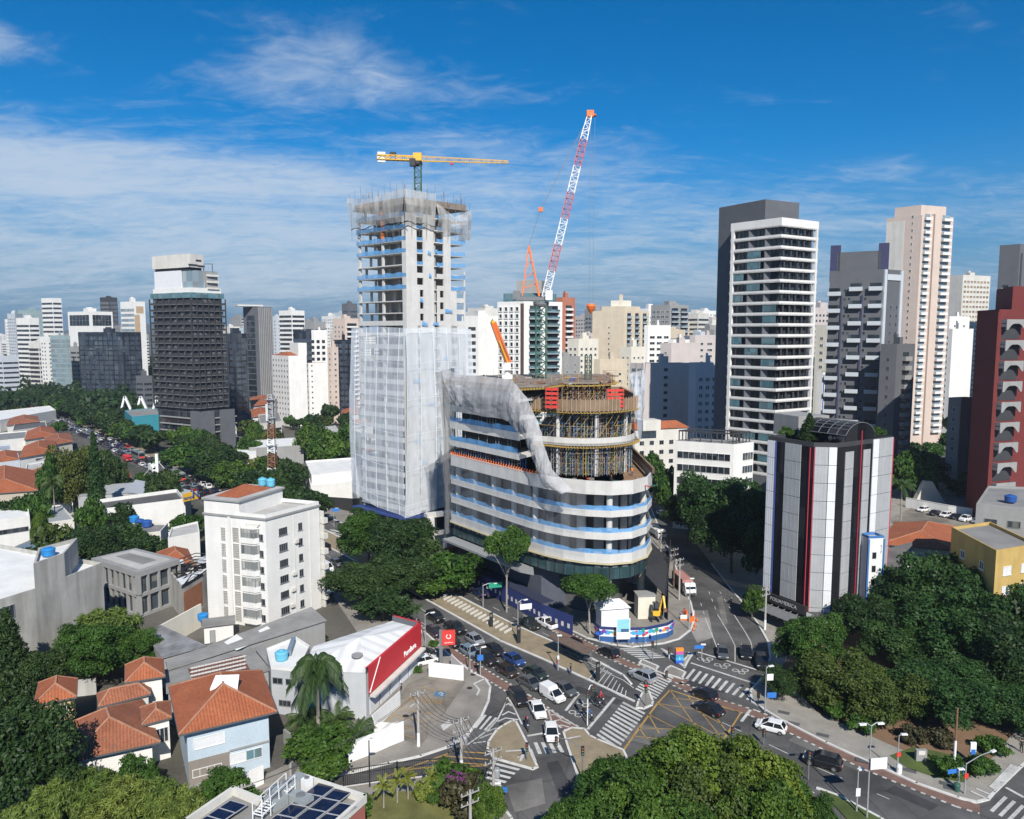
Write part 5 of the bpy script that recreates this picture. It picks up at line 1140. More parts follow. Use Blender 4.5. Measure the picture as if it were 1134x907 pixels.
shed('corrugated_shed','long grey corrugated roof running up to the white apartment block',[at(183,732,5.2),at(186,742,4.9),at(362,687,5.6),at(345,672,6)],wGrey,rfC)
shed('corrugated_shed','wide grey roof with rows of wavy reddish brown panels beside the orange roofed blue house',[at(183,743,4.6),at(184,768,4.6),at(300,742,5.2),at(279,717,5.2)],wGrey,rfC)
shed('corrugated_shed','short grey corrugated roof ending at the white shop annex',[at(281,717,5.1),at(301,742,5.1),at(304,733,5.2),at(294,713,5.2)],wGrey,rfC)
# rusty wavy panels on the brown roof
b=MB(); rt=bpy.data.objects['corrugated_shed.002'];
def onroof(u,v,Q):
 a,c,d=Q; n=(c-a).cross(d-a); r=ray(u,v); o=cam.location; t=(a-o).dot(n)/r.dot(n); return o+r*t
Q=(G(183,743,4.6),G(184,768,4.6),G(279,717,5.2)); b.face([onroof(*p,Q)+Vector((0,0,.05)) for p in ((208,741),(214,756),(278,744),(268,725))][::1]); b.build('worn_patch',M('rusty brown sheet',(0.15,0.065,0.05),.8,.3,.5),rt)
for r_ in range(8):
 for k in range(4):
  b=MB(); u0=212+r_*7.6; v0=739.5+k*4.2-r_*1.75; pts=[(u0,v0+2.0),(u0+2.0,v0+.3),(u0+4.5,v0+1.0),(u0+6.6,v0-.6)]; L=[onroof(*p,Q)+Vector((0,0,.11)) for p in pts]
  for a_,c2 in zip(L,L[1:]): b.beam(a_,c2,.42,.05)
  b.build('wave_panel',wOff,rt)
for nm,pp in (('roof_light',[(248,712),(262,721),(278,714),(262,703)]),('roof_light',[(286,699),(294,708),(306,702),(296,694)])):
 Q2=(G(183,732,5.2),G(186,742,4.9),G(345,672,6)); b=MB(); b.face([onroof(*p,Q2)+Vector((0,0,.1)) for p in pp]); b.build(nm,wWhite,bpy.data.objects['corrugated_shed.001'])
# yard sheds by the white block
t=thing('pump_house','tiny white pump house with a grey roof at the foot of the white apartment block','pump house',(*G(240,712).xy,0)); P_=quad(G(243,707).xy,4.6,3.2,.35); MB().prism(P_,0,2.9).build('wall',wWhite,t); b=MB(); b.prism(inset(P_,-.35),2.9,3.1); b.build('roof',rfC,t)
p,q=edge(P_,0); grid(t,p,q,.1,3,1,1,win(.9,2.1,fG,wGrey,1),'door',0.4,2.4); flush(t)
tank(G(225,688,2).xy,2.2,'deep blue water tank on the low wall beside the white pump house',mTB,.9,1.2)
t=thing('yard_wall','long cream yard wall left of the white apartment block','wall',(*G(195,705).xy,0)); a_,c2=G(176,722).xy,G(224,694).xy; d=(c2-a_).normalized(); n_=Vector((d.y,-d.x)); MB().prism([a_,c2,c2-n_*.3,a_-n_*.3],0,4.2).build('wall',wCream,t)
# ---- bare weathered concrete hall, far left
WC=[Vector((-71.6,112.6)),Vector((-66.2,117.4)),Vector((-71.5,134)),Vector((-92,128)),Vector((-84,108.5))]
block('weathered_hall','large weathered grey concrete hall with a white roof at the left edge',[G(45,745).xy,G(78,728).xy,G(118,707).xy,G(-5,606,12.6).xy,Vector((-110,128)),Vector((-76,104))],12.6,wWeath,rfW,par=.7,bulk=False)
wh=bpy.data.objects['weathered_hall']; P_=[G(45,745).xy+Vector((0,0)),G(78,728).xy,G(78,728).xy+Vector((-3,9)),G(45,745).xy+Vector((-4.5,8.5))]
b=MB(); b.mat(0).prism([q+(q-Vector((-72,118)))*.006 for q in P_],0,16.6,top=1); b.build('tower_bay',[wWeath,rfW],wh); MB().ring([q+(q-Vector((-72,118)))*.006 for q in P_],16.6,17.2,.3).build('parapet',wWeath,wh)
p,q=G(45,745).xy,G(78,728).xy; dq=(p-G(78,728).xy); pp=Vector((-76,104)); grid(wh,pp,p,6,4,2,1,win(2.2,2.0,fG,gMd,3),'window',.5,.5); grid(wh,pp,p,3,4,1,2,win(.8,1.0,fW,gDk,1),'window',.5,.5); flush(wh)
tank(G(45,745).xy.lerp(G(78,728).xy,.3)+Vector((-1.6,4)),16.7,'bright blue water tank on the white roof of the weathered hall',mTB,1.0,1.3)
# ---- grey office with concrete fins
K=[G(160,680).xy,G(198,660).xy,Vector((-72.8,165)),Vector((-88,158))]; K=[G(152,634,8.6).xy,G(199,619,8.6).xy,G(150,607,8.6).xy,G(101,618,8.6).xy]
kb=thing('finned_office','low grey office with upright concrete fins and a worn flat roof','office building',(-72,152,0)); MB().prism(inset(K,.6),0,7.6).build('glazing',gMd,kb)
for z0,z1 in ((0,.5),(3.8,4.4),(7.6,8.6)): MB().prism(K,z0,z1).build('floor_band',wGrey,kb)
fm=MB().box((0,-.0,1.65),(.38,.5,3.3)).mesh('fin',[wGrey])
for i in (0,3):
 p,q=edge(K,i); d=(q-p).normalized(); L=(q-p).length; m=int(L/1.9)
 for k in range(m+1):
  c_=p+d*(L*k/m)-Vector((d.y,-d.x))*.27
  for z in (.5,4.4): put(kb,'fin',fm,(c_.x,c_.y,z),math.atan2(d.y,d.x))
flush(kb); MB().prism(inset(K,1.2),8.6,8.72).build('roof',rfP,kb); MB().prism(inset(K,3.0),8.72,8.78).build('roof_stain',rfG,kb)
# ---- derelict workshop with broken roof
D=[Vector((-62.8,134.8)),Vector((-53.8,137.4)),Vector((-56,149)),Vector((-66.5,146))]; D=[G(203,688).xy,G(226,672).xy,Vector((-58.8,153)),Vector((-69,146.5))]
dw=thing('derelict_workshop','derelict workshop with stained walls and a broken open roof beside the white apartment block','workshop',(*(sum(D,Vector((0,0)))/4),0)); MB().ring(D,0,6.4,.35).build('wall',wWeath,dw); MB().prism(inset(D,.5),0,.2).build('floor',mDark,dw)
p,q=edge(D,0); d=(q-p).normalized(); n_=Vector((d.y,-d.x)); MB().prism([p+d*.4+n_*.04,q-d*.4+n_*.04,q-d*.4,p+d*.4],.5,5.2).build('brick_infill',M('bare brick',(0.40,0.17,0.09),.9,.2,.6),dw)
b=MB()
for k in range(7):
 a_=D[0].lerp(D[3],k/6); c2=D[1].lerp(D[2],k/6); b.beam(P3(a_,6.3),P3(c2,6.3),.18,.3); m_=a_.lerp(c2,.5); b.beam(P3(a_,6.3),P3(m_,7.6),.14); b.beam(P3(c2,6.3),P3(m_,7.6),.14)
b.build('roof_truss',mBlk,dw)
for s0_,s1_,t0,t1_ in ((.0,.25,0,1),(.62,1,.55,1),(.8,1,0,.3)):
 q=lambda s,t: D[0].lerp(D[3],s).lerp(D[1].lerp(D[2],s),t); b=MB(); b.slope([P3(q(s0_,t0),6.75),P3(q(s0_,t1_),6.75),P3(q(s1_,t1_),6.75),P3(q(s1_,t0),6.75)],(1,0,0)); b.build('roof_sheet',rfCw,dw)
# ---- corner house roof with solar panels, bottom of the picture
SR=[Vector((-27.9,70.0)),Vector((-16.6,73.6)) if False else G(404,884,9).xy,G(330,860,9).xy,G(312,858,9).xy,G(212,907,9).xy,G(180,960,9).xy,G(400,980,9).xy]
SR=[G(404,880,9).xy,G(378,868,9).xy,G(374,866,9).xy,G(333,856,9).xy,G(318,862,9).xy,G(290,880,9).xy,G(258,872,9).xy,G(210,905,9).xy,G(150,960,9).xy,G(396,975,9).xy]
SR=[G(404,880,9).xy,G(335,857,9).xy,G(308,872,9).xy,G(290,884,9).xy,G(258,871,9).xy,G(205,907,9).xy,G(150,945,9).xy,G(330,945,9).xy]
sr=thing('solar_roof_building','reddish building with white parapet and solar panels on its roof at the bottom edge','building',(*(sum(SR,Vector((0,0)))/8),0))
b=MB(); b.mat(0).prism(SR,0,8.2,top=1); b.build('wall',[M('terracotta wall',(0.36,0.12,0.09),.85,.1,.4),rfG],sr)
b=MB(); n=8
for i in range(n):
 a_,c2=SR[i],SR[(i+1)%n]; d=(c2-a_).normalized(); b.beam(P3(a_-d*.1,8.6),P3(c2+d*.1,8.6),.3,.8)
b.build('parapet',wOff,sr)
text('Casa',1.1,mWhite,wallM(SR[7].lerp(SR[0],.78),SR[0]-SR[7],6.6,.12),sr,'lettering',.05)
mSol=glass('solar cell',(0.006,0.007,0.02),(0.02,0.02,0.04),.2,.5,.12); mAl=flat('aluminium edge',(0.5,0.5,0.5),.4,.3)
def solar(u,v,ux,vx,uy,vy,lab,grp):
 Zs=8.75; o=G(u,v,Zs); X=(G(u+ux,v+vx,Zs)-o); Y=(G(u+uy,v+vy,Zs)-o); o=o+Vector((0,0,.0));
 up=Vector((0,0,.12)); b=MB(); Q=[o+X*.02+Y*.02,o+X*.98+Y*.02,o+X*.98+Y*.98+up,o+X*.02+Y*.98+up]
 if (Q[1]-Q[0]).cross(Q[3]-Q[0]).z<0: Q=Q[::-1]
 b.face(Q); t=b.build('solar_panel',mSol,sr); b=MB()
 for i in range(4): b.beam(Q[i],Q[(i+1)%4],.06,.07)
 b.build('frame',mAl,t,off=sr['_o'])
for i in range(4):
 for j in range(3):
  if i==0 and j==2: continue
  solar(353+i*-15.5+j*19.5,866.5+i*11.8+j*5.2,-15.5,11.8,19.5,5.2,'dark solar panel on the right half of the reddish corner roof','solar panels on the right of the corner roof')
for i in range(4):
 for j in range(1): solar(255+i*-13,886+i*8.6,-13,8.6,19,7,'dark solar panel in the row on the left half of the reddish corner roof','solar panels on the left of the corner roof')
for u,v,sx,sy,sz,lab in ((318,872,1.2,3.8,1.1,'long grey air duct unit beside the white roof ladder'),(306,886,1.5,1.5,1.0,'square grey ventilation unit in front of the long duct on the corner roof'),(333,884,2.3,1.2,.9,'flat grey condenser with a round fan beside the right hand solar panels'),(340,868,.7,.9,1.2,'small white air conditioner by the roof parapet')):
 q=G(u,v,8.9).xy; t=thing('air_conditioner',lab,'air conditioner',(*q,8.25)); b=MB(); b.box((q.x,q.y,8.3+sz/2),(sx,sy,sz),-.62); b.build('casing',M('galvanised casing',(0.36,0.39,0.39),.5,.15,.8,metal=.2) if sz!=1.2 or sx>1 else mWhite,t)
 b=MB(); b.lathe((q.x,q.y,8.3+sz),[(min(sx,sy)*.36,0),(min(sx,sy)*.36,.1),(min(sx,sy)*.3,.12)],14); b.build('fan',mGrey,t); b=MB(); b.box((q.x,q.y,8.27),(sx*.9,sy*.9,.06),-.62); b.build('foot',mBlk,t)
t=thing('roof_ladder','white roof walkway with hand rails and steps crossing the corner roof','walkway',(*G(300,885,9).xy,8.3)); b=MB(); a_,c2=G(285,902,9.2),G(322,868,9.2); d=(c2-a_).normalized(); n_=d.cross(Vector((0,0,1)))
for s in (-.5,.5):
 b.beam(a_+n_*s,c2+n_*s,.1); b.beam(a_+n_*s+Vector((0,0,1)),c2+n_*s+Vector((0,0,1)),.06)
 for k in range(5): p_=a_.lerp(c2,k/4)+n_*s; b.beam(p_-Vector((0,0,.8)),p_+Vector((0,0,1)),.07)
for k in range(14): p_=a_.lerp(c2,k/13); b.beam(p_-n_*.5,p_+n_*.5,.08)
b.build('rail_frame',mWhite,t)

# ================================================================ THE REST OF THE TOWN
FW=lambda **k: dict(dict(w=1.5,h=1.3,cw=3.2,fr=fW,gl=gMd,dz=3.1,z0=2.2),**k)
def BND(**k): return dict(dict(kind='band',h=1.5,fr=fG,gl=gDk,dz=3.3,z0=2.2,m0=.4,m1=.4),**k)
def BAL(**k): return dict(dict(kind='balc',fr=wWhite,rail=wWhite,gl=gDk,dz=3.1,z0=2.5,cw=5,d=1.3),**k)
def bg(name,label,u0,uc,u1,v,Y,wm,rm=None,fac=(),kl=.75,kr=.75,group=None,par=.9,bulk=True,cat='tower block',seed=0):
 """block seen corner-on with its near corner Y metres off"""
 dl=abs(uc-u0)*Y/FPX*kl; dr=abs(u1-uc)*Y/FPX*kr; P=corner_poly(u0,uc,u1,Y,dl,dr); h=ZT(v,Y)
 return block(name,label,P,h,wm,rm or rfG,cat,fac,par,bulk,group,seed=seed),P,h
wBluW=M('bluish white wall',(0.50,0.54,0.58),.8,.08,.2); wTeal=M('pale green glass wall',(0.28,0.38,0.38),.4,.15,.3); gTow=glass('tower curtain glass',(0.03,0.04,0.055),(0.10,0.12,0.14),.35,3.2); gPale=glass('pale curtain glass',(0.14,0.19,0.22),(0.34,0.38,0.40),.5,3.2)
wBlkG=glass('black curtain glass',(0.010,0.013,0.018),(0.06,0.07,0.09),.4,2.6)
# --- skyline on the left
bg('office_tower','narrow white office tower with dark stripes at the far left of the skyline',24,38,49,353,700,wWhite,fac=[BND(dz=4.2,h=2.0)])
bg('office_tower','pale green glass tower behind the narrow striped office tower',27,41,56,344,780,wTeal,fac=[FW(w=2.2,h=2,cw=4,gl=gPale,dz=4.2)])
bg('office_tower','tall slim white tower with rounded top and dark stripes in the left skyline',53,65,75,331,740,wWhite,fac=[BND(dz=4.5,h=1.9)],bulk=False)
r_,P_,h_=bg('office_tower','white framed tower with two dark glass panels in the left skyline',81,106,130,346,660,wWhite,rfP,seed=3)
for i in (0,3):
 p,q=edge(P_,i); grid(r_,p,q,h_-11.5,1,1,1,win((q-p).length*.86,9.5,fW,gDk,6,2),'glass_panel')
p,q=edge(P_,3); grid(r_,p,q,3,1,1,1,win(2.0,h_-20,fW,wDark,1),'glass_panel'); p,q=edge(P_,0); grid(r_,p,q,3,6,int((h_-20)/6),1,win((q-p).length*.86,4.6,fW,gDk,5,2),'window_band'); flush(r_)
bg('office_tower','small dark tower with an angular crown behind the white framed tower',117,127,136,330,850,wDark,fac=[FW(gl=gTow,w=2.5,h=2.2,cw=4,dz=4.5)])
r_,P_,h_=bg('office_tower','white tower with a tan stripe and open top frame left of the dark lattice tower',139,154,166,335,640,wWhite,fac=[BND(side=3,dz=4.2,h=2.3,gl=gPale)])
p,q=edge(P_,0); MB().prism([p+Vector((.1,-.1)),p.lerp(q,.45)+Vector((.2,-.2)),p.lerp(q,.45),p],2,h_-10).build('tan_stripe',wTan,r_); grid(r_,p,q,h_-9,1,1,1,win((q-p).length*.7,6,fW,wTan,1),'glass_panel'); flush(r_)
bg('office_block','wide black glass office block in front of the left skyline towers',91,140,160,369,560,wBlkG,rfD,[FW(w=3.6,h=2.7,cw=4.2,fr=fK,gl=gTow,dz=3.6,z0=3,nx=2)],.35,.9,cat='office block')
bg('office_block','low office block with dark and white stripes at the far left behind the trees',36,47,60,381,640,wOff,fac=[BND(dz=3.8,h=2.2)],cat='office block')
bg('apartment_block','white block with orange patches between the striped offices on the far left',49,56,63,374,600,wWhite,fac=[FW(w=1.8,h=1.4,cw=4)],cat='apartment block')
bg('office_block','pale glass office block with a brown corner column left of the black glass block',60,77,82,373,590,wTeal,fac=[BND(dz=3.8,h=2.4,gl=gPale)],cat='office block')
bg('office_block','grey office block tucked against the black glass block on its left',80,88,95,385,620,wGrey,fac=[BND(dz=3.6)],cat='office block')
bg('office_block','dark office slab visible between the black glass block and the dark lattice tower',152,160,170,418,470,wSlate,fac=[BND(dz=3.4,h=1.6)],cat='office block')
bg('apartment_block','distant pale apartment cluster at the left edge of the horizon',-14,4,20,371,1500,wWhite,fac=[FW(w=2.4,h=1.6,cw=6,dz=4)],cat='apartment block')
bg('office_block','low bluish office with pale walls at the left edge beyond the trees',-20,6,24,396,620,wBluW,fac=[BND(dz=4)],cat='office block')
# --- dark lattice tower
P10=corner_poly(171,216,254,343,15,14); h10=67.5
lt=thing('dark_balcony_tower','tall dark tower with rows of balconies and a pale unfinished top on a stepped podium','tower',(*(sum(P10,Vector((0,0)))/4),0))
MB().prism(inset(P10,1.1),0,h10).build('core',wDark,lt)
for k in range(17):
 z=17.5+2.95*k; b=MB(); b.prism(P10,z-.2,z); b.build('floor_slab',M('dark slab edge',(0.19,0.19,0.19),.9),lt); MB().ring(inset(P10,.12),z,z+.8,.1).build('balustrade',wDark,lt)
fm=MB().box((0,0,25),(.32,.55,50)).mesh('fin',[wDark]); sp_m=MB().prism(quad((0,0),1.4,.3),0,2.6).mesh('balcony_screen',[wSlate]); rn=random.Random(2)
for i in (0,3):
 p,q=edge(P10,i); d=(q-p).normalized(); L=(q-p).length; a=math.atan2(d.y,d.x)
 for k in range(7): c_=p+d*(L*(k+.02)/6.05); put(lt,'fin',fm,(c_.x,c_.y,17.3),a)
 for k in range(17):
  for j in range(6):
   if rn.random()<.42: c_=p+d*(L*(j+rn.uniform(.3,.8))/6)-Vector((d.y,-d.x))*1.0; put(lt,'balcony_screen',sp_m,(c_.x,c_.y,17.5+2.95*k),a)
flush(lt)
PD=corner_poly(176,222,262,330,15,14)
for k in range(4): z=5+3.1*k; MB().prism(PD,z-.45,z).build('podium_band',wGrey,lt); MB().prism(inset(PD,.8),z,z+2.3).build('podium_glazing',gDk,lt)
for i,s in ((0,.05),(0,.62),(3,.8)):
 p,q=edge(PD,i); d=(q-p).normalized(); c_=p.lerp(q,s+.1); MB().prism(quad(c_,7,1.2,math.atan2(d.y,d.x)),0,17.5).build('podium_pier',wSlate,lt)
b=MB(); b.prism(inset(P10,.3),h10,h10+2.4); b.build('terrace_glazing',gBl,lt); MB().prism(inset(P10,1.2),h10+2.4,h10+4.6).build('floor_band',wWhite,lt)
U=inset(P10,2.2); MB().prism(U,h10+4.6,h10+12.4).build('upper_glazing',gPale,lt)
p,q=edge(U,0); d=(q-p).normalized(); n_=Vector((d.y,-d.x)); b=MB()
for k in range(4): z=h10+1.6+2.9*k; MB().prism([p.lerp(q,.55)+n_*1.6,q+n_*1.6,q-n_*6,p.lerp(q,.55)-n_*6],z-.35,z+.55).build('balcony_slab',wOff,lt)
MB().prism([p.lerp(q,.5)+n_*.8,q+n_*.4,q-n_*5.5,p.lerp(q,.5)-n_*5.5],h10+2.4,h10+12.2).build('upper_core',wGrey,lt)
T_=[U[3]+Vector((-1,-1)),U[0]+Vector((0.5,-1.5)),U[0].lerp(U[1],.5),U[3].lerp(U[2],.75)]; MB().prism(T_,h10+13.6,h10+19.5).build('top_screen',wOff,lt); MB().prism(inset(T_,.8),h10+12.4,h10+13.6).build('top_gap',wDark,lt)
for s,z,w_ in ((.2,14.6,5),(.62,16.8,3),(.8,14.4,4)): q=T_[1].lerp(T_[2],s); put(lt,'slot',MB().box((0,-.05,0),(w_,.14,.8)).mesh('slot',[wDark]),(q.x,q.y,h10+z),math.atan2((T_[2]-T_[1]).y,(T_[2]-T_[1]).x))
flush(lt)
p,q=edge(U,3); d=(q-p).normalized(); n_=Vector((d.y,-d.x)); MB().prism([p+n_*.8,q.lerp(p,.25)+n_*.8,q.lerp(p,.25)-n_*1,p-n_*1],h10+3.5,h10+12.4).build('side_screen',mPanW,lt)
b=MB(); a_=U[1]-Vector((2,0));
for x in (-4,0): b.beam((a_.x+x,a_.y,h10+12),(a_.x+x,a_.y,h10+16),.3)
b.beam((a_.x-4,a_.y,h10+16),(a_.x,a_.y,h10+16),.3); b.build('roof_frame',wSlate,lt)
# --- behind and right of it
bg('office_block','dark glass office block against the right side of the dark balcony tower',250,262,276,371,430,wBlkG,rfD,[FW(w=3,h=2.4,cw=3.6,fr=fK,gl=gTow,dz=3.4,nx=1)],cat='office block')
bg('apartment_block','thin pale blue apartment slab beside the grey stone tower',268,274,279,364,600,wSky,fac=[FW(w=1.6,h=1.4,cw=3)],cat='apartment block')
r_,P_,h_=bg('office_tower','grey stone tower with a flat projecting cap, standing alone',273,289,305,341,520,wSlate,rfG,bulk=False)
p,q=edge(P_,0)
for k in range(8): d=(q-p).normalized(); c_=p.lerp(q,(k+.5)/8); MB().prism(quad(c_,.7,.8,math.atan2(d.y,d.x)),0,h_+.5).build('pilaster',wGrey,r_)
p,q=edge(P_,3); grid(r_,p,q,4,4,int(h_/4)-2,1,win((q-p).length*.55,3.4,fK,gDk,2),'window_band'); flush(r_); c_=P_[3]; MB().prism(quad(P_[3].lerp(P_[0],.4),17,8,.6),h_+1.2,h_+2.2).build('cap_slab',wOff,r_)
bg('apartment_block','white balcony tower right of the grey stone tower',312,326,340,345,600,wWhite,fac=[BND(dz=3.6,h=1.9)],cat='apartment block')
bg('apartment_block','pale apartment tower seen between the grey stone tower and the white balcony tower',303,309,315,351,680,wBluW,fac=[FW(gl=gMd)],cat='apartment block')
bg('office_block','black glass slab behind the twin white slabs',327,349,351,368,480,wBlkG,rfD,[BND(dz=3.6,h=2.6,fr=fK,gl=gTow)],.4,.4,cat='office block')
bg('apartment_block','white block with dark square windows behind the twin white slabs',347,350,364,367,470,wWhite,fac=[FW(w=1.9,h=1.9,cw=3.6,gl=gDk,fr=fK,dz=3.6)],kl=.4,kr=.4,cat='apartment block')
bg('apartment_block','apartment tower with a salmon coloured roof house behind the black glass slab',338,350,363,357,640,wGrey,fac=[BND(dz=3.4,h=1.6)],cat='apartment block')
bg('apartment_block','orange and white apartment block left of the netted tower',371,384,399,354,520,wSalmon,fac=[BAL(dz=3.3,cw=6,side=0),FW(side=3)],cat='apartment block')
bg('office_block','black glass block in front of the orange and white apartment block',371,388,393,378,440,wBlkG,rfD,[FW(w=2.6,h=2.4,cw=3.2,fr=fK,gl=gTow,dz=3.4,nx=1)],.4,.5,cat='office block')
bg('office_tower','dark grey flared tower top showing left of the netted tower',381,388,398,337,700,wSlate,fac=[BND(dz=4,gl=gTow)])
bg('apartment_block','brownish apartment block among the roofs behind the twin white slabs',364,369,376,386,430,wSalmon,fac=[FW(w=1.3)],cat='apartment block')
for lab,u0,uc,u1,v,Y in (('left slab of the twin white slabs, with rows of small windows on its side',303,321,341,394,418),('right slab of the twin white slabs, blank wall with a narrow column of windows',337,343,364,402,426)):
 r_,P_,h_=bg('apartment_slab',lab,u0,uc,u1,v,Y,wWhite,rfT,par=0,bulk=False,kl=1.6 if u0==303 else 1.0,kr=.45,cat='apartment slab'); p,q=edge(P_,3)
 grid(r_,p,q,3,3.0,12,6 if u0==303 else 2,win(.9,1.1,fG,gDk,1),'window'); p,q=edge(P_,0);
 if u0!=303: grid(r_,p,q,3,3.0,11,1,win(.8,.8,fG,gDk,1),'window',.5,(q-p).length-3)
 flush(r_); b=MB(); c_=(P_[0]+P_[3])/2
 if u0==303: b.slope([P3(P_[0],h_),P3(P_[3],h_),P3((P_[0]+P_[3])/2+(P_[1]-P_[0])*.4,h_+2.2)],(1,0,0)); b.slope([P3(P_[1],h_),P3(P_[0],h_),P3((P_[0]+P_[3])/2+(P_[1]-P_[0])*.4,h_+2.2)],(1,0,0)); b.build('roof',rfT,r_); MB().prism([P_[0].lerp(P_[1],.55),P_[1]+(P_[1]-P_[0])*.02,P_[1].lerp(P_[2],.5),P_[0].lerp(P_[3],.5).lerp(P_[1].lerp(P_[2],.5),.55)],h_,h_+7).build('stair_head',wWhite,r_)
# --- middle of the skyline
r_,P_,h_=bg('apartment_block','slim white apartment block with dark balcony slots right of the netted tower',512,530,552,352,330,wWhite,rfP,kl=.5,kr=.6,cat='apartment block'); p,q=edge(P_,3); grid(r_,p,q,4,3.05,17,1,win(3.6,1.5,fK,wDark,1),'window',2.5,.5); flush(r_)
bg('apartment_block','pale distant apartment block between the slim white block and the white grid tower',541,552,566,347,640,wBluW,fac=[FW(w=2,h=1.6,cw=3.6)],cat='apartment block')
bg('apartment_block','grey apartment block low behind the orange placing boom',541,548,566,379,390,wSlate,fac=[BND(dz=3.2,h=1.4)],cat='apartment block')
r_,P_,h_=bg('apartment_tower','white grid tower with a grey roof house behind the luffing crane',551,580,622,336,330,wWhite,rfD,kl=.55,kr=.5,bulk=False)
p,q=edge(P_,3); grid(r_,p,q,3,3.05,20,4,win(1.9,2.2,fW,gDk,1,1,.3,.5),'window',.4,1.8); d=(q-p).normalized(); n_=Vector((d.y,-d.x)); MB().prism([q-d*1.6+n_*.1,q+n_*.1,q-n_*.3,q-d*1.6-n_*.3],0,h_).build('brown_strip',M('dark brown strip',(0.09,0.06,0.05),.8),r_)
p,q=edge(P_,0); grid(r_,p,q,3,3.05,20,2,balc(6.2,3.05,1.3,wWhite,gBl,None,1.0,gDk),'balcony',1.2,.6); flush(r_); c_=sum(P_,Vector((0,0)))/4
MB().prism(inset(P_,1.2),h_,h_+4.5).build('top_storey',gBl,r_); MB().prism([c_+Vector((-6,-3)),c_+Vector((5,-5)),c_+Vector((7,4)),c_+Vector((-4,6))],h_+4.5,h_+10).build('roof_house',wGrey,r_)
bg('apartment_block','red brick apartment block with pale balconies right of the white grid tower',615,622,636,331,430,M('orange brick',(0.42,0.16,0.10),.85,.12,.3),fac=[BAL(side=0,w=5,dz=3.1,cw=7),FW(side=3)],cat='apartment block')
bg('office_tower','tiny dark blue tower on the horizon below the crane hook',646,650,657,352,1100,wSlate,fac=[BND(dz=5,gl=gTow)])
r_,P_,h_=bg('apartment_tower','beige apartment tower with a stepped top and pale green balcony glass',655,690,717,346,420,wBeige,rfP,kl=.4,kr=.8,bulk=False)
p,q=edge(P_,0); grid(r_,p,q,3,3.0,20,3,balc(3.2,3.0,1.1,wWhite,gPale,None,1.0,gDk),'balcony',.5,.5); p,q=edge(P_,3); grid(r_,p,q,3,3,18,1,win(.9,1.2,fW,gMd,1),'window',4,3); flush(r_)
for k,(i_,hh) in enumerate(((2.5,3.5),(5,6.8),(7.3,10.2))): MB().prism(inset(P_,i_),h_+(0 if k==0 else (3.5,6.8)[k-1]),h_+hh).build('stepped_storey',wBeige if k!=1 else wCream,r_)
bg('apartment_block','white apartment block with teal windows right of the stepped beige tower',706,716,728,343,520,wWhite,fac=[FW(w=2.4,h=1.6,cw=3.4,gl=gPale)],cat='apartment block')
bg('apartment_block','grey and white apartment block with green glazed balconies in the middle distance',719,740,760,339,480,wGrey,fac=[BAL(side=0,rail=gPale,cw=7),FW(side=3,w=2.6)],cat='apartment block')
bg('apartment_block','white block with three columns of wide windows below the green glazed block',712,716,741,362,400,wWhite,fac=[FW(side=0,w=3,h=1.4,cw=3.8,gl=gDk)],kl=.5,kr=.4,cat='apartment block')
bg('apartment_block','white stepped block with a small overhanging top in the middle distance',738,744,764,378,390,wWhite,fac=[FW(side=3,w=1.2,h=1)],kl=.6,kr=.4,cat='apartment block')
bg('apartment_block','far white apartment tower left of the banded tower',764,776,790,345,700,wWhite,fac=[FW(w=1.6,h=1.3,cw=3.4)],cat='apartment block')
bg('apartment_block','pinkish windowless slab against the left side of the banded tower',781,786,800,352,600,wPink,fac=[FW(side=3)],cat='apartment block')
bg('apartment_block','pinkish brown block with ribbon windows behind the large shaded pink block',762,768,800,373,380,wPink,fac=[FW(side=0,w=3,h=1.3,cw=5,gl=gMd),FW(side=3,w=1,cw=2.5)],kl=.6,kr=.35,cat='apartment block')
# large pinkish grey block, partly in the shade of the banded tower
r_,P_,h_=bg('apartment_block','large pinkish grey block with blank walls partly shaded by the banded tower',697,712,770,404,300,wPink,rfP,par=.6,kl=.9,kr=.25,cat='apartment block'); p,q=edge(P_,3); grid(r_,p,q,3,3.05,12,2,win(1.9,1.1,fG,gBl,2),'window',.5,.5); p,q=edge(P_,0); grid(r_,p,q,3,3.05,12,1,win(1.7,1.3,fG,gDk,2),'window',8,(q-p).length-11); flush(r_)
bg('apartment_block','pinkish grey block rising behind the large shaded pink block',730,742,774,381,322,wPink,rfP,fac=[FW(side=3,cw=6,w=1.2)],par=.5,kl=.6,kr=.3,cat='apartment block')
bg('apartment_block','grey block with glazed bays shaded by the banded tower',762,770,803,404,290,wBluW,rfP,fac=[FW(side=0,w=1.8,h=1.6,cw=3.2,gl=gBl,dz=3.1)],kl=.6,kr=.3,cat='apartment block')
bg('apartment_block','pale block with small windows left of the large pinkish grey block',686,698,714,386,360,wCream,fac=[FW(w=1.2,h=1.1,cw=3)],cat='apartment block')
bg('apartment_block','cream block with rows of small windows behind the roof deck scaffolding',628,640,662,377,400,wCream,fac=[FW(w=1.5,h=1.4,cw=3.4,gl=gDk)],cat='apartment block')
bg('apartment_block','grey block with a dark blue canopy behind the roof deck of the rounded building',606,622,642,397,350,wGrey,fac=[FW(w=1.2,h=1.1,cw=4)],cat='apartment block')
bg('apartment_block','beige block with two window columns behind the rebar cage',657,664,694,400,330,wBeige,fac=[FW(side=0,w=1.3,h=1.2,cw=4.5,gl=gDk)],kl=.6,kr=.4,cat='apartment block')
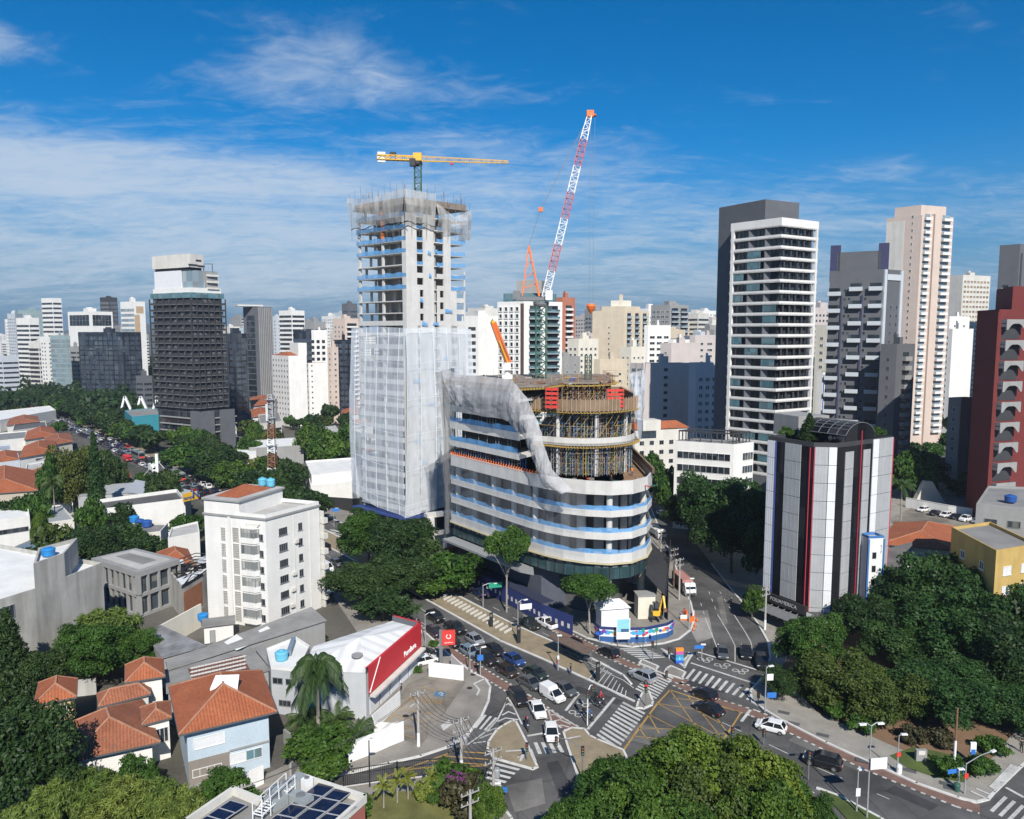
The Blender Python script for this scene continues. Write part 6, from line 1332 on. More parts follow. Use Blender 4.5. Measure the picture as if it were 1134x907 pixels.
r_,P_,h_=bg('apartment_house','low white block with an orange tiled roof right of the rounded unfinished building',690,704,762,476,232,wOff,rfT2,[FW(side=0,w=1.5,h=1.3,cw=3.3,fr=fG,gl=gDk,dz=3.0),FW(side=3,w=1.3,h=1.2,cw=3.5,fr=fG,gl=gDk)],kl=.8,kr=.35,par=0,bulk=False,cat='apartment house')
b=MB(); hip(b,P_,h_+.05,2.2,.4); b.build('roof',rfT,r_); c_=sum(P_,Vector((0,0)))/4; MB().prism(quad(c_+Vector((-3,-4)),6,5,.3),h_,h_+3.2).build('stair_head',wOff,r_)
# low modern block with a planted roof
r_,P_,h_=bg('terraced_building','low white modern building with a planted roof terrace in front of the banded tower',748,814,836,492,192,wWhite,rfG,kl=.45,kr=.9,par=0,bulk=False,cat='building')
p,q=edge(P_,3); grid(r_,p,q,2,3.4,6,1,win((q-p).length*.9,1.9,fW,gDk,9),'window_band'); p,q=edge(P_,0); grid(r_,p,q,2,3.4,6,1,win(4.2,2.0,fW,gMd,4),'window_band',(q-p).length*.45,.3); flush(r_)
b=MB(); I=inset(P_,.6)
for i in range(4):
 for k in range(5): b.beam(P3(I[i].lerp(I[(i+1)%4],k/5),h_),P3(I[i].lerp(I[(i+1)%4],k/5),h_+2.6),.25)
 b.beam(P3(I[i],h_+2.6),P3(I[(i+1)%4],h_+2.6),.5,.3)
b.build('pergola',wDark,r_)
# --- right of the banded tower
bg('apartment_block','greenish white block with planted balconies right of the banded tower',900,914,942,362,330,wCream,fac=[BAL(side=0,cw=6,w=4.6,rail=wOff),FW(side=3)],kl=.8,kr=.6,cat='apartment block')
r_,P_,h_=bg('apartment_block','small white block with blue stripes and orange windows at the foot of the banded tower',903,910,928,415,270,wWhite,fac=[FW(side=0,w=1.5,h=1.4,cw=3.2)],kl=.8,kr=.6,cat='apartment block'); p,q=edge(P_,0)
for s in (.05,.5,.95): c_=p.lerp(q,s); MB().prism(quad(c_,.5,.3,.5),0,h_).build('blue_stripe',mBl,r_)
bg('service_block','pale panelled roof plant block behind the silver office building',862,886,951,468,195,mPan,rfG,[FW(side=0,w=1.6,h=2.2,cw=2.2,fr=mPanW,gl=mPanW,nx=1)],.6,.25,par=.2,bulk=False,cat='block')
# slate tower with staggered balconies
r_,P_,h_=bg('apartment_tower','slate grey apartment tower with staggered balconies and dark blue fins',913,972,992,300,262,wSlate,rfD,par=.6,kl=.45,kr=.9,bulk=False)
p,q=edge(P_,3); L=(q-p).length; d=(q-p).normalized(); n_=Vector((d.y,-d.x)); a=math.atan2(d.y,d.x)
bm=balc(4.2,3.0,1.5,wGrey,wBluW,None,1.3,gDk); wm_=win(.9,1.1,fG,gDk,1); bf=M('dark blue fin',(0.045,0.047,0.11),.6)
for k in range(11):
 for s,o in ((.10,0),(.50,0),(.86,0)):
  c_=p+d*(L*s); z=h_-6.5-5.9*k-(1.5 if s==.10 else 0)
  if z>4: put(r_,'balcony',bm,(c_.x,c_.y,z),a)
for k in range(22):
 for s in (.3,.38,.68): c_=p+d*(L*s); put(r_,'window',wm_,(c_.x,c_.y,4+2.95*k),a)
p2,q2=edge(P_,0); grid(r_,p2,q2,4,2.95,20,2,wm_,'window',3,1); flush(r_)
for s in (.24,.62): c_=p+d*(L*s)+n_*.15; MB().prism(quad(c_,.5,.5,a),3,h_-8).build('blue_fin',bf,r_)
MB().prism([p.lerp(q,.12)-n_*1,p.lerp(q,.93)-n_*1,p.lerp(q,.93)-n_*9,p.lerp(q,.12)-n_*9],h_,h_+7).build('roof_house',wSlate,r_)
for s in (.08,.97): c_=p.lerp(q,s)-n_*2; MB().prism(quad(c_,3.2,2.0,a),h_-3,h_+9.5).build('crown_fin',bf,r_)
d2=(q2-p2).normalized(); n2_=Vector((d2.y,-d2.x)); b=MB();
for s in (.06,.94): c_=p2.lerp(q2,s)+n2_*.15; b.prism(quad(c_,1.4,.5,math.atan2(d2.y,d2.x)),10,h_+.5)
for zz in (10,h_*.55,h_-3): b.prism([p2.lerp(q2,.06)+n2_*.3,p2.lerp(q2,.94)+n2_*.3,p2.lerp(q2,.94)-n2_*.1,p2.lerp(q2,.06)-n2_*.1],zz,zz+2.0)
b.build('white_frame',wBluW,r_)
bg('apartment_block','lower slate grey block with grey balconies in front of the tall salmon tower',972,990,1010,384,250,wSlate,rfD,[BAL(side=0,w=3.6,cw=9,rail=wGrey,fr=wGrey,rh=1.3),FW(side=3,w=.9,cw=3.2,fr=fG,gl=gDk)],.6,.8,cat='apartment block')
# tall salmon tower
r_,P_,h_=bg('apartment_tower','very tall salmon and white apartment tower with glazed balconies',972,1010,1044,240,345,wSalmon,rfP,par=.8,kl=.7,kr=.5,bulk=False)
p,q=edge(P_,3); d=(q-p).normalized(); n_=Vector((d.y,-d.x)); MB().prism([p+n_*.12,p.lerp(q,.52)+n_*.12,p.lerp(q,.52)-n_*.2,p-n_*.2],0,h_-1).build('white_panel',wOff,r_); grid(r_,p,q,4,3.0,34,1,win(.8,1.2,fW,gMd,1),'window',(q-p).length*.62,2)
p,q=edge(P_,0); L=(q-p).length; grid(r_,p,q,6,3.0,33,1,balc(3.8,3.0,1.2,wWhite,wWhite,None,1.0,gPale),'balcony',.2,L*.68); grid(r_,p,q,6,3.0,33,1,balc(5.2,3.0,1.5,wWhite,wWhite,None,1.0,gPale),'balcony',L*.54,.3); flush(r_)
d=(q-p).normalized(); n_=Vector((d.y,-d.x)); MB().prism([p.lerp(q,.36)+n_*.9,p.lerp(q,.52)+n_*.9,p.lerp(q,.52)-n_*1,p.lerp(q,.36)-n_*1],0,h_+1.5).build('pilaster',wSalmon,r_); MB().prism(inset(P_,1.8),h_,h_+5.5).build('roof_house',wSalmon,r_)
bg('apartment_block','beige gridded apartment tower with two roof boxes right of the salmon tower',1043,1058,1088,306,480,wOff,fac=[FW(side=0,w=2.2,h=1.5,cw=3.2,gl=glass('tan blind window',(0.10,0.07,0.04),(0.4,0.3,0.17),.6)),],kl=.8,kr=.6,cat='apartment block')
bg('apartment_block','blank white slab with a grey side right of the salmon tower',1040,1050,1073,366,390,wWhite,fac=[FW(side=3,w=.9,cw=3)],kl=.8,kr=.35,cat='apartment block')
bg('apartment_block','small white stepped block between the salmon tower and the red brick block',1040,1046,1068,352,430,wWhite,fac=[FW(side=0,w=1.2,cw=5)],kl=.8,kr=.35,cat='apartment block')
r_,P_,h_=bg('apartment_tower','dark grey and white tower with brown vertical stripes at the right edge',1096,1118,1175,272,420,wSlate,rfD,kl=.6,kr=.4); p,q=edge(P_,3); grid(r_,p,q,4,3.1,24,1,balc(3.4,3.1,1.2,wWhite,wWhite,None,1.0,gDk),'balcony',.6,2.6)
p2,q2=edge(P_,0); flush(r_); d=(q2-p2).normalized()
for k in range(8): c_=p2.lerp(q2,(k+.3)/8); MB().prism(quad(c_,1.1,.5,math.atan2(d.y,d.x)),0,h_-4).build('brown_stripe',wTan if k%2 else wDark,r_)
# red brick block with arched concrete balconies
BR0,BR1,BR2=Vector((126.5,205)),Vector((119.5,209)),Vector((119,232))
brk=thing('brick_apartment_block','red brick apartment block with arched grey concrete balconies at the right edge','apartment block',(132,222,0))
pA,pB,pC=XY(1076,214),XY(1100,201),XY(1140,205)
_d=(pC-pB).normalized(); MB().prism([pB,pB+_d*40,pB+_d*40+Vector((-8,34)),pA],0,ZT(343,205)).build('wall',wBrick,brk)
MB().prism([pB+_d*6+Vector((0,2)),pB+_d*36+Vector((0,2)),pB+_d*36+Vector((-6,24)),pA+Vector((10,8))],ZT(343,205),ZT(318,210)).build('roof_house',wBrick,brk)
d=(pC-pB).normalized(); n_=Vector((d.y,-d.x)); a=math.atan2(d.y,d.x); W_=6.9; arch=MB(); arch.mat(0)
for k in range(12):          # upstand with an arched lower edge
 x0,x1=-W_/2+W_*k/12,-W_/2+W_*(k+1)/12; f=lambda x: 1.75*math.sqrt(max(0,1-(x/(W_*.36))**2)) if abs(x)<W_*.36 else 0
 b0,b1=-1.75+f(x0),-1.75+f(x1); arch.add([(x0,-1.6,b0),(x1,-1.6,b1),(x1,-1.6,1.0),(x0,-1.6,1.0),(x0,-1.35,b0),(x1,-1.35,b1),(x1,-1.35,1.0),(x0,-1.35,1.0)],[(0,1,2,3),(5,4,7,6),(3,2,6,7),(4,5,1,0)])
arch.box((-W_/2+.1,-.8,0),(.2,1.6,2)); arch.box((W_/2-.1,-.8,0),(.2,1.6,2)); arch.box((0,-.8,-.05),(W_,1.5,.2)); arch.mat(1).box((0,-.03,-2.2),(W_*.9,.06,3.9))
am=arch.mesh('arched_balcony',[wGrey,wDark])
for k in range(11): c_=pB+d*4.4; put(brk,'arched_balcony',am,(c_.x,c_.y,ZT(358,203)-5.45*k),a)
flush(brk); d2=(pB-pA).normalized(); n2_=Vector((d2.y,-d2.x)); MB().prism([pA.lerp(pB,.35)+n2_*.5,pB+n2_*.2,pB-n2_*.4,pA.lerp(pB,.35)-n2_*.4],0,ZT(345,205)).build('brick_pier',wBrick,brk)
bg('apartment_block','plain grey slab wall between the salmon tower and the red brick block',1050,1064,1082,444,238,wGrey,rfG,[FW(side=3,w=1,cw=4)],kl=.7,kr=.5,cat='apartment block',bulk=False)
# ochre house and the grey roof house above it
r_,P_,h_=bg('ochre_apartment_house','ochre apartment house with worn walls at the right edge above the trees',1062,1114,1160,613,115,wOchre,rfG,kl=2.0,kr=.6,par=.5,bulk=False,cat='apartment house');
p,q=edge(P_,3); grid(r_,p,q,4.5,3.2,4,2,win(1.35,1.35,fW,gMd,2,1,.08,.09,True),'window',1.2,.8); p,q=edge(P_,0); grid(r_,p,q,4.5,3.2,4,2,win(1.9,1.4,fW,gWh,2,1,.08,.09,True),'window',.6,.6); flush(r_)
block('grey_roof_house','grey rendered roof storey with a deep blue water tank above the ochre house',[XY(1088,136),XY(1150,132),XY(1180,150),XY(1100,152)],ZT(560,136),wGrey,rfG,'roof house',[FW(w=2,h=1.3,cw=4,fr=fG,gl=gMd,z0=14,rows=2)],.4,False)
tank((XY(1126,138).x,XY(1126,138).y),ZT(560,136)+.2,'deep blue water tank on the grey roof at the right edge',mTD,1.0,1.3)
# car park wall and red roofed house on the right
def wallrun(name,label,pts,h,th,mat,cat='wall',z0=0.0,cap=None):
 P=[Vector(p[:2]) for p in pts]; c=sum(P,Vector((0,0)))/len(P); t=thing(name,label,cat,(*c,z0)); b=MB()
 for a_,c2 in zip(P,P[1:]):
  d=(c2-a_).normalized(); n_=Vector((d.y,-d.x))*th/2; b.prism([a_-n_-d*.02,c2-n_+d*.02,c2+n_+d*.02,a_+n_-d*.02],z0,z0+h)
 b.build('wall_panel',mat,t)
 if cap:
  b=MB()
  for a_,c2 in zip(P,P[1:]): b.beam(P3(a_,z0+h),P3(c2,z0+h),th+.12,.12)
  b.build('coping',cap,t)
 return t
wallrun('white_wall','long white wall behind the car park on the right',[G(1003,562).xy,G(1050,571).xy,G(1092,577).xy],3.0,.3,wWhite,cap=wOff)
house('tiled_house','orange tiled bungalow in front of the car park on the right',[XY(985,171),XY(1064,166),XY(1078,184),XY(1000,190)],3.6,2.4,wCream,rfT,[],.6)
house('tiled_house','small red roof between the bungalow and the ochre house',[XY(1040,150),XY(1060,149),XY(1062,158),XY(1042,159)],4.0,1.2,wOff,rfT2,[],.3)
shed('dark_shed','long dark grey shed roof beside the white stair tower',[at(978,640,5),at(1012,622,5),at(1010,600,6.4),at(966,612,6.4)],wSlate,rfCr)
block('white_cabin','white flat roofed cabin in front of the orange tiled bungalow',[XY(1008,150),XY(1034,148),XY(1038,156),XY(1012,158)],4.6,wWhite,rfP,'cabin',[FW(w=1.2,h=1,cw=3,z0=1.5)],.3,False)
t=thing('concrete_monument','pale slanted concrete wedge beside the white car park wall','monument',(*G(1030,558).xy,0)); q=G(1030,560).xy; b=MB(); b.add([(q.x-5,q.y,0),(q.x-2,q.y-.5,7.5),(q.x,q.y-.5,7.5),(q.x+5,q.y,0),(q.x-5,q.y+2,0),(q.x-2,q.y+1.5,7.5),(q.x,q.y+1.5,7.5),(q.x+5,q.y+2,0)],[(0,3,2,1),(4,5,6,7),(1,2,6,5),(0,1,5,4),(2,3,7,6)]); b.build('wedge',wCream,t)
# --- low town on the left: roofs surveyed at their own height
def low(name,label,px,z,wm,rm,cat='building',par=.5,fac=(),pitched=0):
 P=[G(u,v,z).xy for u,v in px]
 if pitched:
  return house(name,label,P,z,pitched,wm,rm,[],.4,cat)[0]
 return block(name,label,P,z,wm,rm,cat,fac,par,False)
low('warehouse','long white warehouse roof at the far left edge below the trees',[(0,466),(62,455),(55,450),(-20,458)],6,wWhite,rfW,'warehouse')
low('warehouse','white hall with a brown red ridged roof at the far left',[(8,471),(43,467),(41,461),(12,463)],6,wWhite,rfT2,'warehouse',pitched=2)
low('warehouse','grey roofed hall with a pale gable left of the avenue',[(14,478),(52,473),(50,467),(16,471)],5.5,wOff,rfCr,'warehouse')
low('warehouse','wide grey roof at the far left edge beside the orange roofs',[(-30,492),(28,486),(30,478),(-30,483)],5,wWhite,rfC,'warehouse')
low('warehouse','white walled hall with a blue strip at the left edge',[(-30,503),(12,499),(11,493),(-30,497)],5.5,wBluW,rfCm,'warehouse')
low('warehouse','pale grey hall with a flat metal roof left of the solar panelled orange roof',[(-20,516),(22,511),(20,503),(-25,508)],5.2,wBluW,rfCm,'warehouse')
low('tiled_house','orange roofed hall nearest the traffic on the far left avenue',[(28,487),(62,482),(58,473),(31,478)],5.5,wOff,rfT,'house',pitched=2.2)
low('tiled_house','long old orange roof behind the solar panelled roof',[(52,494),(80,489),(77,480),(50,484)],5.5,wCream,rfT2,'house',pitched=1.6)
r_=low('tiled_house','orange roofed house carrying dark solar panels',[(22,507),(62,500),(60,489),(28,494)],6.5,wWhite,rfT,'house',pitched=2.2); c_=Vector(r_['_o'])
low('tiled_house','small orange roof beside the house with solar panels',[(41,508),(56,505),(54,497),(42,499)],5,wWhite,rfT2,'house',pitched=1.2)
low('tiled_house','white hall with a rounded orange roof near the left edge',[(-8,513),(20,509),(19,500),(-8,503)],5.5,wWhite,rfT,'house',pitched=1.6)
low('villa','large beige villa with a wide orange roof and chimney at the left edge',[(-30,548),(40,543),(36,521),(-25,523)],7,M('villa wall',(0.45,0.40,0.33),.85),rfT,'villa',pitched=3)
low('tiled_house','orange roofed house half hidden behind the tall cypress',[(87,533),(132,526),(128,513),(92,518)],6.5,wWhite,rfT,'house',pitched=2.2)
low('tiled_house','orange roofed house right of the tall cypress, beside the avenue',[(117,535),(146,531),(140,519),(115,523)],6,wWhite,rfT,'house',pitched=2)
low('tiled_house','small pale house with an orange roof between the villa and the trees',[(33,530),(58,527),(56,519),(35,521)],5,wBluW,rfT2,'house',pitched=1.2)
low('cottage','white flat roofed cottage right of the rounded orange roof',[(28,523),(50,520),(48,512),(30,515)],4,wWhite,rfP,'house')
low('stair_box','tall white windowless stair box beside the tall cypress',[(56,528),(79,528),(80,521),(58,522)],11,wWhite,rfP,'building')
low('cottage','white building with a slanted awning right of the stair box',[(79,533),(95,531),(93,524),(80,525)],9,wWhite,rfP,'building')
low('long_warehouse','long white warehouse with a dark flat roof behind the finned office',[(92,570),(205,556),(196,545),(94,559)],8.2,wWhite,rfD,'warehouse',.9)
cn=shed('canopy_hall','curved pale metal canopy roof by the avenue with a yellow sign',[at(140,545,7),at(204,553,7),at(212,543,7.6),at(150,531,7.6)],mPan,rfCm,'canopy hall')
shed('canopy_hall','flat pale metal roof left of the curved canopy, beside the hedge',[at(85,549,6.5),at(145,545,6.5),at(152,534,7),at(96,538,7)],mPan,rfCm,'hall')
b=MB(); p,q=G(203,556,8.6),G(220,552,8.6); d=(q-p); b.add([p,q,q+Vector((0,0,2)),p+Vector((0,0,2)),p+Vector((-.4,.6,0)),q+Vector((-.4,.6,0)),q+Vector((-.4,.6,2)),p+Vector((-.4,.6,2))],[(0,1,2,3),(5,4,7,6),(3,2,6,7),(0,4,5,1),(1,5,6,2),(4,0,3,7)])
b.build('sign_board',mYellow,cn); text('N',2.6,mTD,wallM(p.xy.lerp(q.xy,.78),d,9.9,.1),cn,'lettering',.2); text('tampa',1.3,mTD,wallM(p.xy.lerp(q.xy,.35),d,9.5,.1),cn,'lettering',.03)
t=thing('sign_mast','white sign mast standing through the curved canopy','mast',(*G(176,556).xy,0)); q=G(176,556).xy; b=MB(); b.box((q.x,q.y,7.5),(.8,.6,15)); b.build('pillar',mWhite,t); b=MB(); b.beam((q.x,q.y,13),(q.x-5,q.y+1.5,8),.1); b.beam((q.x,q.y,13),(q.x+5,q.y-1,8),.1); b.build('stay',mWhite,t)
low('white_hall','white hall with a strip of dark windows at the left edge',[(-30,583),(33,574),(30,556),(-30,562)],8.5,wWhite,rfW,'hall',.6,[BND(dz=3,h=1.1,z0=5.6,rows=1,cols=1)])
low('metal_roofed_hall','grey metal roofed hall right of the white hall with strip windows',[(38,582),(82,576),(68,560),(34,563)],6,wOff,rfCm,'hall',.3)
low('blue_roofed_hall','hall with a blue grey metal roof behind the weathered hall',[(38,620),(60,606),(36,598),(15,607)],6,wOff,rfBl,'hall',.3)
low('white_annex','low white building with three blue water tanks on its roof',[(140,595),(178,590),(186,581),(147,581)],6,wOff,rfC,'building',.4)
for u,v,lab in ((149,579,'bright blue water tank, left of the three on the low white building'),(155,583,'deep blue water tank, middle of the three on the low white building'),(163,584,'deep blue water tank, right of the three on the low white building')): tank(G(u,v,6).xy,6.1,lab,mTB if u<150 else mTD,1.1,1.6)
low('white_annex','white building with a pale flat roof left of the white apartment block',[(186,598),(221,591),(219,579),(190,586)],6.5,wWhite,rfP,'building',.4)
low('tiled_house','white house with an orange roof left of the white apartment block',[(180,620),(214,625),(206,609),(176,612)],6,wWhite,rfT,'house',pitched=1.8)
r_=low('modern_pavilion','white modern pavilion with stepped flat roofs left of the netted tower',[(345,528),(396,522),(392,508),(338,512)],7.5,wWhite,rfW,'pavilion',.5);
low('modern_pavilion','low white wing in front of the stepped white pavilion',[(344,540),(398,534),(396,522),(342,530)],5,wWhite,rfW,'pavilion',.4)
wallrun('black_fence','tall black fence in front of the white pavilion',[G(333,552).xy,G(345,562).xy,G(398,566).xy],3.6,.25,fK,'fence')
low('glass_pavilion','grey glazed pavilion with a wide white roof behind the lattice mast',[(276,497),(336,494),(326,485),(272,489)],7,wGrey,rfW,'pavilion',.3)
low('white_annex','small white pavilion at the left of the glazed pavilion',[(264,505),(284,503),(282,492),(262,494)],6,wWhite,rfW,'pavilion',.3)
low('black_hall','long black clad hall in front of the twin white slabs',[(333,485),(378,479),(372,471),(330,476)],8,wDark,rfP,'hall',.3)
low('tiled_house','white house with orange roofs left of the twin white slabs',[(279,450),(303,447),(300,438),(277,441)],8,wWhite,rfT,'house',pitched=1.8)
low('tiled_house','small cream house with an orange roof behind the lattice mast',[(280,462),(300,460),(297,452),(278,454)],7,wWhite,rfT,'house',pitched=1.6)
low('white_annex','pale building with dark window bands right behind the lattice mast',[(288,470),(312,467),(309,457),(286,460)],9,wOff,rfG,'building',.4,[BND(dz=3,h=1.2)])
low('tiled_house','white house with a long orange roof right of the twin white slabs',[(371,451),(396,448),(394,441),(372,443)],7,wOff,rfT,'house',pitched=1.6)
low('tiled_house','orange roofed house among the trees right of the twin white slabs',[(378,460),(397,458),(395,451),(380,452)],7,wOff,rfT,'house',pitched=1.6)
low('blue_shed','bright turquoise and blue shed beside the dark balcony tower',[(146,462),(178,459),(172,452),(138,455)],9,M('turquoise cladding',(0.05,0.30,0.38),.6,.1,.3),rfG,'shed',.3)
low('shopfront_block','low block with a red and white fascia right of the dark balcony tower',[(228,478),(262,475),(258,466),(226,469)],6,wOff,rfG,'shop',.6)
t=thing('arched_truss','white zigzag roof truss beside the turquoise shed','truss',(*G(140,470).xy,0)); b=MB(); q=G(133,470).xy
for k in range(3): b.beam((q.x+k*9,q.y,4),(q.x+3.5+k*9,q.y,16),1.1); b.beam((q.x+3.5+k*9,q.y,16),(q.x+8+k*9,q.y,5),1.1)
b.build('truss_bar',mWhite,t)
# mid-rise blocks packed between the towers
rn=random.Random(77)
for u,v,Y,wm,wd in [(rn.uniform(a,c),rn.uniform(342,388) if a>420 else rn.uniform(346,374),rn.uniform(430,760) if a>420 else rn.uniform(640,1000),None,0) for a,c,n in ((520,800,60),(896,1000,12),(1036,1110,10),(20,170,9),(255,400,22)) for _ in range(n)]:
 wm=rn.choice((wWhite,wWhite,wOff,wCream,wPink,wBeige,wGrey,wBluW) if u>420 else (wBluW,wWhite,wGrey,wBluW,wOff)); wd=rn.uniform(7,12)*FPX/Y; k=rn.uniform(-.35,.35)*wd; P_=corner_poly(u-wd,u+k,u+wd,Y,rn.uniform(8,13),rn.uniform(6,12))
 if any((sum(P_,Vector((0,0)))/4-sum((Vector(x[:2]) for x in f),Vector((0,0)))/len(f)).length<11 for f in FOOT): continue
 nm={'white painted wall':'white','off white wall':'off white','cream wall':'cream','pinkish grey wall':'pinkish grey','beige wall':'beige','mid grey wall':'grey','bluish white wall':'bluish white'}[wm.name]; side='left of the netted tower' if u<420 else ('between the netted and the banded tower' if u<850 else 'right of the banded tower')
 fr=rn.choice((fW,fG)); fac=rn.choice(([FW(w=1.4,h=1.3,cw=2.9,fr=fr,gl=gDk)],[BAL(side=0,cw=5.5,w=4),FW(side=3,w=1.2,gl=gDk)],[FW(w=2.2,h=1.4,cw=3.4,fr=fr,gl=rn.choice((gMd,gDk,gPale)))],[BND(dz=3.2,h=1.4),])); block('midrise_block',f'{nm} mid-rise apartment block packed into the skyline {side}',P_,ZT(v,Y),wm,rfG,'apartment block',fac,.9,True,'mid-rise blocks in the skyline')
# low houses and halls filling the quarter on the left
def avd(p):
 best=1e9
 for a,c in zip(CL,CL[1:]):
  d=c-a; L=d.length; d=d/L; t=(p-a).dot(d)
  if -5<t<L+5: o=(p-a).dot(Vector((-d.y,d.x))); best=o if abs(o)<abs(best) else best
 return best
m=0
while m<64:
 Y=rn.uniform(165,430) if m<46 else rn.uniform(230,420); x=rn.uniform(-.70*Y,-.30*Y) if m<46 else rn.uniform(-.36*Y,-.20*Y); p=Vector((x,Y)); w_,d_=rn.uniform(8,16),rn.uniform(8,14); Q=quad(p,w_,d_,.95+rn.uniform(-.1,.1)); o=avd(p); m+=1
 if -16<o<32 or any((p-sum((Vector(x_[:2]) for x_ in f),Vector((0,0)))/len(f)).length<12+.5*max((Vector(f[0][:2])-Vector(f[1][:2])).length,(Vector(f[1][:2])-Vector(f[2][:2])).length) for f in FOOT): continue
 wm=rn.choice((wWhite,wWhite,wOff,wCream,wBluW)); h=rn.uniform(3.6,7)
 if rn.random()<.5: house('tiled_house','low house with an orange tiled roof in the quarter on the left',Q,h,rn.uniform(1.3,2.2),wm,rn.choice((rfT,rfT2)),[(0,.3,1.6,1.4,1.2,fW,gDk,2),(0,.7,1.6,1.4,1.2,fW,gDk,2)],.5,'house','low orange roofed houses on the left')
 else: block('low_hall','low pale hall with a flat or metal roof in the quarter on the left',Q,h,wm,rn.choice((rfW,rfP,rfC,rfCm)),'hall',[FW(w=1.8,h=1.0,cw=4,rows=1,gl=gDk)],.5,False,'low halls on the left')
# distant small blocks that close the skyline
rn=random.Random(31); cols=[wWhite,wOff,wBluW,wCream,wGrey,wPink,wBeige]
for i in range(90):
 u=rn.uniform(-40,1170); Y=rn.uniform(750,2300); hgt=rn.uniform(22,55) if 380<u<1150 else rn.uniform(14,44); wd=rn.uniform(9,17)/Y*FPX
 if u<300 and Y<1300: continue
 v=CAM_H; P_=corner_poly(u-wd,u+rn.uniform(-.3,.3)*wd,u+wd,Y,8,8)
 block('distant_block','small pale tower block in the hazy distance along the horizon',P_,hgt+8,rn.choice(cols),rfG,'tower block',[BND(dz=4.5,h=2.2,fr=fG,gl=gMd,m0=1,m1=1)] ,0,False,'distant blocks along the horizon')

# ================================================================ TREES AND PLANTS
FOOT+= [ccw(x) for x in (TP,LO,P2,P37,[F1,R1,B1,l1],SP,SR,K,D,P10,PD)]
lfMid=leafmat('mid green leaves',(0.020,0.058,0.008),(0.080,0.155,0.022)); lfDark=leafmat('dark green leaves',(0.011,0.032,0.008),(0.046,0.086,0.022)); lfOlive=leafmat('olive leaves',(0.034,0.056,0.010),(0.10,0.13,0.026))
lfLight=leafmat('light green leaves',(0.028,0.074,0.008),(0.145,0.21,0.028)); lfYel=leafmat('yellow green leaves',(0.10,0.13,0.02),(0.24,0.26,0.05)); lfBlue=leafmat('bluish dark leaves',(0.013,0.042,0.010),(0.052,0.112,0.026)); lfPalm=leafmat('palm leaves',(0.024,0.055,0.014),(0.085,0.13,0.04)); lfBr=leafmat('brownish leaves',(0.05,0.045,0.022),(0.11,0.09,0.045))
mBark=M('tree bark',(0.12,0.095,0.07),.95,.3,1.5); mBarkP=M('pale bark',(0.30,0.27,0.23),.9,.25,1.2)
def leafmesh(name,C,Rr,N_,size,mat,seed,upbias=.25,flat_=1.0,droop=0.0,elong=1.5,shell=(.72,1.08)):
 """leaf sprays spread over a set of clumps (centres C, radii Rr)"""
 g=np.random.default_rng(seed); C=np.array(C,float); Rr=np.array(Rr,float); wgt=Rr**2; wgt/=wgt.sum()
 k=g.choice(len(C),size=N_,p=wgt); d=g.normal(size=(N_,3)); d/=np.linalg.norm(d,axis=1,keepdims=True); d[:,2]=np.where((d[:,2]<-.35)&(g.random(N_)<.6),-d[:,2],d[:,2])
 rad=Rr[k]*g.uniform(shell[0],shell[1],N_)*(1+.12*np.sin(d[:,0]*7+k)+.12*np.sin(d[:,1]*9+k*2))
 p=C[k]+d*rad[:,None]*np.array([1,1,flat_])
 nrm=d*.8+g.normal(size=(N_,3))*.55+np.array([0,0,upbias]); nrm/=np.linalg.norm(nrm,axis=1,keepdims=True)
 t=g.normal(size=(N_,3)); t[:,2]-=droop*2; t-=nrm*(t*nrm).sum(1,keepdims=True); t/=np.linalg.norm(t,axis=1,keepdims=True)+1e-9; s=np.cross(nrm,t)
 sz=size*g.uniform(.6,1.3,N_); a=t*(sz*elong/2)[:,None]; b=s*(sz/2)[:,None]; bend=nrm*(sz*.12)[:,None]
 V=np.stack([p-a,p+b*.9-bend*0+a*-.1,p+a,p-b*.9+a*-.1],1).reshape(-1,3); V[1::4]+=bend*-1; V[3::4]+=bend*-1
 me=bpy.data.meshes.new(name); me.vertices.add(N_*4); me.vertices.foreach_set('co',V.astype(np.float32).ravel()); me.loops.add(N_*4); me.loops.foreach_set('vertex_index',np.arange(N_*4,dtype=np.int32))
 me.polygons.add(N_); me.polygons.foreach_set('loop_start',np.arange(0,N_*4,4,dtype=np.int32)); me.polygons.foreach_set('loop_total',np.full(N_,4,dtype=np.int32))
 at_=me.attributes.new('tint','FLOAT','FACE'); ck=g.random(len(C)); at_.data.foreach_set('value',np.clip(.55*ck[k]+.5*g.random(N_)-.05,0,1).astype(np.float32))
 me.materials.append(mat); me.update(); me.validate(); return me
def clumps(Rx,Rz,z0,n,rc,seed,hollow=.45,flatb=.35):
 """clump centres filling the outer part of a domed crown, with an uneven outline"""
 g=random.Random(seed); C=[];S=[]
 while len(C)<n:
  x,y,z=g.uniform(-1,1),g.uniform(-1,1),g.uniform(-flatb,1); r=math.sqrt(x*x+y*y+z*z); an_=math.atan2(y,x); lim=1+.2*math.sin(3*an_+seed)+.13*math.sin(5*an_+2*seed)
  if r>lim or r<hollow: continue
  C.append((x*(Rx-rc*.6),y*(Rx-rc*.6),z0+z*(Rz-rc*.5))); S.append(rc*g.uniform(.65,1.25))
 return C,S
def trunkmesh(h,r,C,seed,mat,nl=7,top=None):
 g=random.Random(seed); b=MB(); top=top or h; fork=Vector((g.uniform(-.3,.3),g.uniform(-.3,.3),h*.55)); b.tube([(0,0,-.3),(0,0,.3),(fork.x*.5,fork.y*.5,h*.3),fork],r,8,r*.72)
 for c in g.sample(C,min(nl,len(C))):
  c=Vector(c); m=fork.lerp(c,.5)+Vector((g.uniform(-.4,.4),g.uniform(-.4,.4),.4)); b.tube([fork-Vector((0,0,.2)),m,c],r*.5,6,r*.1)
 return b.mesh('trunk',mat)
PRO={}
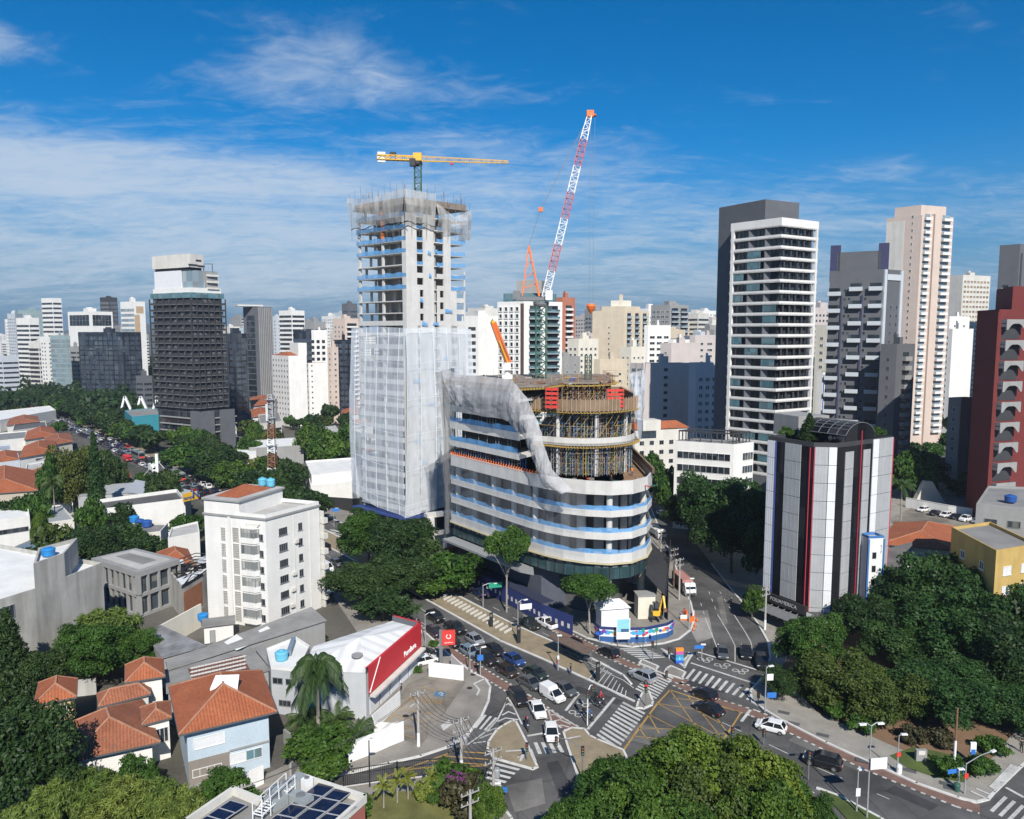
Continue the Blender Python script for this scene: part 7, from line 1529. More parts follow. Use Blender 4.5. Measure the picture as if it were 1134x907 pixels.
def proto(key,label,cat,parts,W,Hh,name):
 r=thing(name,label,cat,(0,-500,0));
 for nm,me in parts: o=bpy.data.objects.new(nm,me); COL.objects.link(o); o.parent=r
 PRO[key]=(r,W,Hh,name); return r
def broad(key,Rx,Rz,zc,n,rc,N_,size,mat,seed,name='broadleaf_tree',bark=None,flat_=.75,tr=.32,**k):
 C,S=clumps(Rx,Rz,zc,n,rc,seed); me=leafmesh('crown',C,S,N_,size,mat,seed,flat_=flat_,**k); proto(key,name,'tree',[('crown',me),('trunk',trunkmesh(zc,tr,C,seed,bark or mBark))],Rx*2,zc+Rz,name)
broad('bigA',7,6.0,6.5,84,1.55,34000,.27,lfMid,1); broad('bigB',7,5.0,7.0,70,1.8,24000,.35,lfDark,2); broad('bigC',7.5,5.5,6.5,90,1.7,26000,.33,lfBlue,3); broad('olive',6.5,7.0,5.0,80,1.7,25000,.31,lfOlive,4,droop=.5)
broad('light',6,5.0,5.5,80,1.4,36000,.245,lfLight,5); broad('dense',6,6.5,5.5,90,1.6,20000,.34,lfDark,6,name='dense_tree'); broad('round',4.2,4.0,3.6,50,1.3,12000,.34,lfMid,7); broad('umb',6.0,3.0,11.5,50,1.4,15000,.32,lfMid,8,bark=mBarkP,tr=.26)
broad('farA',6,4.5,5.0,30,1.9,2600,.95,lfMid,9); broad('farB',6,4.2,5.0,30,1.9,2600,.95,lfDark,10); broad('farC',5,4.5,4.0,24,1.8,2200,.9,lfOlive,11); broad('midA',6,5,5.5,46,1.8,7000,.6,lfMid,12); broad('midB',6,5,5.5,46,1.8,7000,.6,lfDark,13)
broad('bushY',2,1.7,1.2,20,.8,2600,.30,lfYel,14,name='shrub',tr=.1); broad('bush',2,1.7,1.2,20,.8,2600,.30,lfMid,15,name='shrub',tr=.1); broad('bushD',2.2,2.0,1.4,22,.85,3200,.30,lfBr,16,name='shrub',tr=.12); broad('bushL',2.4,2.4,1.8,26,.9,4200,.28,lfLight,17,name='shrub',tr=.1)
# column of a cypress, cone of an araucaria
def cone(key,name,R0,Hh,n,rc,N_,size,mat,seed,pw=.8):
 g=random.Random(seed); C=[];S=[]
 for i in range(n):
  t=(i+.5)/n; a=i*2.4; rr=R0*(1-t)**pw*g.uniform(.55,1); C.append((rr*math.cos(a),rr*math.sin(a),.6+t*(Hh-.8))); S.append(rc*(1.15-.75*t)*g.uniform(.8,1.2))
 me=leafmesh('crown',C,S,N_,size,mat,seed,upbias=.1,elong=2.0); proto(key,name,'tree',[('crown',me),('trunk',MB().tube([(0,0,-.2),(0,0,Hh*.9)],.25,7,.05).mesh('trunk',mBark))],R0*2+rc,Hh,name)
cone('cypress','cypress',2.2,24,90,1.3,14000,.36,lfBlue,21,.65); cone('conifer','conifer_tree',4.5,16,90,1.5,12000,.40,lfDark,22)
# bamboo / feathery clump
g_=random.Random(5); C=[];S=[]
for i in range(70): a=g_.uniform(0,6.28); rr=math.sqrt(g_.random())*3.0; h=g_.uniform(.5,1)*(7.5-rr*.8); C.append((rr*math.cos(a),rr*math.sin(a),h)); S.append(g_.uniform(.45,.8))
b=MB()
for c in C[:40]: b.tube([(c[0]*.4,c[1]*.4,0),(c[0]*.7,c[1]*.7,c[2]*.6),c],.05,5)
proto('feather','bamboo_clump','bamboo',[('crown',leafmesh('crown',C,S,20000,.15,leafmat('bamboo leaves',(0.055,0.09,0.015),(0.19,0.25,0.055)),31,elong=4.2,droop=.6,shell=(.1,1.3))),('trunk',b.mesh('trunk',mBark))],7,8.2,'bamboo_clump')
def palm(key,name,Hh,nf,Lf,mat,seed,droop=1.0,th=.26,trunk=True):
 g=random.Random(seed); L_=MB()
 for i in range(nf):
  a=2.4*i+g.uniform(-.2,.2); el=g.uniform(-.15,1.25); P_=[]; n=9
  for k in range(n+1):
   t=k/n; r=Lf*t*math.cos(el*(1-.2*t)); z=Lf*t*math.sin(el)-droop*Lf*.62*t*t; P_.append(Vector((r*math.cos(a),r*math.sin(a),Hh+z)))
  side=Vector((-math.sin(a),math.cos(a),0))
  for k in range(n):
   p,q=P_[k],P_[k+1];
   for j in range(3):
    o=p.lerp(q,j/3); ln=Lf*.26*(1-.6*abs((k+j/3)/n-.45))
    for s in (-1,1): tip=o+side*(s*ln*.75)+(q-p).normalized()*ln*.35-Vector((0,0,ln*.65*droop)); w_=(q-p)*.16; L_.face([o-w_,o+w_,tip+w_*.3,tip-w_*.3])
   L_.beam(p,q,.07)
 me=L_.mesh('crown',mat); at_=me.attributes.new('tint','FLOAT','FACE'); at_.data.foreach_set('value',np.random.default_rng(seed).random(len(me.polygons)).astype(np.float32))
 pr=[('crown',me)]+([('trunk',MB().tube([(0,0,-.2),(0,0,Hh*.3),(.1,0,Hh)],th,9,th*.75).mesh('trunk',mBarkP))] if trunk else [])
 proto(key,name,'palm tree',pr,Lf*2,Hh+Lf*.5,name)
palm('palm','palm_tree',8.5,46,5.2,lfPalm,41,1.25,.34); palm('cycad','cycad_plant',.9,22,2.4,lfPalm,42,.7,.3); palm('thinpalm','palm_tree',7.5,16,2.6,lfPalm,43,.9,.16); palm('dracaena','dracaena_plant',1.8,18,1.1,lfYel,44,.5,.09)
USED=set()
def tree(key,x,y,w_,h,label,group=None,z=0.0,cat=None,rz=None):
 r,W,Hh,nm=PRO[key]; t=dup(r,(x,y,z),random.uniform(0,6.28) if rz is None else rz,label,group); t.scale=(w_/W,w_/W,h/Hh)
 if cat: t['category']=cat
 return t
def ptree(key,u,vt,wpx,Y,label,group=None,z=0.0,cat=None):
 p=XY(u,Y,vt); return tree(key,p.x,p.y,wpx*Y/FPX,ZT(vt,Y)-z,label,group,z,cat)
# trees standing by the avenue in front of the netted tower
ptree('bigA',408,566,84,166,'bright green tree by the avenue, at the foot of the netted tower'); ptree('bigB',447,577,74,158,'darker green tree just right of the bright green one at the netted tower')
ptree('bigB',398,628,84,141,'dark tree nearest the roof of the shop, by the avenue'); ptree('bigB',441,620,86,143,'dark wide tree left of the avenue, behind the white roofed shop'); ptree('midB',424,655,60,133,'low dark tree against the back of the white roofed shop')
ptree('midA',500,613,74,147,'leafy median tree at the far end of the bus stop island'); ptree('midA',474,634,60,146,'median tree between the dark wide tree and the leafy one'); ptree('midB',462,592,54,158,'small tree beside the bare podium frame')
ptree('thinpalm',461,668,22,127,'slender green tree with a bare stem beside the red fascia')
ptree('umb',561,586,58,137.3,'spreading tree with pale forked stems before the rounded building'); ptree('umb',654,637,64,126.5,'flat topped tree behind the mural hoarding on the corner')
# right of the side street
for k,u,vt,wp,Y,lab in (('bigC',790,524,96,176,'big dark tree right of the street beside the rounded building'),('bigC',834,534,84,163,'big dark tree left of the silver office building'),('bigB',763,548,66,186,'dark tree leaning over the street with parked white vehicles'),('bigB',812,566,80,160,'dark tree in the shade of the big trees left of the silver office building'),('midB',850,575,60,150,'shaded tree touching the left side of the silver office building'),
  ('midA',720,504,46,226,'tree behind the low white block with the orange roof'),('midA',742,520,40,205,'small tree beside the terraced white building'),('round',834,649,28,134,'small bright green tree on the pavement left of the silver office building'),
  ('midA',1012,500,56,232,'tree behind the car park wall on the right'),('midB',1040,503,62,248,'dark tree at the foot of the plain grey slab'),('midB',998,488,44,262,'tree at the foot of the slate grey tower'),('midB',1070,528,50,240,'tree in the shade of the red brick block')):
 ptree(k,u,vt,wp,Y,lab)
ptree('thinpalm',1000,528,34,196,'palm tree beside the right edge of the silver office building');
ptree('conifer',897,458,26,136,'conical bush on the roof of the silver office building',z=32.5);
for u,v in ((874,489),(912,484),(924,485),(975,470),(968,478)): p=XY(u,140); tree('bush',p.x,p.y,2.6,2.0,'low green bush on the roof of the silver office building','roof plants of the silver office',32.5)
# the park on the right
for k,u,vt,wp,Y,lab in (('bigA',899,683,76,110,'round green tree at the street corner left of the park'),('bigB',868,742,52,104,'small drooping tree at the left corner of the park'),('olive',940,727,104,101,'olive green tree at the front of the park, left of its twin'),('olive',984,742,92,98,'olive green tree at the front of the park, right of its twin'),
  ('bigC',1004,630,104,128,'big dark park tree behind the olive green trees'),('bigC',1044,612,110,124,'tallest dark park tree below the ochre house'),('bigC',1100,640,120,117,'big dark park tree below the ochre house at the right'),('bigC',1062,668,130,112,'wide dark park tree in the middle of the park'),('bigB',1122,690,110,104,'dark park tree at the right edge of the photo'),('bigC',1012,690,100,113,'dark park tree right behind the olive green trees'),
  ('bigB',966,664,80,121,'dark tree in front of the white stair tower'),('bigC',1075,720,110,104,'low hanging dark park tree over the brown earth'),('bigC',1052,738,120,98,'broad dark park tree hanging over the lawn'),('bigC',1008,752,80,99,'dark park tree between the olive green trees and the lawn'),('bigC',1112,752,110,97,'dark park tree over the brown earth at the right edge'),('bigC',1150,780,90,94,'dark tree cut by the right edge above the pavement'),('midB',1150,655,90,112,'park tree at the very edge of the picture'),('midB',1030,735,80,105,'shaded park tree behind the tall rusty pole')):
 ptree(k,u,vt,wp,Y,lab)
for u,v,k in ((1050,858,'bush'),(1086,858,'bush'),(1010,822,'bushD'),(1040,826,'bushD'),(900,775,'bush'),(925,795,'bush'),(955,812,'bush'),(1100,835,'bush')): p=G(u,v); tree(k,p.x,p.y,3.2,2.2,'low shrub growing along the edge of the park lawn','park edge shrubs',.13)
# trees rising from below the bottom edge
for k,u,vt,wp,Y,lab in (('light',762,818,150,75,'bright green tree in the middle of the foreground clump'),('bigA',692,846,116,73,'green tree at the left of the foreground clump'),('light',838,832,132,74,'bright green tree right of the middle of the foreground clump'),('olive',800,850,120,69,'olive tinged tree low in the foreground clump'),('bigA',886,868,84,71,'green tree at the right end of the foreground clump'),('bigA',722,868,150,66,'green tree at the very front of the foreground clump'),('bigA',640,888,90,67,'darker low tree at the left end of the foreground clump'),('light',850,880,130,65,'bright tree at the bottom edge right of the middle')):
 ptree(k,u,vt,wp,Y,lab)
# left foreground
ptree('dense',18,782,118,77,'dark dense round tree at the lower left edge'); ptree('conifer',6,676,66,101,'dark conifer at the left edge beside the weathered hall'); ptree('bigB',44,722,64,103,'dark leafless looking shrub tree below the weathered hall')
ptree('feather',112,668,84,114,'tall feathery green clump before the weathered hall'); ptree('bigA',102,690,86,108,'broad leafy green mound below the weathered hall'); ptree('bigA',142,700,60,110,'leafy green mound beside the dark streaked shed roof')
for i,(u,vt,wp,Y) in enumerate(((55,862,70,74),(95,850,80,77),(132,858,80,75),(165,862,70,76),(195,868,64,74),(30,885,80,71),(215,880,60,72))): ptree('feather',u,vt,wp,Y,'pale green feathery bamboo in front of the worn roofed bungalow','pale bamboo along the lower left edge')
ptree('round',244,857,62,78,'leafy tree in front of the blue house'); ptree('round',150,838,44,80,'small dark leafed tree in the garden of the bungalow'); ptree('bush',128,865,50,79,'green bush in the garden of the bungalow'); ptree('bush',292,880,40,75,'green bush beside the white gate of the blue house')
ptree('round',356,806,80,85,'dense round tree at the bend of the side street'); ptree('palm',350,716,72,93.5,'tall palm with drooping fronds in front of the shop','' or None)
for u,v in ((350,812),(372,806),(338,805),(398,822)): p=G(u,v); tree('cycad',p.x,p.y,5.6,3.0,'bushy cycad at the foot of the tall palm','cycads under the tall palm')
for u,v in ((412,816),(418,813),(480,716),(462,745),(360,716)): p=G(u,v); tree('bush',p.x,p.y,1.6,1.1,'small clipped bush beside the shop','small bushes by the shop')
for u,v,k,lab in ((398,905,'bush','green bush at the left end of the fenced garden'),(425,896,'dracaena','bare stemmed dracaena in a white pot in the fenced garden'),(440,890,'dracaena','yellowish dracaena beside the garden fence'),(452,886,'dracaena','tall dracaena in the middle of the garden fence'),(470,888,'bushY','yellow green bush behind the garden fence'),(478,886,'dracaena','yellowing dracaena right of the yellow green bush'),(488,890,'bush','green bush right of the middle of the garden')):
 p=G(u,v); tree(k,p.x,p.y,2.6 if k!='dracaena' else 2.4,2.2 if k!='dracaena' else 3.6,lab)
for u,v,lab in ((505,885,'bougainvillea bush with purple flowers in the garden corner'),(512,900,'dark bush in front of the bougainvillea')): p=G(u,v); t=tree('bush' if v<890 else 'bushD',p.x,p.y,5,4.2,lab)
me=leafmesh('blossom',[(0,0,1.2),(.8,.3,.8),(-.7,-.5,1.5)],[1.2,1,.9],260,.26,leafmat('purple bracts',(0.14,0.03,0.15),(0.26,0.07,0.26)),77); o=bpy.data.objects.new('blossom',me); COL.objects.link(o); o.parent=[x for x in bpy.data.objects if x.get('label','').startswith('bougainvillea')][0]; o.location=(0,-.3,.3)
ptree('light',540,870,46,75,'leafy light green tree behind the front power pole')
# trees among the roofs on the left
for k,u,vt,wp,Y,lab in (('midB',62,600,60,152,'dark tree behind the weathered hall, at its left'),('bigB',100,586,62,160,'dark spreading tree behind the finned office'),('midB',128,578,52,168,'open crowned tree left of the low white building with tanks'),('midA',68,606,36,149,'light green tree beside the blue grey metal roof'),('midB',160,590,42,166,'tree behind the finned office roof'),('midA',206,570,36,186,'round tree left of the top of the white apartment block'),
  ('light',44,570,24,166,'yellow green tree beside the white hall with strip windows'),('farC',56,580,40,164,'brownish tree beside the yellow green one'),('olive',76,490,60,214,'large olive green tree left of the tall cypress'),('midA',54,506,26,206,'tree with an open crown at the left of the large one'),('midB',130,556,40,186,'dark tree in front of the hedge at the cypress'),('midA',100,553,34,180,'leafy tree with red blossom beside the stair box'),
  ('midB',177,520,36,208,'dark round tree by the sign mast'),('midB',122,498,30,226,'tree right of the tall cypress'),('midA',35,548,40,186,'green tree in front of the beige villa'),('midB',10,552,50,186,'low dark tree at the left edge before the villa')):
 ptree(k,u,vt,wp,Y,lab)
ptree('cypress',103,479,22,196,'tall slender dark cypress on the left'); ptree('thinpalm',58,524,26,190,'palm beside the beige villa')
b=MB(); C=[];S=[]; a_,c2=G(84,560).xy,G(186,557).xy
for i in range(60): p=a_.lerp(c2,i/59); C.append((p.x,p.y,4.6+math.sin(i)*.6)); S.append(2.2)
me=leafmesh('hedge',C,S,9000,.55,lfDark,55); o=bpy.data.objects.new('hedge',me); COL.objects.link(o); tag(o,'long dark green hedge behind the long white warehouse','hedge')
for i,(u,v,wp,Y) in enumerate(((232,500,56,262),(205,494,60,276),(262,512,44,240),(286,536,60,208),(258,548,56,205),(300,505,40,250),(318,520,40,232),(274,484,30,300),(345,470,40,300),(322,508,36,240),(362,480,50,270),(385,472,40,290))): ptree('midA' if i%3 else 'midB',u,v,wp,Y,'leafy street tree between the avenue and the netted tower','street trees between the avenue and the netted tower')
# rows along the avenue, and trees scattered among the far roofs
def inside(p,poly,m=2.0):
 for i in range(len(poly)):
  a,c=Vector(poly[i][:2]),Vector(poly[(i+1)%len(poly)][:2]); d=(c-a).normalized()
  if (p-a).dot(Vector((d.y,-d.x)))>m: return False
 return True
def clear(p,m=2.0): return not any(inside(p,f,m) for f in FOOT)
AVSEG=list(zip(CL,CL[1:]))
def avoff(p):
 best=1e9
 for a,c in AVSEG:
  d=c-a; L=d.length; d=d/L; t=(p-a).dot(d)
  if -5<t<L+5: o=(p-a).dot(Vector((-d.y,d.x))); best=o if abs(o)<abs(best) else best
 return best
rn=random.Random(17)
for s in np.arange(112,620,10.5):
 for d in (8.6,21.0):
  if d<10 and 200<s<262: continue
  p,_=along(s+rn.uniform(-2,2),d+rn.uniform(-.6,2));
  ub=567+FPX*p.x/p.y
  if d>10 and 128<ub<186 and p.y>250: continue
  if d>10 and s<205: continue
  if clear(p,1.0): tree(rn.choice(('farA','farB','farB')) if s>260 else rn.choice(('midA','midB')),p.x,p.y,rn.uniform(10,14),rn.uniform(8,11.5),'green tree in the long rows lining the avenue on the far left','trees lining the avenue')
n=0
while n<62:
 Y=rn.uniform(170,560); x=rn.uniform(-.72*Y,-.19*Y); p=Vector((x,Y)); o=avoff(p)
 ub=567+FPX*x/Y
 if -7<o<24 or not clear(p,2.5) or (126<ub<184 and o>0 and Y<395) or (325<ub<400 and Y<330): continue
 if o<-7 and Y<320 and rn.random()<.55: continue
 tree(rn.choice(('farA','farB','farC','farB')),x,Y,rn.uniform(6,12),rn.uniform(5,9.5 if o<0 else 13),'green tree among the low roofs on the left side of the town','trees among the low roofs'); n+=1
n=0
while n<50:
 Y=rn.uniform(215,520); x=rn.uniform(.12*Y,.72*Y); p=Vector((x,Y))
 if not clear(p,2.0) or (x<60 and Y<230): continue
 tree(rn.choice(('farA','farB','farB')),x,Y,rn.uniform(7,12),rn.uniform(7,12),'dark tree in the gaps between the towers on the right','trees between the towers'); n+=1
# far wooded quarter: one mass of crowns
g_=random.Random(9); C=[];S=[]
for i in range(900):
 Y=g_.uniform(430,1150); x=g_.uniform(-.75*Y,-.50*Y if Y<620 else -.42*Y); p=Vector((x,Y))
 if -6<avoff(p)<14 or not clear(p,3): continue
 C.append((x,Y,g_.uniform(4,9)+ (6 if Y>700 else 0))); S.append(g_.uniform(4.5,8))
me=leafmesh('wood',C,S,42000,2.2,lfDark,91,flat_=.8); o=bpy.data.objects.new('wood',me); COL.objects.link(o); o['kind']='stuff'; o['label']='dark green wooded quarter below the far left skyline'
for k,(r,W,Hh,nm) in PRO.items():
 for c in list(r.children): bpy.data.objects.remove(c)
 bpy.data.objects.remove(r)

# ================================================================ VEHICLES
def paint(name,c,metal=.0):
 m,t,b=mk(name); b.inputs['Base Color'].default_value=(*c,1); b.inputs['Roughness'].default_value=.28; b.inputs['Metallic'].default_value=metal; b.inputs['Coat Weight'].default_value=.6; b.inputs['Coat Roughness'].default_value=.08
 n=noise_node(t,2.0,4); r=t.nodes.new('ShaderNodeMapRange'); t.links.new(n,r.inputs[0]); r.inputs[3].default_value=.22; r.inputs[4].default_value=.42; t.links.new(r.outputs[0],b.inputs['Roughness']); return m
PT={k:paint('car paint '+k,c,mt) for k,c,mt in (('black',(.012,.012,.014),0),('white',(.72,.72,.71),0),('silver',(.42,.44,.46),.5),('grey',(.10,.105,.11),.3),('darkblue',(.015,.03,.085),.2),('blue',(.02,.06,.22),.2),('lightblue',(.22,.31,.38),.4),('plum',(.03,.012,.03),.1),('green',(.014,.028,.024),.1),('brown',(.035,.025,.02),.1),('red',(.42,.02,.02),0))}
vG=flat('car glass',(0.012,0.014,0.016),.06,0,.8); vTy=flat('tyre rubber',(0.018,0.018,0.018),.85); vRim=flat('wheel rim',(0.34,0.34,0.35),.35,.6); vHL=flat('headlight lens',(0.62,0.64,0.66),.12); vTL=flat('tail light lens',(0.45,0.015,0.015),.2); vTrim=flat('black trim',(0.02,0.02,0.021),.6); vPl=flat('number plate',(0.55,0.55,0.53),.5)
def wheel_mesh(r,w_):
 b=MB(); n=14
 def rg(prof,mi):
  b.mat(mi)
  for (r0,y0),(r1,y1) in zip(prof,prof[1:]):
   for k in range(n):
    a,c=2*math.pi*k/n,2*math.pi*(k+1)/n; b.face([(r0*math.cos(a),y0,r0*math.sin(a)),(r1*math.cos(a),y1,r1*math.sin(a)),(r1*math.cos(c),y1,r1*math.sin(c)),(r0*math.cos(c),y0,r0*math.sin(c))])
 h=w_/2; rg([(r*.62,-h),(r*.94,-h),(r,-h*.7),(r,h*.7),(r*.94,h),(r*.62,h)],0); rg([(0.01,-h*.7),(r*.2,-h*.9),(r*.62,-h*.8)],1); rg([(r*.62,h*.8),(r*.2,h*.9),(0.01,h*.7)],1)
 return b.mesh('wheel',[vTy,vRim])
def loft(b,secs,n=None,caps=True):
 """skin a run of equal cross sections"""
 m=len(secs[0]); base=len(b.v)
 for s in secs: b.v.extend([tuple(p) for p in s])
 for i in range(len(secs)-1):
  for k in range(m): k2=(k+1)%m; b.f.append((base+i*m+k,base+(i+1)*m+k,base+(i+1)*m+k2,base+i*m+k2)); b.m.append(b.k); b.uv.append(None)
 if caps: b.f.append(tuple(base+k for k in range(m))); b.m.append(b.k); b.uv.append(None); b.f.append(tuple(base+(len(secs)-1)*m+k for k in reversed(range(m)))); b.m.append(b.k); b.uv.append(None)
def sec(x,hw,zl,zh,r=.14,tuck=.06):
 return [(x,-hw+tuck,zl),(x,-hw,zl+r),(x,-hw,zh-r),(x,-hw+r*.7,zh),(x,hw-r*.7,zh),(x,hw,zh-r),(x,hw,zl+r),(x,hw-tuck,zl)]
CAR={}
def car_proto(kind,L,W,H,belt,nose,roof,wb,wr,hood,box=None):
 """roof=(rear base, rear top, front top, front base) along x; x points forward"""
 h=L/2; hw=W/2; b=MB(); b.mat(0); rb,rt,ft,fb=roof
 loft(b,[sec(-h,hw*.82,.42,belt*.86,.1),sec(-h+.12,hw*.94,.27,belt*.97),sec(-h+.6,hw,.24,belt),sec(0,hw,.22,belt),sec(fb-.1,hw,.22,belt*.99),sec(fb+.25,hw*.985,.22,hood+.03),sec(h-.45,hw*.96,.24,nose+.06),sec(h-.12,hw*.88,.28,nose-.03,.1),sec(h,hw*.74,.38,nose-.14,.08)])
 ti=.17
 # roof panel and pillars
 rz=H; R_=[(rt,-hw+ti+.06,rz-.05),(rt+.1,-hw+ti+.12,rz),(ft-.1,-hw+ti+.12,rz),(ft,-hw+ti+.06,rz-.05)]
 b.add([(rt,-hw+ti,rz-.05),(ft,-hw+ti,rz-.05),(ft,hw-ti,rz-.05),(rt,hw-ti,rz-.05),(rt+.15,-hw+ti+.12,rz),(ft-.2,-hw+ti+.12,rz),(ft-.2,hw-ti-.12,rz),(rt+.15,hw-ti-.12,rz)],[(4,5,6,7),(0,1,5,4),(1,2,6,5),(2,3,7,6),(3,0,4,7),(3,2,1,0)])
 for s in (-1,1):
  y0,y1=s*(hw-.05),s*(hw-ti); zb=belt-.03
  for (x0,x1,t_) in ((fb,ft,.09),((rb+fb)/2*.5+(rt+ft)/4,(rt+ft)/2,.08),(rb,rt,.16)): b.beam((x0,y0,zb),(x1,y1,rz-.05),t_,.06)
  b.box((fb-.05,s*(hw+.09),belt+.06),(.12,.16,.13))
 body=b.mesh('body',[PT['black']],smooth=False); pr=[('body',body)]
 def pane(name,q,mat=vG): pr.append((name,MB().face(q).mesh(name,mat)))
 e=.015; zb=belt-.01
 pane('windscreen',[(fb+.02,-hw+.12,zb),(fb+.02,hw-.12,zb),(ft+e,hw-ti-.05,rz-.07),(ft+e,-hw+ti+.05,rz-.07)])
 if not box: pane('rear_window',[(rb-.02,hw-.14,zb),(rb-.02,-hw+.14,zb),(rt-e,-hw+ti+.06,rz-.07),(rt-e,hw-ti-.06,rz-.07)])
 sx=rb if not box else max(rb,box[1])
 for s in (-1,1):
  q=[(sx+.05,s*(hw-.03),zb),(fb-.05,s*(hw-.03),zb),(ft-.06,s*(hw-ti+.02),rz-.09),((rt if not box else sx)+.1,s*(hw-ti+.02),rz-.09)]
  pane('side_window',q if s<0 else q[::-1])
 wm=wheel_mesh(wr,.2)
 for x in (-wb/2-.02,wb/2+.04):
  for s in (-1,1): pr.append(('wheel',wm,(x,s*(hw-.08),wr)))
 for s in (-1,1):
  q=MB(); q.box((h-.14,s*(hw*.66),nose-.12),(.2,.36,.15)); pr.append(('headlight',q.mesh('headlight',vHL)))
  q=MB(); q.box((-h+.07,s*(hw*.78),belt*.78),(.12,.2,.26)); pr.append(('tail_light',q.mesh('tail_light',vTL)))
 q=MB(); q.box((h-.03,0,.42),(.05,.42,.13)); pr.append(('number_plate',q.mesh('number_plate',vPl))); q=MB(); q.box((-h-.0,0,.62),(.05,.42,.13)); pr.append(('number_plate',q.mesh('number_plate',vPl)))
 q=MB(); q.box((h-.06,0,nose-.2),(.12,hw*.9,.12)); q.box((h-.05,0,.34),(.12,hw*1.3,.1)); pr.append(('grille',q.mesh('grille',vTrim)))
 if box:
  kindb,x1=box
  if kindb=='bed':
   q=MB(); q.box((-h+(x1+h)/2-.02,0,belt+.012),(x1+h-.2,W-.3,.03)); pr.append(('cargo_bed',q.mesh('cargo_bed',vTrim)))
   q=MB(); q.face([(x1-.01,hw-.14,zb),(x1-.01,-hw+.14,zb),(rt-e,-hw+ti+.06,rz-.07),(rt-e,hw-ti-.06,rz-.07)]); pr.append(('rear_window',q.mesh('rear_window',vG)))
  else:
   q=MB(); loft(q,[sec(-h+.02,hw*.93,belt*.6,H+.22,.12,0),sec(-h+.2,hw*.985,belt*.6,H+.3,.14,0),sec(x1-.15,hw*.985,belt*.6,H+.3,.14,0),sec(x1+.1,hw*.93,belt*.6,H+.12,.14,0)]); pr.append(('cargo_box',q.mesh('cargo_box',[PT['black']])))
 r=thing(kind,kind,'car',(0,-500,0))
 for p in pr:
  o=bpy.data.objects.new(p[0],p[1]); COL.objects.link(o); o.parent=r
  if len(p)>2: o.location=p[2]
 # light copy for the far queue: the same shapes in one mesh
 fb_=MB(); mats=[]
 for p in pr:
  if p[0] in ('number_plate','grille'): continue
  me=p[1]; off=Vector(p[2]) if len(p)>2 else Vector((0,0,0)); ix=[]
  for m in me.materials:
   if m not in mats: mats.append(m)
   ix.append(mats.index(m))
  n=len(fb_.v); fb_.v.extend([tuple(v.co+off) for v in me.vertices])
  for f in me.polygons: fb_.f.append(tuple(n+i for i in f.vertices)); fb_.m.append(ix[f.material_index]); fb_.uv.append(None)
 CAR[kind]=(r,fb_.mesh(kind,mats))
car_proto('hatchback',3.9,1.72,1.48,.92,.78,(-1.75,-1.35,.35,1.15),2.5,.31,.90)
car_proto('sedan_car',4.45,1.76,1.46,.92,.74,(-1.75,-.95,.35,1.2),2.65,.32,.88)
car_proto('suv_car',4.4,1.84,1.68,1.06,.92,(-2.0,-1.65,.35,1.1),2.65,.36,1.04)
car_proto('pickup_truck',5.1,1.85,1.72,1.08,.94,(-.75,-.55,.6,1.25),3.05,.38,1.06,('bed',-.8))
car_proto('delivery_van',4.2,1.70,1.62,.98,.82,(-.2,0.0,.55,1.3),2.65,.31,.96,('box',.15))
car_proto('panel_van',4.9,1.9,1.95,1.15,.95,(-2.2,-2.1,1.0,1.75),3.0,.35,1.1)
CAT={'hatchback':'car','sedan_car':'car','suv_car':'car','pickup_truck':'pickup','delivery_van':'van','panel_van':'van'}
def car(kind,x,y,ang,col,label,group=None,z=0.012,light=False):
 r,me=CAR[kind]; sw={'car paint black':PT[col]}
 if light:
  o=bpy.data.objects.new(kind,me); COL.objects.link(o); o.location=(x,y,z); o.rotation_euler=(0,0,ang); tag(o,label,CAT[kind],group)
  reslot(o,sw); return o
 t=dup(r,(x,y,z),ang,label,group,sw); t['category']=CAT[kind]; return t
def hd(u,v):
 """heading of the avenue at a photo point"""
 p=G(u,v).xy; best=None
 for a,c in AVSEG:
  d=(c-a).normalized(); t=(p-a).dot(d); q=a+d*max(0,min((c-a).length,t)); k=(p-q).length
  if best is None or k<best[0]: best=(k,d)
 return math.atan2(best[1].y,best[1].x)
# the queue waiting at the lights (pixel bearing of each car's middle, looked up on the road)
for kind,u,v,col,lab,da in (
 ('suv_car',482,687,'black','black SUV at the back of the visible queue by the red fascia',0),('pickup_truck',504,699,'black','big black pickup beside the silver hatchback in the queue',0),('hatchback',481,703,'plum','dark plum hatchback close to the kerb beside the white roofed shop',0),
 ('sedan_car',500,714,'black','black sedan behind the light blue hatchback, above the red pylon sign',0),('hatchback',526,712,'silver','silver hatchback between the big black pickup and the black cars',0),('hatchback',520,725,'lightblue','light blue hatchback beside the red pylon sign',0),
 ('sedan_car',547,723,'black','black sedan ahead of the silver hatchback',0),('suv_car',539,734,'black','black SUV ahead of the light blue hatchback',0),('sedan_car',569,734,'blue','dark blue sedan in the lane next to the median',0),('hatchback',562,747,'brown','dark brown hatchback ahead of the black SUV in the middle of the queue',0),
 ('sedan_car',593,749,'green','dark green sedan with a reddish screen behind the grey sedan near the median',0),('sedan_car',587,760,'grey','grey sedan behind the white box van',0),('delivery_van',612,774,'white','small white box van at the front of the queue',0),('sedan_car',625,767,'grey','dark grey sedan at the front of the queue beside the white box van',0),
 ('suv_car',574,777,'black','black SUV turning out of the queue before the hatched wedge',-.32),('sedan_car',595,790,'white','white sedan leaving the queue towards the small crosswalk',-.42),('hatchback',610.5,816,'white','white hatchback with a dark load stopped on the small crosswalk',-.62)):
 p=G(u,v); car(kind,p.x,p.y,hd(u,v)+da,col,lab,None,.022)
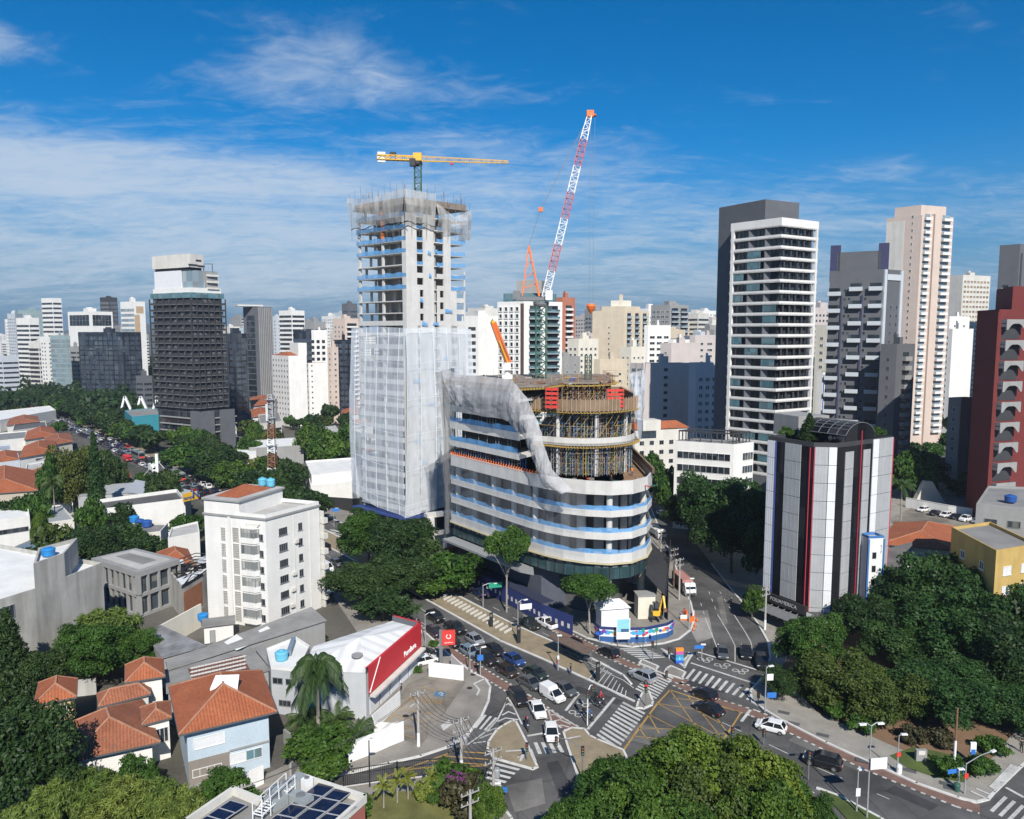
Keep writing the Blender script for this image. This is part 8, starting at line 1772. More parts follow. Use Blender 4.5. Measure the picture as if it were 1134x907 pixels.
for kind,u,v,col,lab,da in (('pickup_truck',586,694,'green','dark green pickup on the far carriageway behind the white pickup',0),('pickup_truck',604.6,693.5,'white','white pickup driving away beside the blue hoarding',0),('suv_car',632.6,717,'black','black SUV on the far carriageway beside the bus shelter',0),('hatchback',674,726,'black','black hatchback with red tail lights passing the mural hoarding',0),('suv_car',712,753,'silver','silver SUV on the far crosswalk',0.05),('hatchback',780,773,'black','black hatchback with a red tail light in the yellow box',.03),('sedan_car',785,789,'black','black sedan in the middle of the yellow box',.04),('sedan_car',530,659,'darkblue','dark blue car on the far carriageway under the green sign',0)):
 p=G(u,v); car(kind,p.x,p.y,hd(u,v)+math.pi+da,col,lab,None,.022)
for kind,u,v,col,lab,an_ in (('sedan_car',800.5,726,'grey','dark grey sedan waiting at the stop line of the side street, left of two',-1.80),('sedan_car',826,726,'black','black sedan waiting at the stop line of the side street, right of two',-1.84),('suv_car',843,737,'black','black SUV parked in the shade at the street corner',-1.78),
 ('hatchback',853.7,809,'white','white old hatchback driving off along the avenue on the right',2.62),('suv_car',911,848,'black','black hatchback on the avenue before the park',2.60),
 ('sedan_car',733,571,'white','white car far up the side street',-1.3),('hatchback',735,616,'grey','dark car in the shade of the side street behind the red lorry',-1.3),('panel_van',361,632,'white','white van on the avenue right of the white apartment block',None),('sedan_car',373,626,'grey','grey car ahead of the white van right of the apartment block',None),('hatchback',375,641,'lightblue','blue grey hatchback beside the white van right of the apartment block',None),('suv_car',386,632,'black','dark car under the trees right of the white van',None),('sedan_car',362,656,'white','white car half hidden behind the white apartment block',None),
 ('hatchback',471.5,735,'white','white hatchback parked behind the white hoarding of the shop',.55),('hatchback',469,727,'black','dark car parked next to the white one beside the red fascia',.55)):
 p=G(u,v,.14 if v in (735,727) else 0); car(kind,p.x,p.y,hd(u,v) if an_ is None else an_,col,lab,None,.15 if v in (735,727) else .022)
for u,v,col,lab,kind in ((1022,567,'white','white car at the left end of the car park row','hatchback'),(1035,571,'black','black car second in the car park row','sedan_car'),(1047,573,'white','white car between the two black ones in the car park','hatchback'),(1058,575,'black','black car in the middle right of the car park row','sedan_car'),(1070,577.5,'white','white pickup in the car park row','pickup_truck'),(1083,580,'silver','silver car at the right end of the car park row','sedan_car')):
 p=G(u,v); car(kind,p.x,p.y,-2.6,col,lab,None,.19)
# buses, trucks
def bus(x,y,ang,body,front,label,L=12):
 t=thing('bus',label,'bus',(0,0,0)); t['_o']=(0,0,0); b=MB(); loft(b,[sec(-L/2,1.2,.5,3.0,.2,.0),sec(-L/2+.2,1.27,.35,3.15,.2,0),sec(L/2-.3,1.27,.35,3.15,.2,0),sec(L/2,1.18,.5,2.95,.25,0)]); b.build('body',body,t)
 for s in (-1,1): MB().box((0,s*1.275,2.05),(L-1.4,.04,.95)).build('side_windows',vG,t)
 MB().box((L/2+.005,0,2.0),(.06,2.1,1.3)).build('windscreen',vG,t); MB().box((L/2+.01,0,.95),(.06,2.2,.6)).build('front_panel',front,t); MB().box((L/2-1.5,0,3.2),(2,1.6,.2)).build('roof_unit',wGrey,t); MB().box((-L/2+3,0,3.2),(2.6,1.6,.25)).build('roof_unit',wGrey,t)
 wm=wheel_mesh(.48,.3)
 for xx in (-L/2+2.6,L/2-2.2):
  for s in (-1,1): o=bpy.data.objects.new('wheel',wm); COL.objects.link(o); o.parent=t; o.location=(xx,s*1.13,.48)
 t.location=(x,y,.012); t.rotation_euler=(0,0,ang); return t
def lorry(x,y,ang,cab,boxm,label,L=7.5,boxh=2.4):
 t=thing('lorry',label,'lorry',(0,0,0)); h=L/2; b=MB(); loft(b,[sec(h-1.9,1.08,.6,2.6,.15,0),sec(h-.7,1.1,.5,2.75,.2,0),sec(h-.05,1.08,.5,1.7,.2,0),sec(h,1.02,.55,1.3,.15,0)]); b.build('cab',cab,t)
 MB().face([(h-.66,-.95,2.62),(h-.66+.0,-.95,2.62),(h-.03,-.98,1.72),(h-.03,.98,1.72),(h-.66,.95,2.62)][1:]).build('windscreen',vG,t); MB().box((h-.02,0,.75),(.12,2.0,.3)).build('bumper',vTrim,t); MB().box((-.9,0,1.0+boxh/2),(L-2.2,2.2,boxh)).build('load_bed',boxm,t)
 for s in (-1,1): MB().box((h+.0,s*.8,1.0),(.06,.3,.2)).build('headlight',vHL,t)
 MB().box((-.5,0,.75),(L-1.4,.9,.3)).build('chassis',vTrim,t); wm=wheel_mesh(.46,.28)
 for xx in (-h+1.5,h-1.3):
  for s in (-1,1): o=bpy.data.objects.new('wheel',wm); COL.objects.link(o); o.parent=t; o.location=(xx,s*.98,.46)
 t.location=(x,y,.012); t.rotation_euler=(0,0,ang); return t
mBusG=paint('bus grey green',(.14,.17,.17));
for u,v,fr,lab in ((153,507,mRed,'grey city bus far up the avenue among the queueing cars'),(197,531,mRed,'grey city bus with an orange red front nearest in the left avenue jam')): p=G(u,v); bus(p.x,p.y,hd(u,v),mBusG,fr,lab)
p=G(757,654); lorry(p.x,p.y,-1.45,PT['white'],M('pale red tarpaulin',(0.42,0.20,0.17),.9,.2,.5),'white lorry with a pale red load parked beside the black site canopy',8.5,2.0)
p=G(727.5,595); lorry(p.x,p.y,-1.36,PT['white'],wOff,'white lorry parked up the side street beside the building',7,1.4)
p=G(141,511); lorry(p.x,p.y,hd(141,511),PT['red'],mRed,'red lorry far up the avenue on the left',6,1.6); p=G(170,523); lorry(p.x,p.y,hd(170,523),PT['white'],mWhite,'white box lorry in the jam on the left avenue',6,2.2)
# the long jam further up the avenue
rn=random.Random(23); names={'black':'black','white':'white','silver':'silver','grey':'dark grey','red':'red','darkblue':'dark blue','lightblue':'pale blue'}
blocked=[G(*q).xy for q in ((153,507),(197,531),(141,511),(170,523),(361,632),(373,626),(375,641),(386,632),(362,656))]
for d in (-2.7,.6,3.8):
 s=66+rn.uniform(0,5)
 while s<560:
  p,a=along(s,d); s+=rn.uniform(5.6,8.2) if s<420 else rn.uniform(6,10)
  if 128<s<142: continue
  if any((p-q).length<7.5 for q in blocked): continue
  c_=rn.choice(('black','black','grey','white','white','silver','silver','red','darkblue','lightblue')); k=rn.choice(('hatchback','sedan_car','suv_car','hatchback','panel_van' if rn.random()<.25 else 'sedan_car'))
  car(k,p.x,p.y,a+rn.uniform(-.03,.03),c_,f'{names[c_]} car or van queueing in the jam on the avenue far left','cars queueing along the avenue',.012,True)
for d in (13.0,16.2):
 s=80
 while s<420:
  p,a=along(s,d); s+=rn.uniform(14,34); c_=rn.choice(('black','grey','white','silver','red')); car(rn.choice(('hatchback','sedan_car','suv_car')),p.x,p.y,a+math.pi,c_,f'{names[c_]} car driving away on the far carriageway beyond the median trees','cars driving away along the avenue',.012,True)
for r,me in CAR.values():
 for c in list(r.children): bpy.data.objects.remove(c)
 bpy.data.objects.remove(r)
# ================================================================ PEOPLE AND MOTORCYCLES
skinT=flat('skin',(0.42,0.24,0.16),.6); shoe=flat('dark shoes',(0.03,0.03,0.03),.7)
def body_mesh(J,E,Rd,zones):
 """one continuous figure grown from joints; zones colour it by height"""
 me=bpy.data.meshes.new('person'); me.from_pydata(J,E,[]); o=bpy.data.objects.new('person',me); COL.objects.link(o); md=o.modifiers.new('skin','SKIN'); md.use_smooth_shade=True
 if not me.skin_vertices: return None
 for i,v in enumerate(me.skin_vertices[0].data): v.radius=Rd[i] if isinstance(Rd[i],tuple) else (Rd[i],Rd[i]); v.use_root=(i==0)
 o.modifiers.new('sub','SUBSURF').levels=1; dg=bpy.context.evaluated_depsgraph_get(); m2=bpy.data.meshes.new_from_object(o.evaluated_get(dg)); bpy.data.objects.remove(o)
 m2.materials.clear()
 for m,_ in zones: m2.materials.append(m)
 for p in m2.polygons:
  c=p.center; k=0
  for i,(m,f) in enumerate(zones):
   if f(c): k=i
  p.material_index=k
 return m2
def person(x,y,z,ang,shirt,trousers,hair,label,pose='walk',helmet=None):
 if pose=='ride':
  J=[(0,0,.86),(.08,0,1.08),(.16,0,1.30),(.20,0,1.42),(.22,0,1.53),(.24,0,1.70),(.18,.19,1.34),(.36,.26,1.14),(.58,.30,1.08),(.66,.30,1.07),(.18,-.19,1.34),(.36,-.26,1.14),(.58,-.30,1.08),(.66,-.30,1.07),(.04,.12,.84),(.40,.2,.76),(.22,.2,.40),(.40,.2,.36),(.04,-.12,.84),(.40,-.2,.76),(.22,-.2,.40),(.40,-.2,.36)]
 else:
  s=.24 if pose=='walk' else .06
  J=[(0,0,.95),(0,0,1.12),(0,0,1.32),(0,0,1.46),(0,0,1.54),(.02,0,1.70),(0,.19,1.42),(-.08,.23,1.14),(.02,.24,.90),(.06,.24,.82),(0,-.19,1.42),(.06,-.23,1.14),(.16,-.24,.92),(.2,-.24,.84),(0,.09,.90),(s*.7,.10,.50),(s*.3,.10,.09),(s*.3+.16,.10,.04),(0,-.09,.90),(-s*.1,-.10,.50),(-s,-.10,.12),(-s+.15,-.10,.05)]
 E=[(0,1),(1,2),(2,3),(3,4),(4,5),(3,6),(6,7),(7,8),(8,9),(3,10),(10,11),(11,12),(12,13),(0,14),(14,15),(15,16),(16,17),(0,18),(18,19),(19,20),(20,21)]
 Rd=[(.15,.12),(.14,.11),(.16,.12),(.09,.08),.055,.10,.07,.05,.04,.035,.07,.05,.04,.035,.095,.07,.05,.045,.095,.07,.05,.045]
 zs=[(shirt,lambda c:True),(trousers,(lambda c:c.z<.92) if pose!='ride' else (lambda c:c.z<.9)),(shoe,(lambda c:c.z<.10) if pose!='ride' else (lambda c:c.z<.42)),(skinT,lambda c:c.z>1.50 or (abs(c.y)>.2 and .7<c.z<.95 and pose!='ride'))]
 me=body_mesh(J,E,Rd,zs)
 o=bpy.data.objects.new('person',me); COL.objects.link(o); o.location=(x,y,z); o.rotation_euler=(0,0,ang); tag(o,label,'person'); hx=J[5]
 b=MB(); b.lathe((hx[0]-.015,hx[1],hx[2]-.03),[(.125,0),(.132,.06),(.11,.12),(.06,.155),(.01,.165)],12); h_=b.mesh('helmet' if helmet else 'hair',helmet or hair,smooth=True); ho=bpy.data.objects.new('helmet' if helmet else 'hair',h_); COL.objects.link(ho); ho.parent=o
 return o
def motorcycle(x,y,ang,col,label):
 t=thing('motorcycle',label,'motorcycle',(0,0,0)); wm=wheel_mesh(.30,.12)
 for xx in (-.62,.66): o=bpy.data.objects.new('wheel',wm); COL.objects.link(o); o.parent=t; o.location=(xx,0,.30)
 b=MB(); loft(b,[sec(-.2,.1,.55,.78,.05,0),sec(.1,.15,.5,.95,.06,0),sec(.35,.12,.55,.92,.06,0)]); b.build('fuel_tank',col,t); b=MB(); loft(b,[sec(-.85,.08,.78,.86,.03,0),sec(-.5,.13,.74,.84,.03,0),sec(-.1,.12,.74,.84,.03,0)]); b.build('seat',vTrim,t)
 b=MB(); b.box((0,0,.42),(.5,.26,.3)); b.beam((-.62,.0,.3),(0,0,.5),.08); b.beam((-.1,.16,.3),(-.85,.18,.38),.09); b.build('engine',mGrey,t)
 b=MB();
 for s in (-.1,.1): b.beam((.66,s,.3),(.42,s,1.0),.05)
 b.beam((.44,-.36,1.04),(.44,.36,1.04),.04); b.build('handlebar',vTrim,t); MB().lathe((.55,0,.78),[(.05,0),(.1,.05),(.09,.16)],10).build('headlight',vHL,t); MB().box((-.95,0,1.0),(.38,.4,.36)).build('top_box',vTrim,t)
 t.location=(x,y,.025); t.rotation_euler=(0,0,ang); return t
cRed=flat('red cloth',(0.4,0.03,0.03),.8); cBlk=flat('black cloth',(0.02,0.02,0.022),.85); cBlu=flat('blue cloth',(0.05,0.12,0.3),.85); cWht=flat('white cloth',(0.68,0.68,0.66),.85); cJean=flat('denim',(0.04,0.07,0.14),.85); cGry=flat('grey cloth',(0.2,0.2,0.2),.85); hairD=flat('dark hair',(0.02,0.015,0.012),.8); hmB=flat('black helmet',(0.015,0.015,0.015),.25); hmR=flat('pink red helmet',(0.5,0.05,0.12),.3)
for u,v,a_off,sh,hm,lab in ((584,808,-.55,cBlk,hmR,'black motorcycle by the small traffic island'),(661,783,0,cBlk,hmB,'dark motorcycle in the bicycle box, nearer the median'),(665,779,0,cRed,hmR,'motorcycle waiting behind its twin in the bicycle box'),(652,797,0,cBlu,hmB,'bluish motorcycle at the stop line next to the signal mast')):
 p=G(u,v); a=hd(u,v)+a_off; motorcycle(p.x,p.y,a,PT['black'] if sh!=cBlu else PT['lightblue'],lab); person(p.x-.15*math.cos(a),p.y-.15*math.sin(a),.02,a,sh,cJean,hairD,{584:'rider in black with a pink red helmet by the small traffic island',661:'rider in black with a black helmet in the bicycle box',665:'rider in red with a red helmet in the bicycle box',652:'rider in blue with a black helmet at the stop line'}[u],'ride',hm)
p=G(810,668); motorcycle(p.x,p.y,1.2,PT['silver'],'silver motorcycle parked at the kerb of the side street')
for u,v,sh,tr,lab,ps,a in ((466,707,cWht,cBlk,'person in a white shirt standing by the slender tree','stand',1.0),(530.5,746,cBlk,cBlk,'person in black on the pavement corner below the blue sign','walk',-.6),(617,741,cRed,cJean,'person in red waiting under the bus shelter','stand',-1.0),(632,747,cBlk,cJean,'person in dark clothes waiting under the bus shelter','stand',-.6),(444.5,770,cBlk,cGry,'person in black at the shop wall by the car park','stand',0),(758,684,cRed,cBlk,'worker in a red vest beside the orange barriers','stand',2),(649,698,cWht,cJean,'person in white walking beside the blue hoarding','walk',2.6),(1131,833,cBlk,cBlk,'person in dark clothes at the right edge on the pavement','walk',1.2)):
 p=G(u,v,.14); person(p.x,p.y,.14 if not 600<u<640 else .15,a,sh,tr,hairD,lab,ps)
q=G(677,536,24.4); person(q.x,q.y,24.41,1.0,cBlk,cBlk,hairD,'worker in dark clothes on the brown terrace of the rounded building','stand')
q=G(700,527,24.4); person(q.x,q.y,24.41,2.0,flat('orange vest',(0.7,0.2,0.04),.8),cJean,hairD,'worker in an orange vest at the right of the brown terrace','stand')

# ================================================================ STREET FURNITURE
mPole=M('concrete pole',(0.40,0.39,0.37),.9,.15,1.0,streak=.3); mCyan=flat('hoarding navy',(0.02,0.035,0.14),.6); mNav=flat('hoarding blue',(0.03,0.10,0.27),.55); mSign=flat('street sign blue',(0.03,0.16,0.50),.5); mGrn=flat('sign green',(0.02,0.28,0.17),.5); mWire=flat('cable black',(0.03,0.03,0.03),.8)
def H_(u,v0,v1):   # foot and height of something upright seen from v0 (foot) to v1 (top)
 p=G(u,v0,.14); return p.xy,(v0-v1)*p.y/FPX*.985
def power_pole(u,v0,v1,lab,arms=2,white=True,trafo=False,a=.6,wood=False):
 q,h=H_(u,v0,v1); t=thing('power_pole',lab,'power pole',(*q,.13)); m=mPole if not wood else mBark; b=MB(); b.tube([P3(q,.1),P3(q,h)],.2,10,.13); b.build('pole',m,t)
 if white: MB().tube([P3(q,.12),P3(q,1.9)],.215,10,.2).build('painted_foot',mWhite,t)
 d=Vector((math.cos(a),math.sin(a)))
 for k in range(arms):
  z=h-.4-k*1.1; b=MB(); b.beam(P3(q-d*1.1,z),P3(q+d*1.1,z),.08,.10); b.build('crossarm',mPole,t)
  for j in range(4): c_=q+d*(-1.0+.66*j); MB().lathe(P3(c_,z+.07),[(.05,0),(.09,.1),(.05,.16),(.07,.24),(.02,.3)],8).build('insulator',mSteel,t)
 if trafo: c_=q+d*.45; MB().lathe(P3(c_,h-3.4),[(.3,0),(.34,.1),(.34,.9),(.28,1.05)],12).build('transformer',mSteel,t)
 return q,h,d
PP={}
for key,args in dict(a=(463.5,826,757,'pole with a white foot in front of the car park',1,True),b=(511,857,786,'tall concrete power pole with crowded crossarms left of the small island',3,True,True),c=(546.5,906,817,'concrete power pole in front of the lower crosswalk',2,True,True),d=(521,925,866,'concrete power pole rising from the bottom edge by the garden',2,False),
  e=(752,664,614,'grey concrete pole beside the white lorry',2,False),f=(746,652,603,'wooden pole with a round transformer beside the black site canopy',2,False,True,.6,True),g=(847,697,645,'concrete pole with a white foot on the right pavement',2,True),h=(731.5,619,585,'thin pole up the side street beside the rounded building',1,False),i=(269,905,862,'leaning grey pole in front of the blue house',1,False)).items(): PP[key]=power_pole(*args)
def wire(k0,k1,offs_=(-.9,-.3,.3,.9),lab='black overhead cables between the power poles',sag=1.2,dz=-.3):
 (q0,h0,d0),(q1,h1,d1)=PP[k0],PP[k1]
 for o in offs_:
  a_=Vector(P3(q0+d0*o,h0+dz)); c2=Vector(P3(q1+d1*o,h1+dz)); P_=[a_.lerp(c2,k/10)-Vector((0,0,sag*4*(k/10)*(1-k/10))) for k in range(11)]
  b=MB(); b.tube(P_,.035,4); ob=b.build('overhead_cable',mWire); tag(ob,lab,'cable','overhead cables')
for a_,c2 in (('a','b'),('b','c'),('c','d'),('e','g'),('f','e'),('h','f')): wire(a_,c2)
wire('a','i',(-.3,.3)); wire('g','e',(0,),sag=2.2,dz=-2)
def lamp(u,v0,v1,lab,arm=None,arms=1,m=None,head=True):
 q,h=H_(u,v0,v1); t=thing('street_lamp',lab,'street lamp',(*q,.13)); b=MB(); b.tube([P3(q,.1),P3(q,h)],.10,8,.06); b.build('pole',m or mSteel,t)
 for k in range(arms):
  d=Vector(arm or (1,0)).normalized()*(1 if k==0 else -1); L=Vector(arm or (1.2,0)).length; e=q+d*L
  b=MB(); b.tube([P3(q,h-.1),P3(q+d*L*.5,h+.25),P3(e,h+.2)],.05,6); b.build('bracket',m or mSteel,t); b=MB(); b.box(P3(e,h+.15),(.75,.32,.14),math.atan2(d.y,d.x)); b.build('lamp_head',mWhite,t)
 return t,q,h
def board(t,q,z,w_,h_,mat,dirx=(1,.1),name='sign_plate',txt=None,ts=.3,tm=None):
 d=Vector(dirx).normalized(); n_=Vector((d.y,-d.x)); b=MB(); c_=q+n_*.14; b.box((c_.x,c_.y,z),(w_,.06,h_),math.atan2(d.y,d.x)); b.build(name,mat,t)
 if txt: text(txt,ts,tm or mWhite,wallM(c_,d,z,.045),t,'lettering')
t,q,h=lamp(471,712,677,'grey lamp post by the slender tree',(1.2,.6)); t,q,h=lamp(520.5,745,712,'grey lamp post on the pavement left of the blue sign',(.9,.4),1,None)
t,q,h=lamp(532,748,714,'post with a blue sign at the pavement corner',(.5,.2)); board(t,q,h-1.4,.9,.9,mSign)
t,q,h=lamp(573.5,709,662,'white topped lamp post on the median with a white board',(1.3,.7),1); board(t,q+Vector((1.3,.4)),h-.9,2.1,.95,mWhite,(1,.3))
t,q,h=lamp(535,672,645,'arched post with a green direction sign over the far carriageway',(2.4,.6)); board(t,q+Vector((2.3,.6)),h-.2,2.6,1.0,mGrn,(1,.3))
t,q,h=lamp(960,905,788,'tall double armed street lamp with a white direction board at the avenue on the right',(1.0,.1),2); board(t,q+Vector((.9,0)),h*.60,1.9,1.25,mWhite,(1,.15))
t,q,h=lamp(993.5,854,808,'thin post with a round red sign at the park pavement',(.6,0)); b=MB(); b.lathe((q.x,q.y-.12,h*.55),[(.3,0)],12); board(t,q,h*.5,.5,.5,mRed)
t,q,h=lamp(1068,879,839,'lamp with a long curved arm at the right street corner',(4.4,2.2)); board(t,q,h*.62,.45,.6,mRed)
t,q,h=lamp(847,788,733,'tall mast with a small white board at the corner of the side street',(.7,.2)); board(t,q+Vector((.5,0)),h*.80,.9,.9,mWhite); board(t,q+Vector((.8,0)),h*.40,1.3,.75,mSign)
t,q,h=lamp(763,697,636,'thin grey mast before the orange barriers',(.3,0),1); t,q,h=lamp(409.5,871,812,'slender black post beside the side street',(.4,.1),1,mBlk)
t,q,h=lamp(618,742,700,'thin post with a small white plate beside the bus shelter',(.2,0),1); board(t,q,h*.4,.3,.6,mWhite)
t,q,h=lamp(948.5,898,846,'short post with a small sign on the grass strip',(.3,.1)); board(t,q,h*.5,.5,.9,mWhite)
t,q,h=lamp(1061,872,849,'post with two blue street name plates at the right corner',(.2,0),1); board(t,q+Vector((-.7,.1)),h-.1,1.5,.5,mSign,(1,.2)); board(t,q+Vector((.4,.2)),h-.1,.9,.5,mSign,(.4,.9))
t,q,h=lamp(549,884,865,'short post with a blue street name plate by the lower crosswalk',(.2,0),1); board(t,q+Vector((.7,0)),h-.5,1.3,.6,mSign,(1,-.2))
t,q,h=lamp(777,731,712,'short post with a blue street name plate on the crossing island',(.2,0),1); board(t,q+Vector((-.5,0)),h-.2,1.6,.6,mSign,(1,.15)); t,q,h=lamp(370,583,562,'post with a blue plate before the black fence',(.8,.2)); board(t,q+Vector((.5,0)),h-.2,2,.8,mSign)
q,h=H_(1056,857,774); t=thing('mast','tall mast, white below and rusty above, on the park lawn','mast',(*q,.13)); MB().tube([P3(q,.1),P3(q,h*.52)],.16,10,.14).build('lower_section',mWhite,t); MB().tube([P3(q,h*.52),P3(q,h)],.135,10,.10).build('upper_section',mScafR,t)
q,h=H_(1076.5,845,820); t=thing('totem_sign','white and blue totem on a green post beside the park lawn','sign',(*q,.13)); MB().tube([P3(q,.1),P3(q,h*.75)],.09,8).build('post',mGreenS,t); MB().box((q.x,q.y,h*.86),(.7,.2,1.2)).build('panel',mWhite,t); MB().box((q.x,q.y-.02,h*.62),(.55,.18,.7)).build('lower_panel',mSign,t)
q,h=H_(1019.5,842,827); t=thing('stele','grey stone stele standing on the park lawn','stele',(*q,.15)); b=MB(); b.box((q.x,q.y,h/2),(1.3,.4,h)); b.build('block',wGrey,t); MB().box((q.x,q.y-.215,h*.78),(.8,.03,.5)).build('plaque',wOff,t)
q,h=H_(1059.5,876,866); t=thing('litter_bin','green litter bin at the foot of the blue street name plates','bin',(*q,.13)); MB().lathe(P3(q,.14),[(.28,0),(.36,.7),(.38,.78),(.2,.95)],12).build('bin_body',mGreenS,t); MB().lathe(P3(q,1.0),[(.3,0),(.32,.05),(.1,.14)],12).build('lid',mGreenS,t)
q,h=H_(995.5,856,846); t=thing('litter_bin','white bin at the foot of the thin park post','bin',(*q,.13)); MB().lathe(P3(q,.14),[(.3,0),(.33,.8),(.25,.95)],12).build('bin_body',mWhite,t); MB().lathe(P3(q,1.08),[(.26,0),(.2,.1)],12).build('lid',mWhite,t)
# signals
def signal(u,v0,v1,lab,face=(0,-1),arm=None,m=None,red=False):
 q,h=H_(u,v0,v1); t=thing('traffic_light',lab,'traffic light',(*q,.14)); MB().tube([P3(q,.1),P3(q,h-.2)],.075,8).build('post',m or mGrey,t)
 def head(c,z):
  hb=MB().box((c.x,c.y,z),(.36,.3,1.05)).build('signal_head',mBlk,t)
  for k,cm in enumerate((flat('red lens',(0.25,0.02,0.02),.3),flat('amber lens',(0.25,0.13,0.02),.3),flat('green lens',(0.02,0.16,0.10),.3))): MB().lathe((c.x+face[0]*.16-.0,c.y+face[1]*.16,z+.33-.33*k-.1),[(.02,0),(.11,.1),(.02,.2)],10).build('lens',cm,hb,off=t['_o'])
 head(q,h-.4)
 if arm: e=q+Vector(arm); b=MB(); b.tube([P3(q,h-.1),P3(q.lerp(e,.5),h+.5),P3(e,h+.3)],.06,6); b.build('arm',m or mGrey,t); head(e,h-.1)
 if red: MB().lathe((q.x,q.y-.2,h+.1),[(.02,0),(.3,.02),(.3,.06),(.02,.08)],12).build('round_sign',mRed,t)
 return t
signal(715,782,756,'traffic light with a round red sign on the nose of the median',red=True); signal(722.5,731,708,'yellow brown traffic light on the upper crossing island'); signal(741,729,716,'white traffic light post beside the colourful totem',m=mWhite); signal(738,751,742,'short black traffic light at the crossing by the silver SUV'); signal(839.5,781,763,'traffic light on the right pavement corner')
signal(583.5,842,820,'traffic light on the small traffic island'); signal(645,861,822,'traffic light with a long arm on the brown traffic island',arm=(-3.0,1.6)); signal(650.5,803,760,'white signal mast at the stop line of the queue',m=mWhite,arm=(.8,1.2)); signal(845.6,824,805,'dark pedestrian light in front of the white old hatchback'); signal(811,817,804,'dark traffic light at the lower corner of the yellow box'); signal(895,863,827,'dark slim signal post on the avenue before the park'); signal(536,871,858,'pair of dark traffic lights by the lower crosswalk')
for u,v0,v1,lab in ((544,694,677,'black bus stop totem at the upper end of the median'),(574.5,712,690,'black bus stop totem beside the white topped lamp post'),(662,753,731,'black bus stop totem at the lower end of the bus shelter')):
 q,h=H_(u,v0,v1); t=thing('bus_stop_totem',lab,'totem',(*q,.14)); MB().box((q.x,q.y,.14+h/2),(.62,.22,h),.5).build('column',mBlk,t); MB().box((q.x,q.y-.13,h*.86),(.45,.02,.4),.5).build('stop_plate',mGrey,t)
# bus shelter on the median
q0,q1=G(608,729).xy,G(655,750).xy; q0=G(614,722,0).xy; q1=G(652,741,0).xy; d=(q1-q0).normalized(); n_=Vector((d.y,-d.x)); L=(q1-q0).length; t=thing('bus_shelter','long bus shelter with a brown slatted roof on the median','bus shelter',(*q0.lerp(q1,.5),.14))
b=MB(); b.prism([q0-n_*1.1,q1-n_*1.1,q1+n_*1.3,q0+n_*1.3],2.75,2.95); b.build('roof',M('brown shelter roof',(0.12,0.10,0.085),.85,.3,.8),t)
for k in range(6):
 c_=q0+d*(L*(k+.1)/5.2); b=MB(); b.beam(P3(c_-n_*.8,.14),P3(c_-n_*.5,2.75),.14); b.beam(P3(c_-n_*.6,2.2),P3(c_+n_*1.1,2.72),.1); b.build('frame_post',mGrey,t)
for k in range(4): c_=q0+d*(L*(k+.6)/4.6)-n_*.72; b=MB(); b.beam(P3(c_-d*.9,1.3),P3(c_+d*.9,1.3),1.4,.04); b.build('glass_panel',gMd,t)
b=MB(); b.beam(P3(q0+d*1.5-n_*.2,.6),P3(q1-d*1.5-n_*.2,.6),.4,.08); b.build('bench',mGrey,t)
b=MB()
for k in range(14): c_=q0+d*(L*k/13); b.beam(P3(c_-n_*1.1,2.97),P3(c_+n_*1.3,2.97),.08,.05)
b.build('roof_rib',mScafR,t)
# bollards and low rails on the median
for k in range(17): p,_=along(23+k*1.35,9.0); t=thing('planter_slab','pale concrete slab in the row across the median',"slab",(p.x,p.y,.14),'slabs on the median'); MB().box((p.x,p.y,.32),(.26,2.3,.32),_+.35).build('slab',wOff,t)
# hoardings of the building site
def hoard(pts,lab,mat,h,name='hoarding'):
 return wallrun(name,lab,pts,h,.12,mat,'hoarding',.13)
hk=[G(524,650).xy,G(560,668).xy,G(600,690).xy,G(634,704).xy]; hoard(hk,'dark blue hoarding with small posters along the avenue pavement',mCyan,3.4); hb_=[x for x in bpy.data.objects if x.name=='hoarding'][0]
pm=MB().box((0,-.08,0),(.55,.03,.8)).mesh('poster',[wOff]); rn=random.Random(3)
for a_,c2 in zip(hk,hk[1:]):
 d=(c2-a_).normalized(); m=int((c2-a_).length/1.5)
 for k in range(m): c_=a_+d*(k+.5)*1.5+Vector((d.y,-d.x))*.0; put(hb_,'poster',pm,(c_.x,c_.y,1.5),math.atan2(d.y,d.x))
flush(hb_)
for a_,c2 in zip(hk[:-1],hk[1:-1]): d=(c2-a_).normalized(); n_=Vector((-d.y,d.x)); MB().prism([a_-n_*.1,c2-n_*.1,c2+n_*2.6,a_+n_*2.6],3.5,3.65).build('walkway_roof',M('navy walkway roof',(0.03,0.035,0.07),.8),hb_)
mu=[G(659,706).xy,G(664,711).xy,G(690,712.5).xy,G(715,712).xy,G(738,707).xy,G(745,703).xy]
mt=hoard(mu,'white hoarding with a bright splashed mural at the street corner',mWhite,2.3);
b=MB(); bt=MB()
for a_,c2 in zip(mu,mu[1:]): b.beam(P3(a_,.6),P3(c2,.6),.18,.95); bt.beam(P3(a_,2.5),P3(c2,2.5),.2,.42)
b.build('blue_base',mNav,mt); bt.build('navy_top',mCyan,mt)
mc=[flat('mural '+n,c,.6) for n,c in (('red',(0.6,0.02,0.05)),('yellow',(0.75,0.5,0.03)),('pink',(0.5,0.08,0.3)),('light blue',(0.05,0.35,0.65)),('blue',(0.03,0.1,0.45)),('orange',(0.75,0.25,0.03)),('teal',(0.05,0.35,0.33)),('purple',(0.2,0.05,0.3)))]
rn=random.Random(12); seq=[7,2,1,4,3,5,6,0,0,0,3,1,5,3,0,4]; n=len(seq); tot=[(a_,c2) for a_,c2 in zip(mu,mu[1:])]
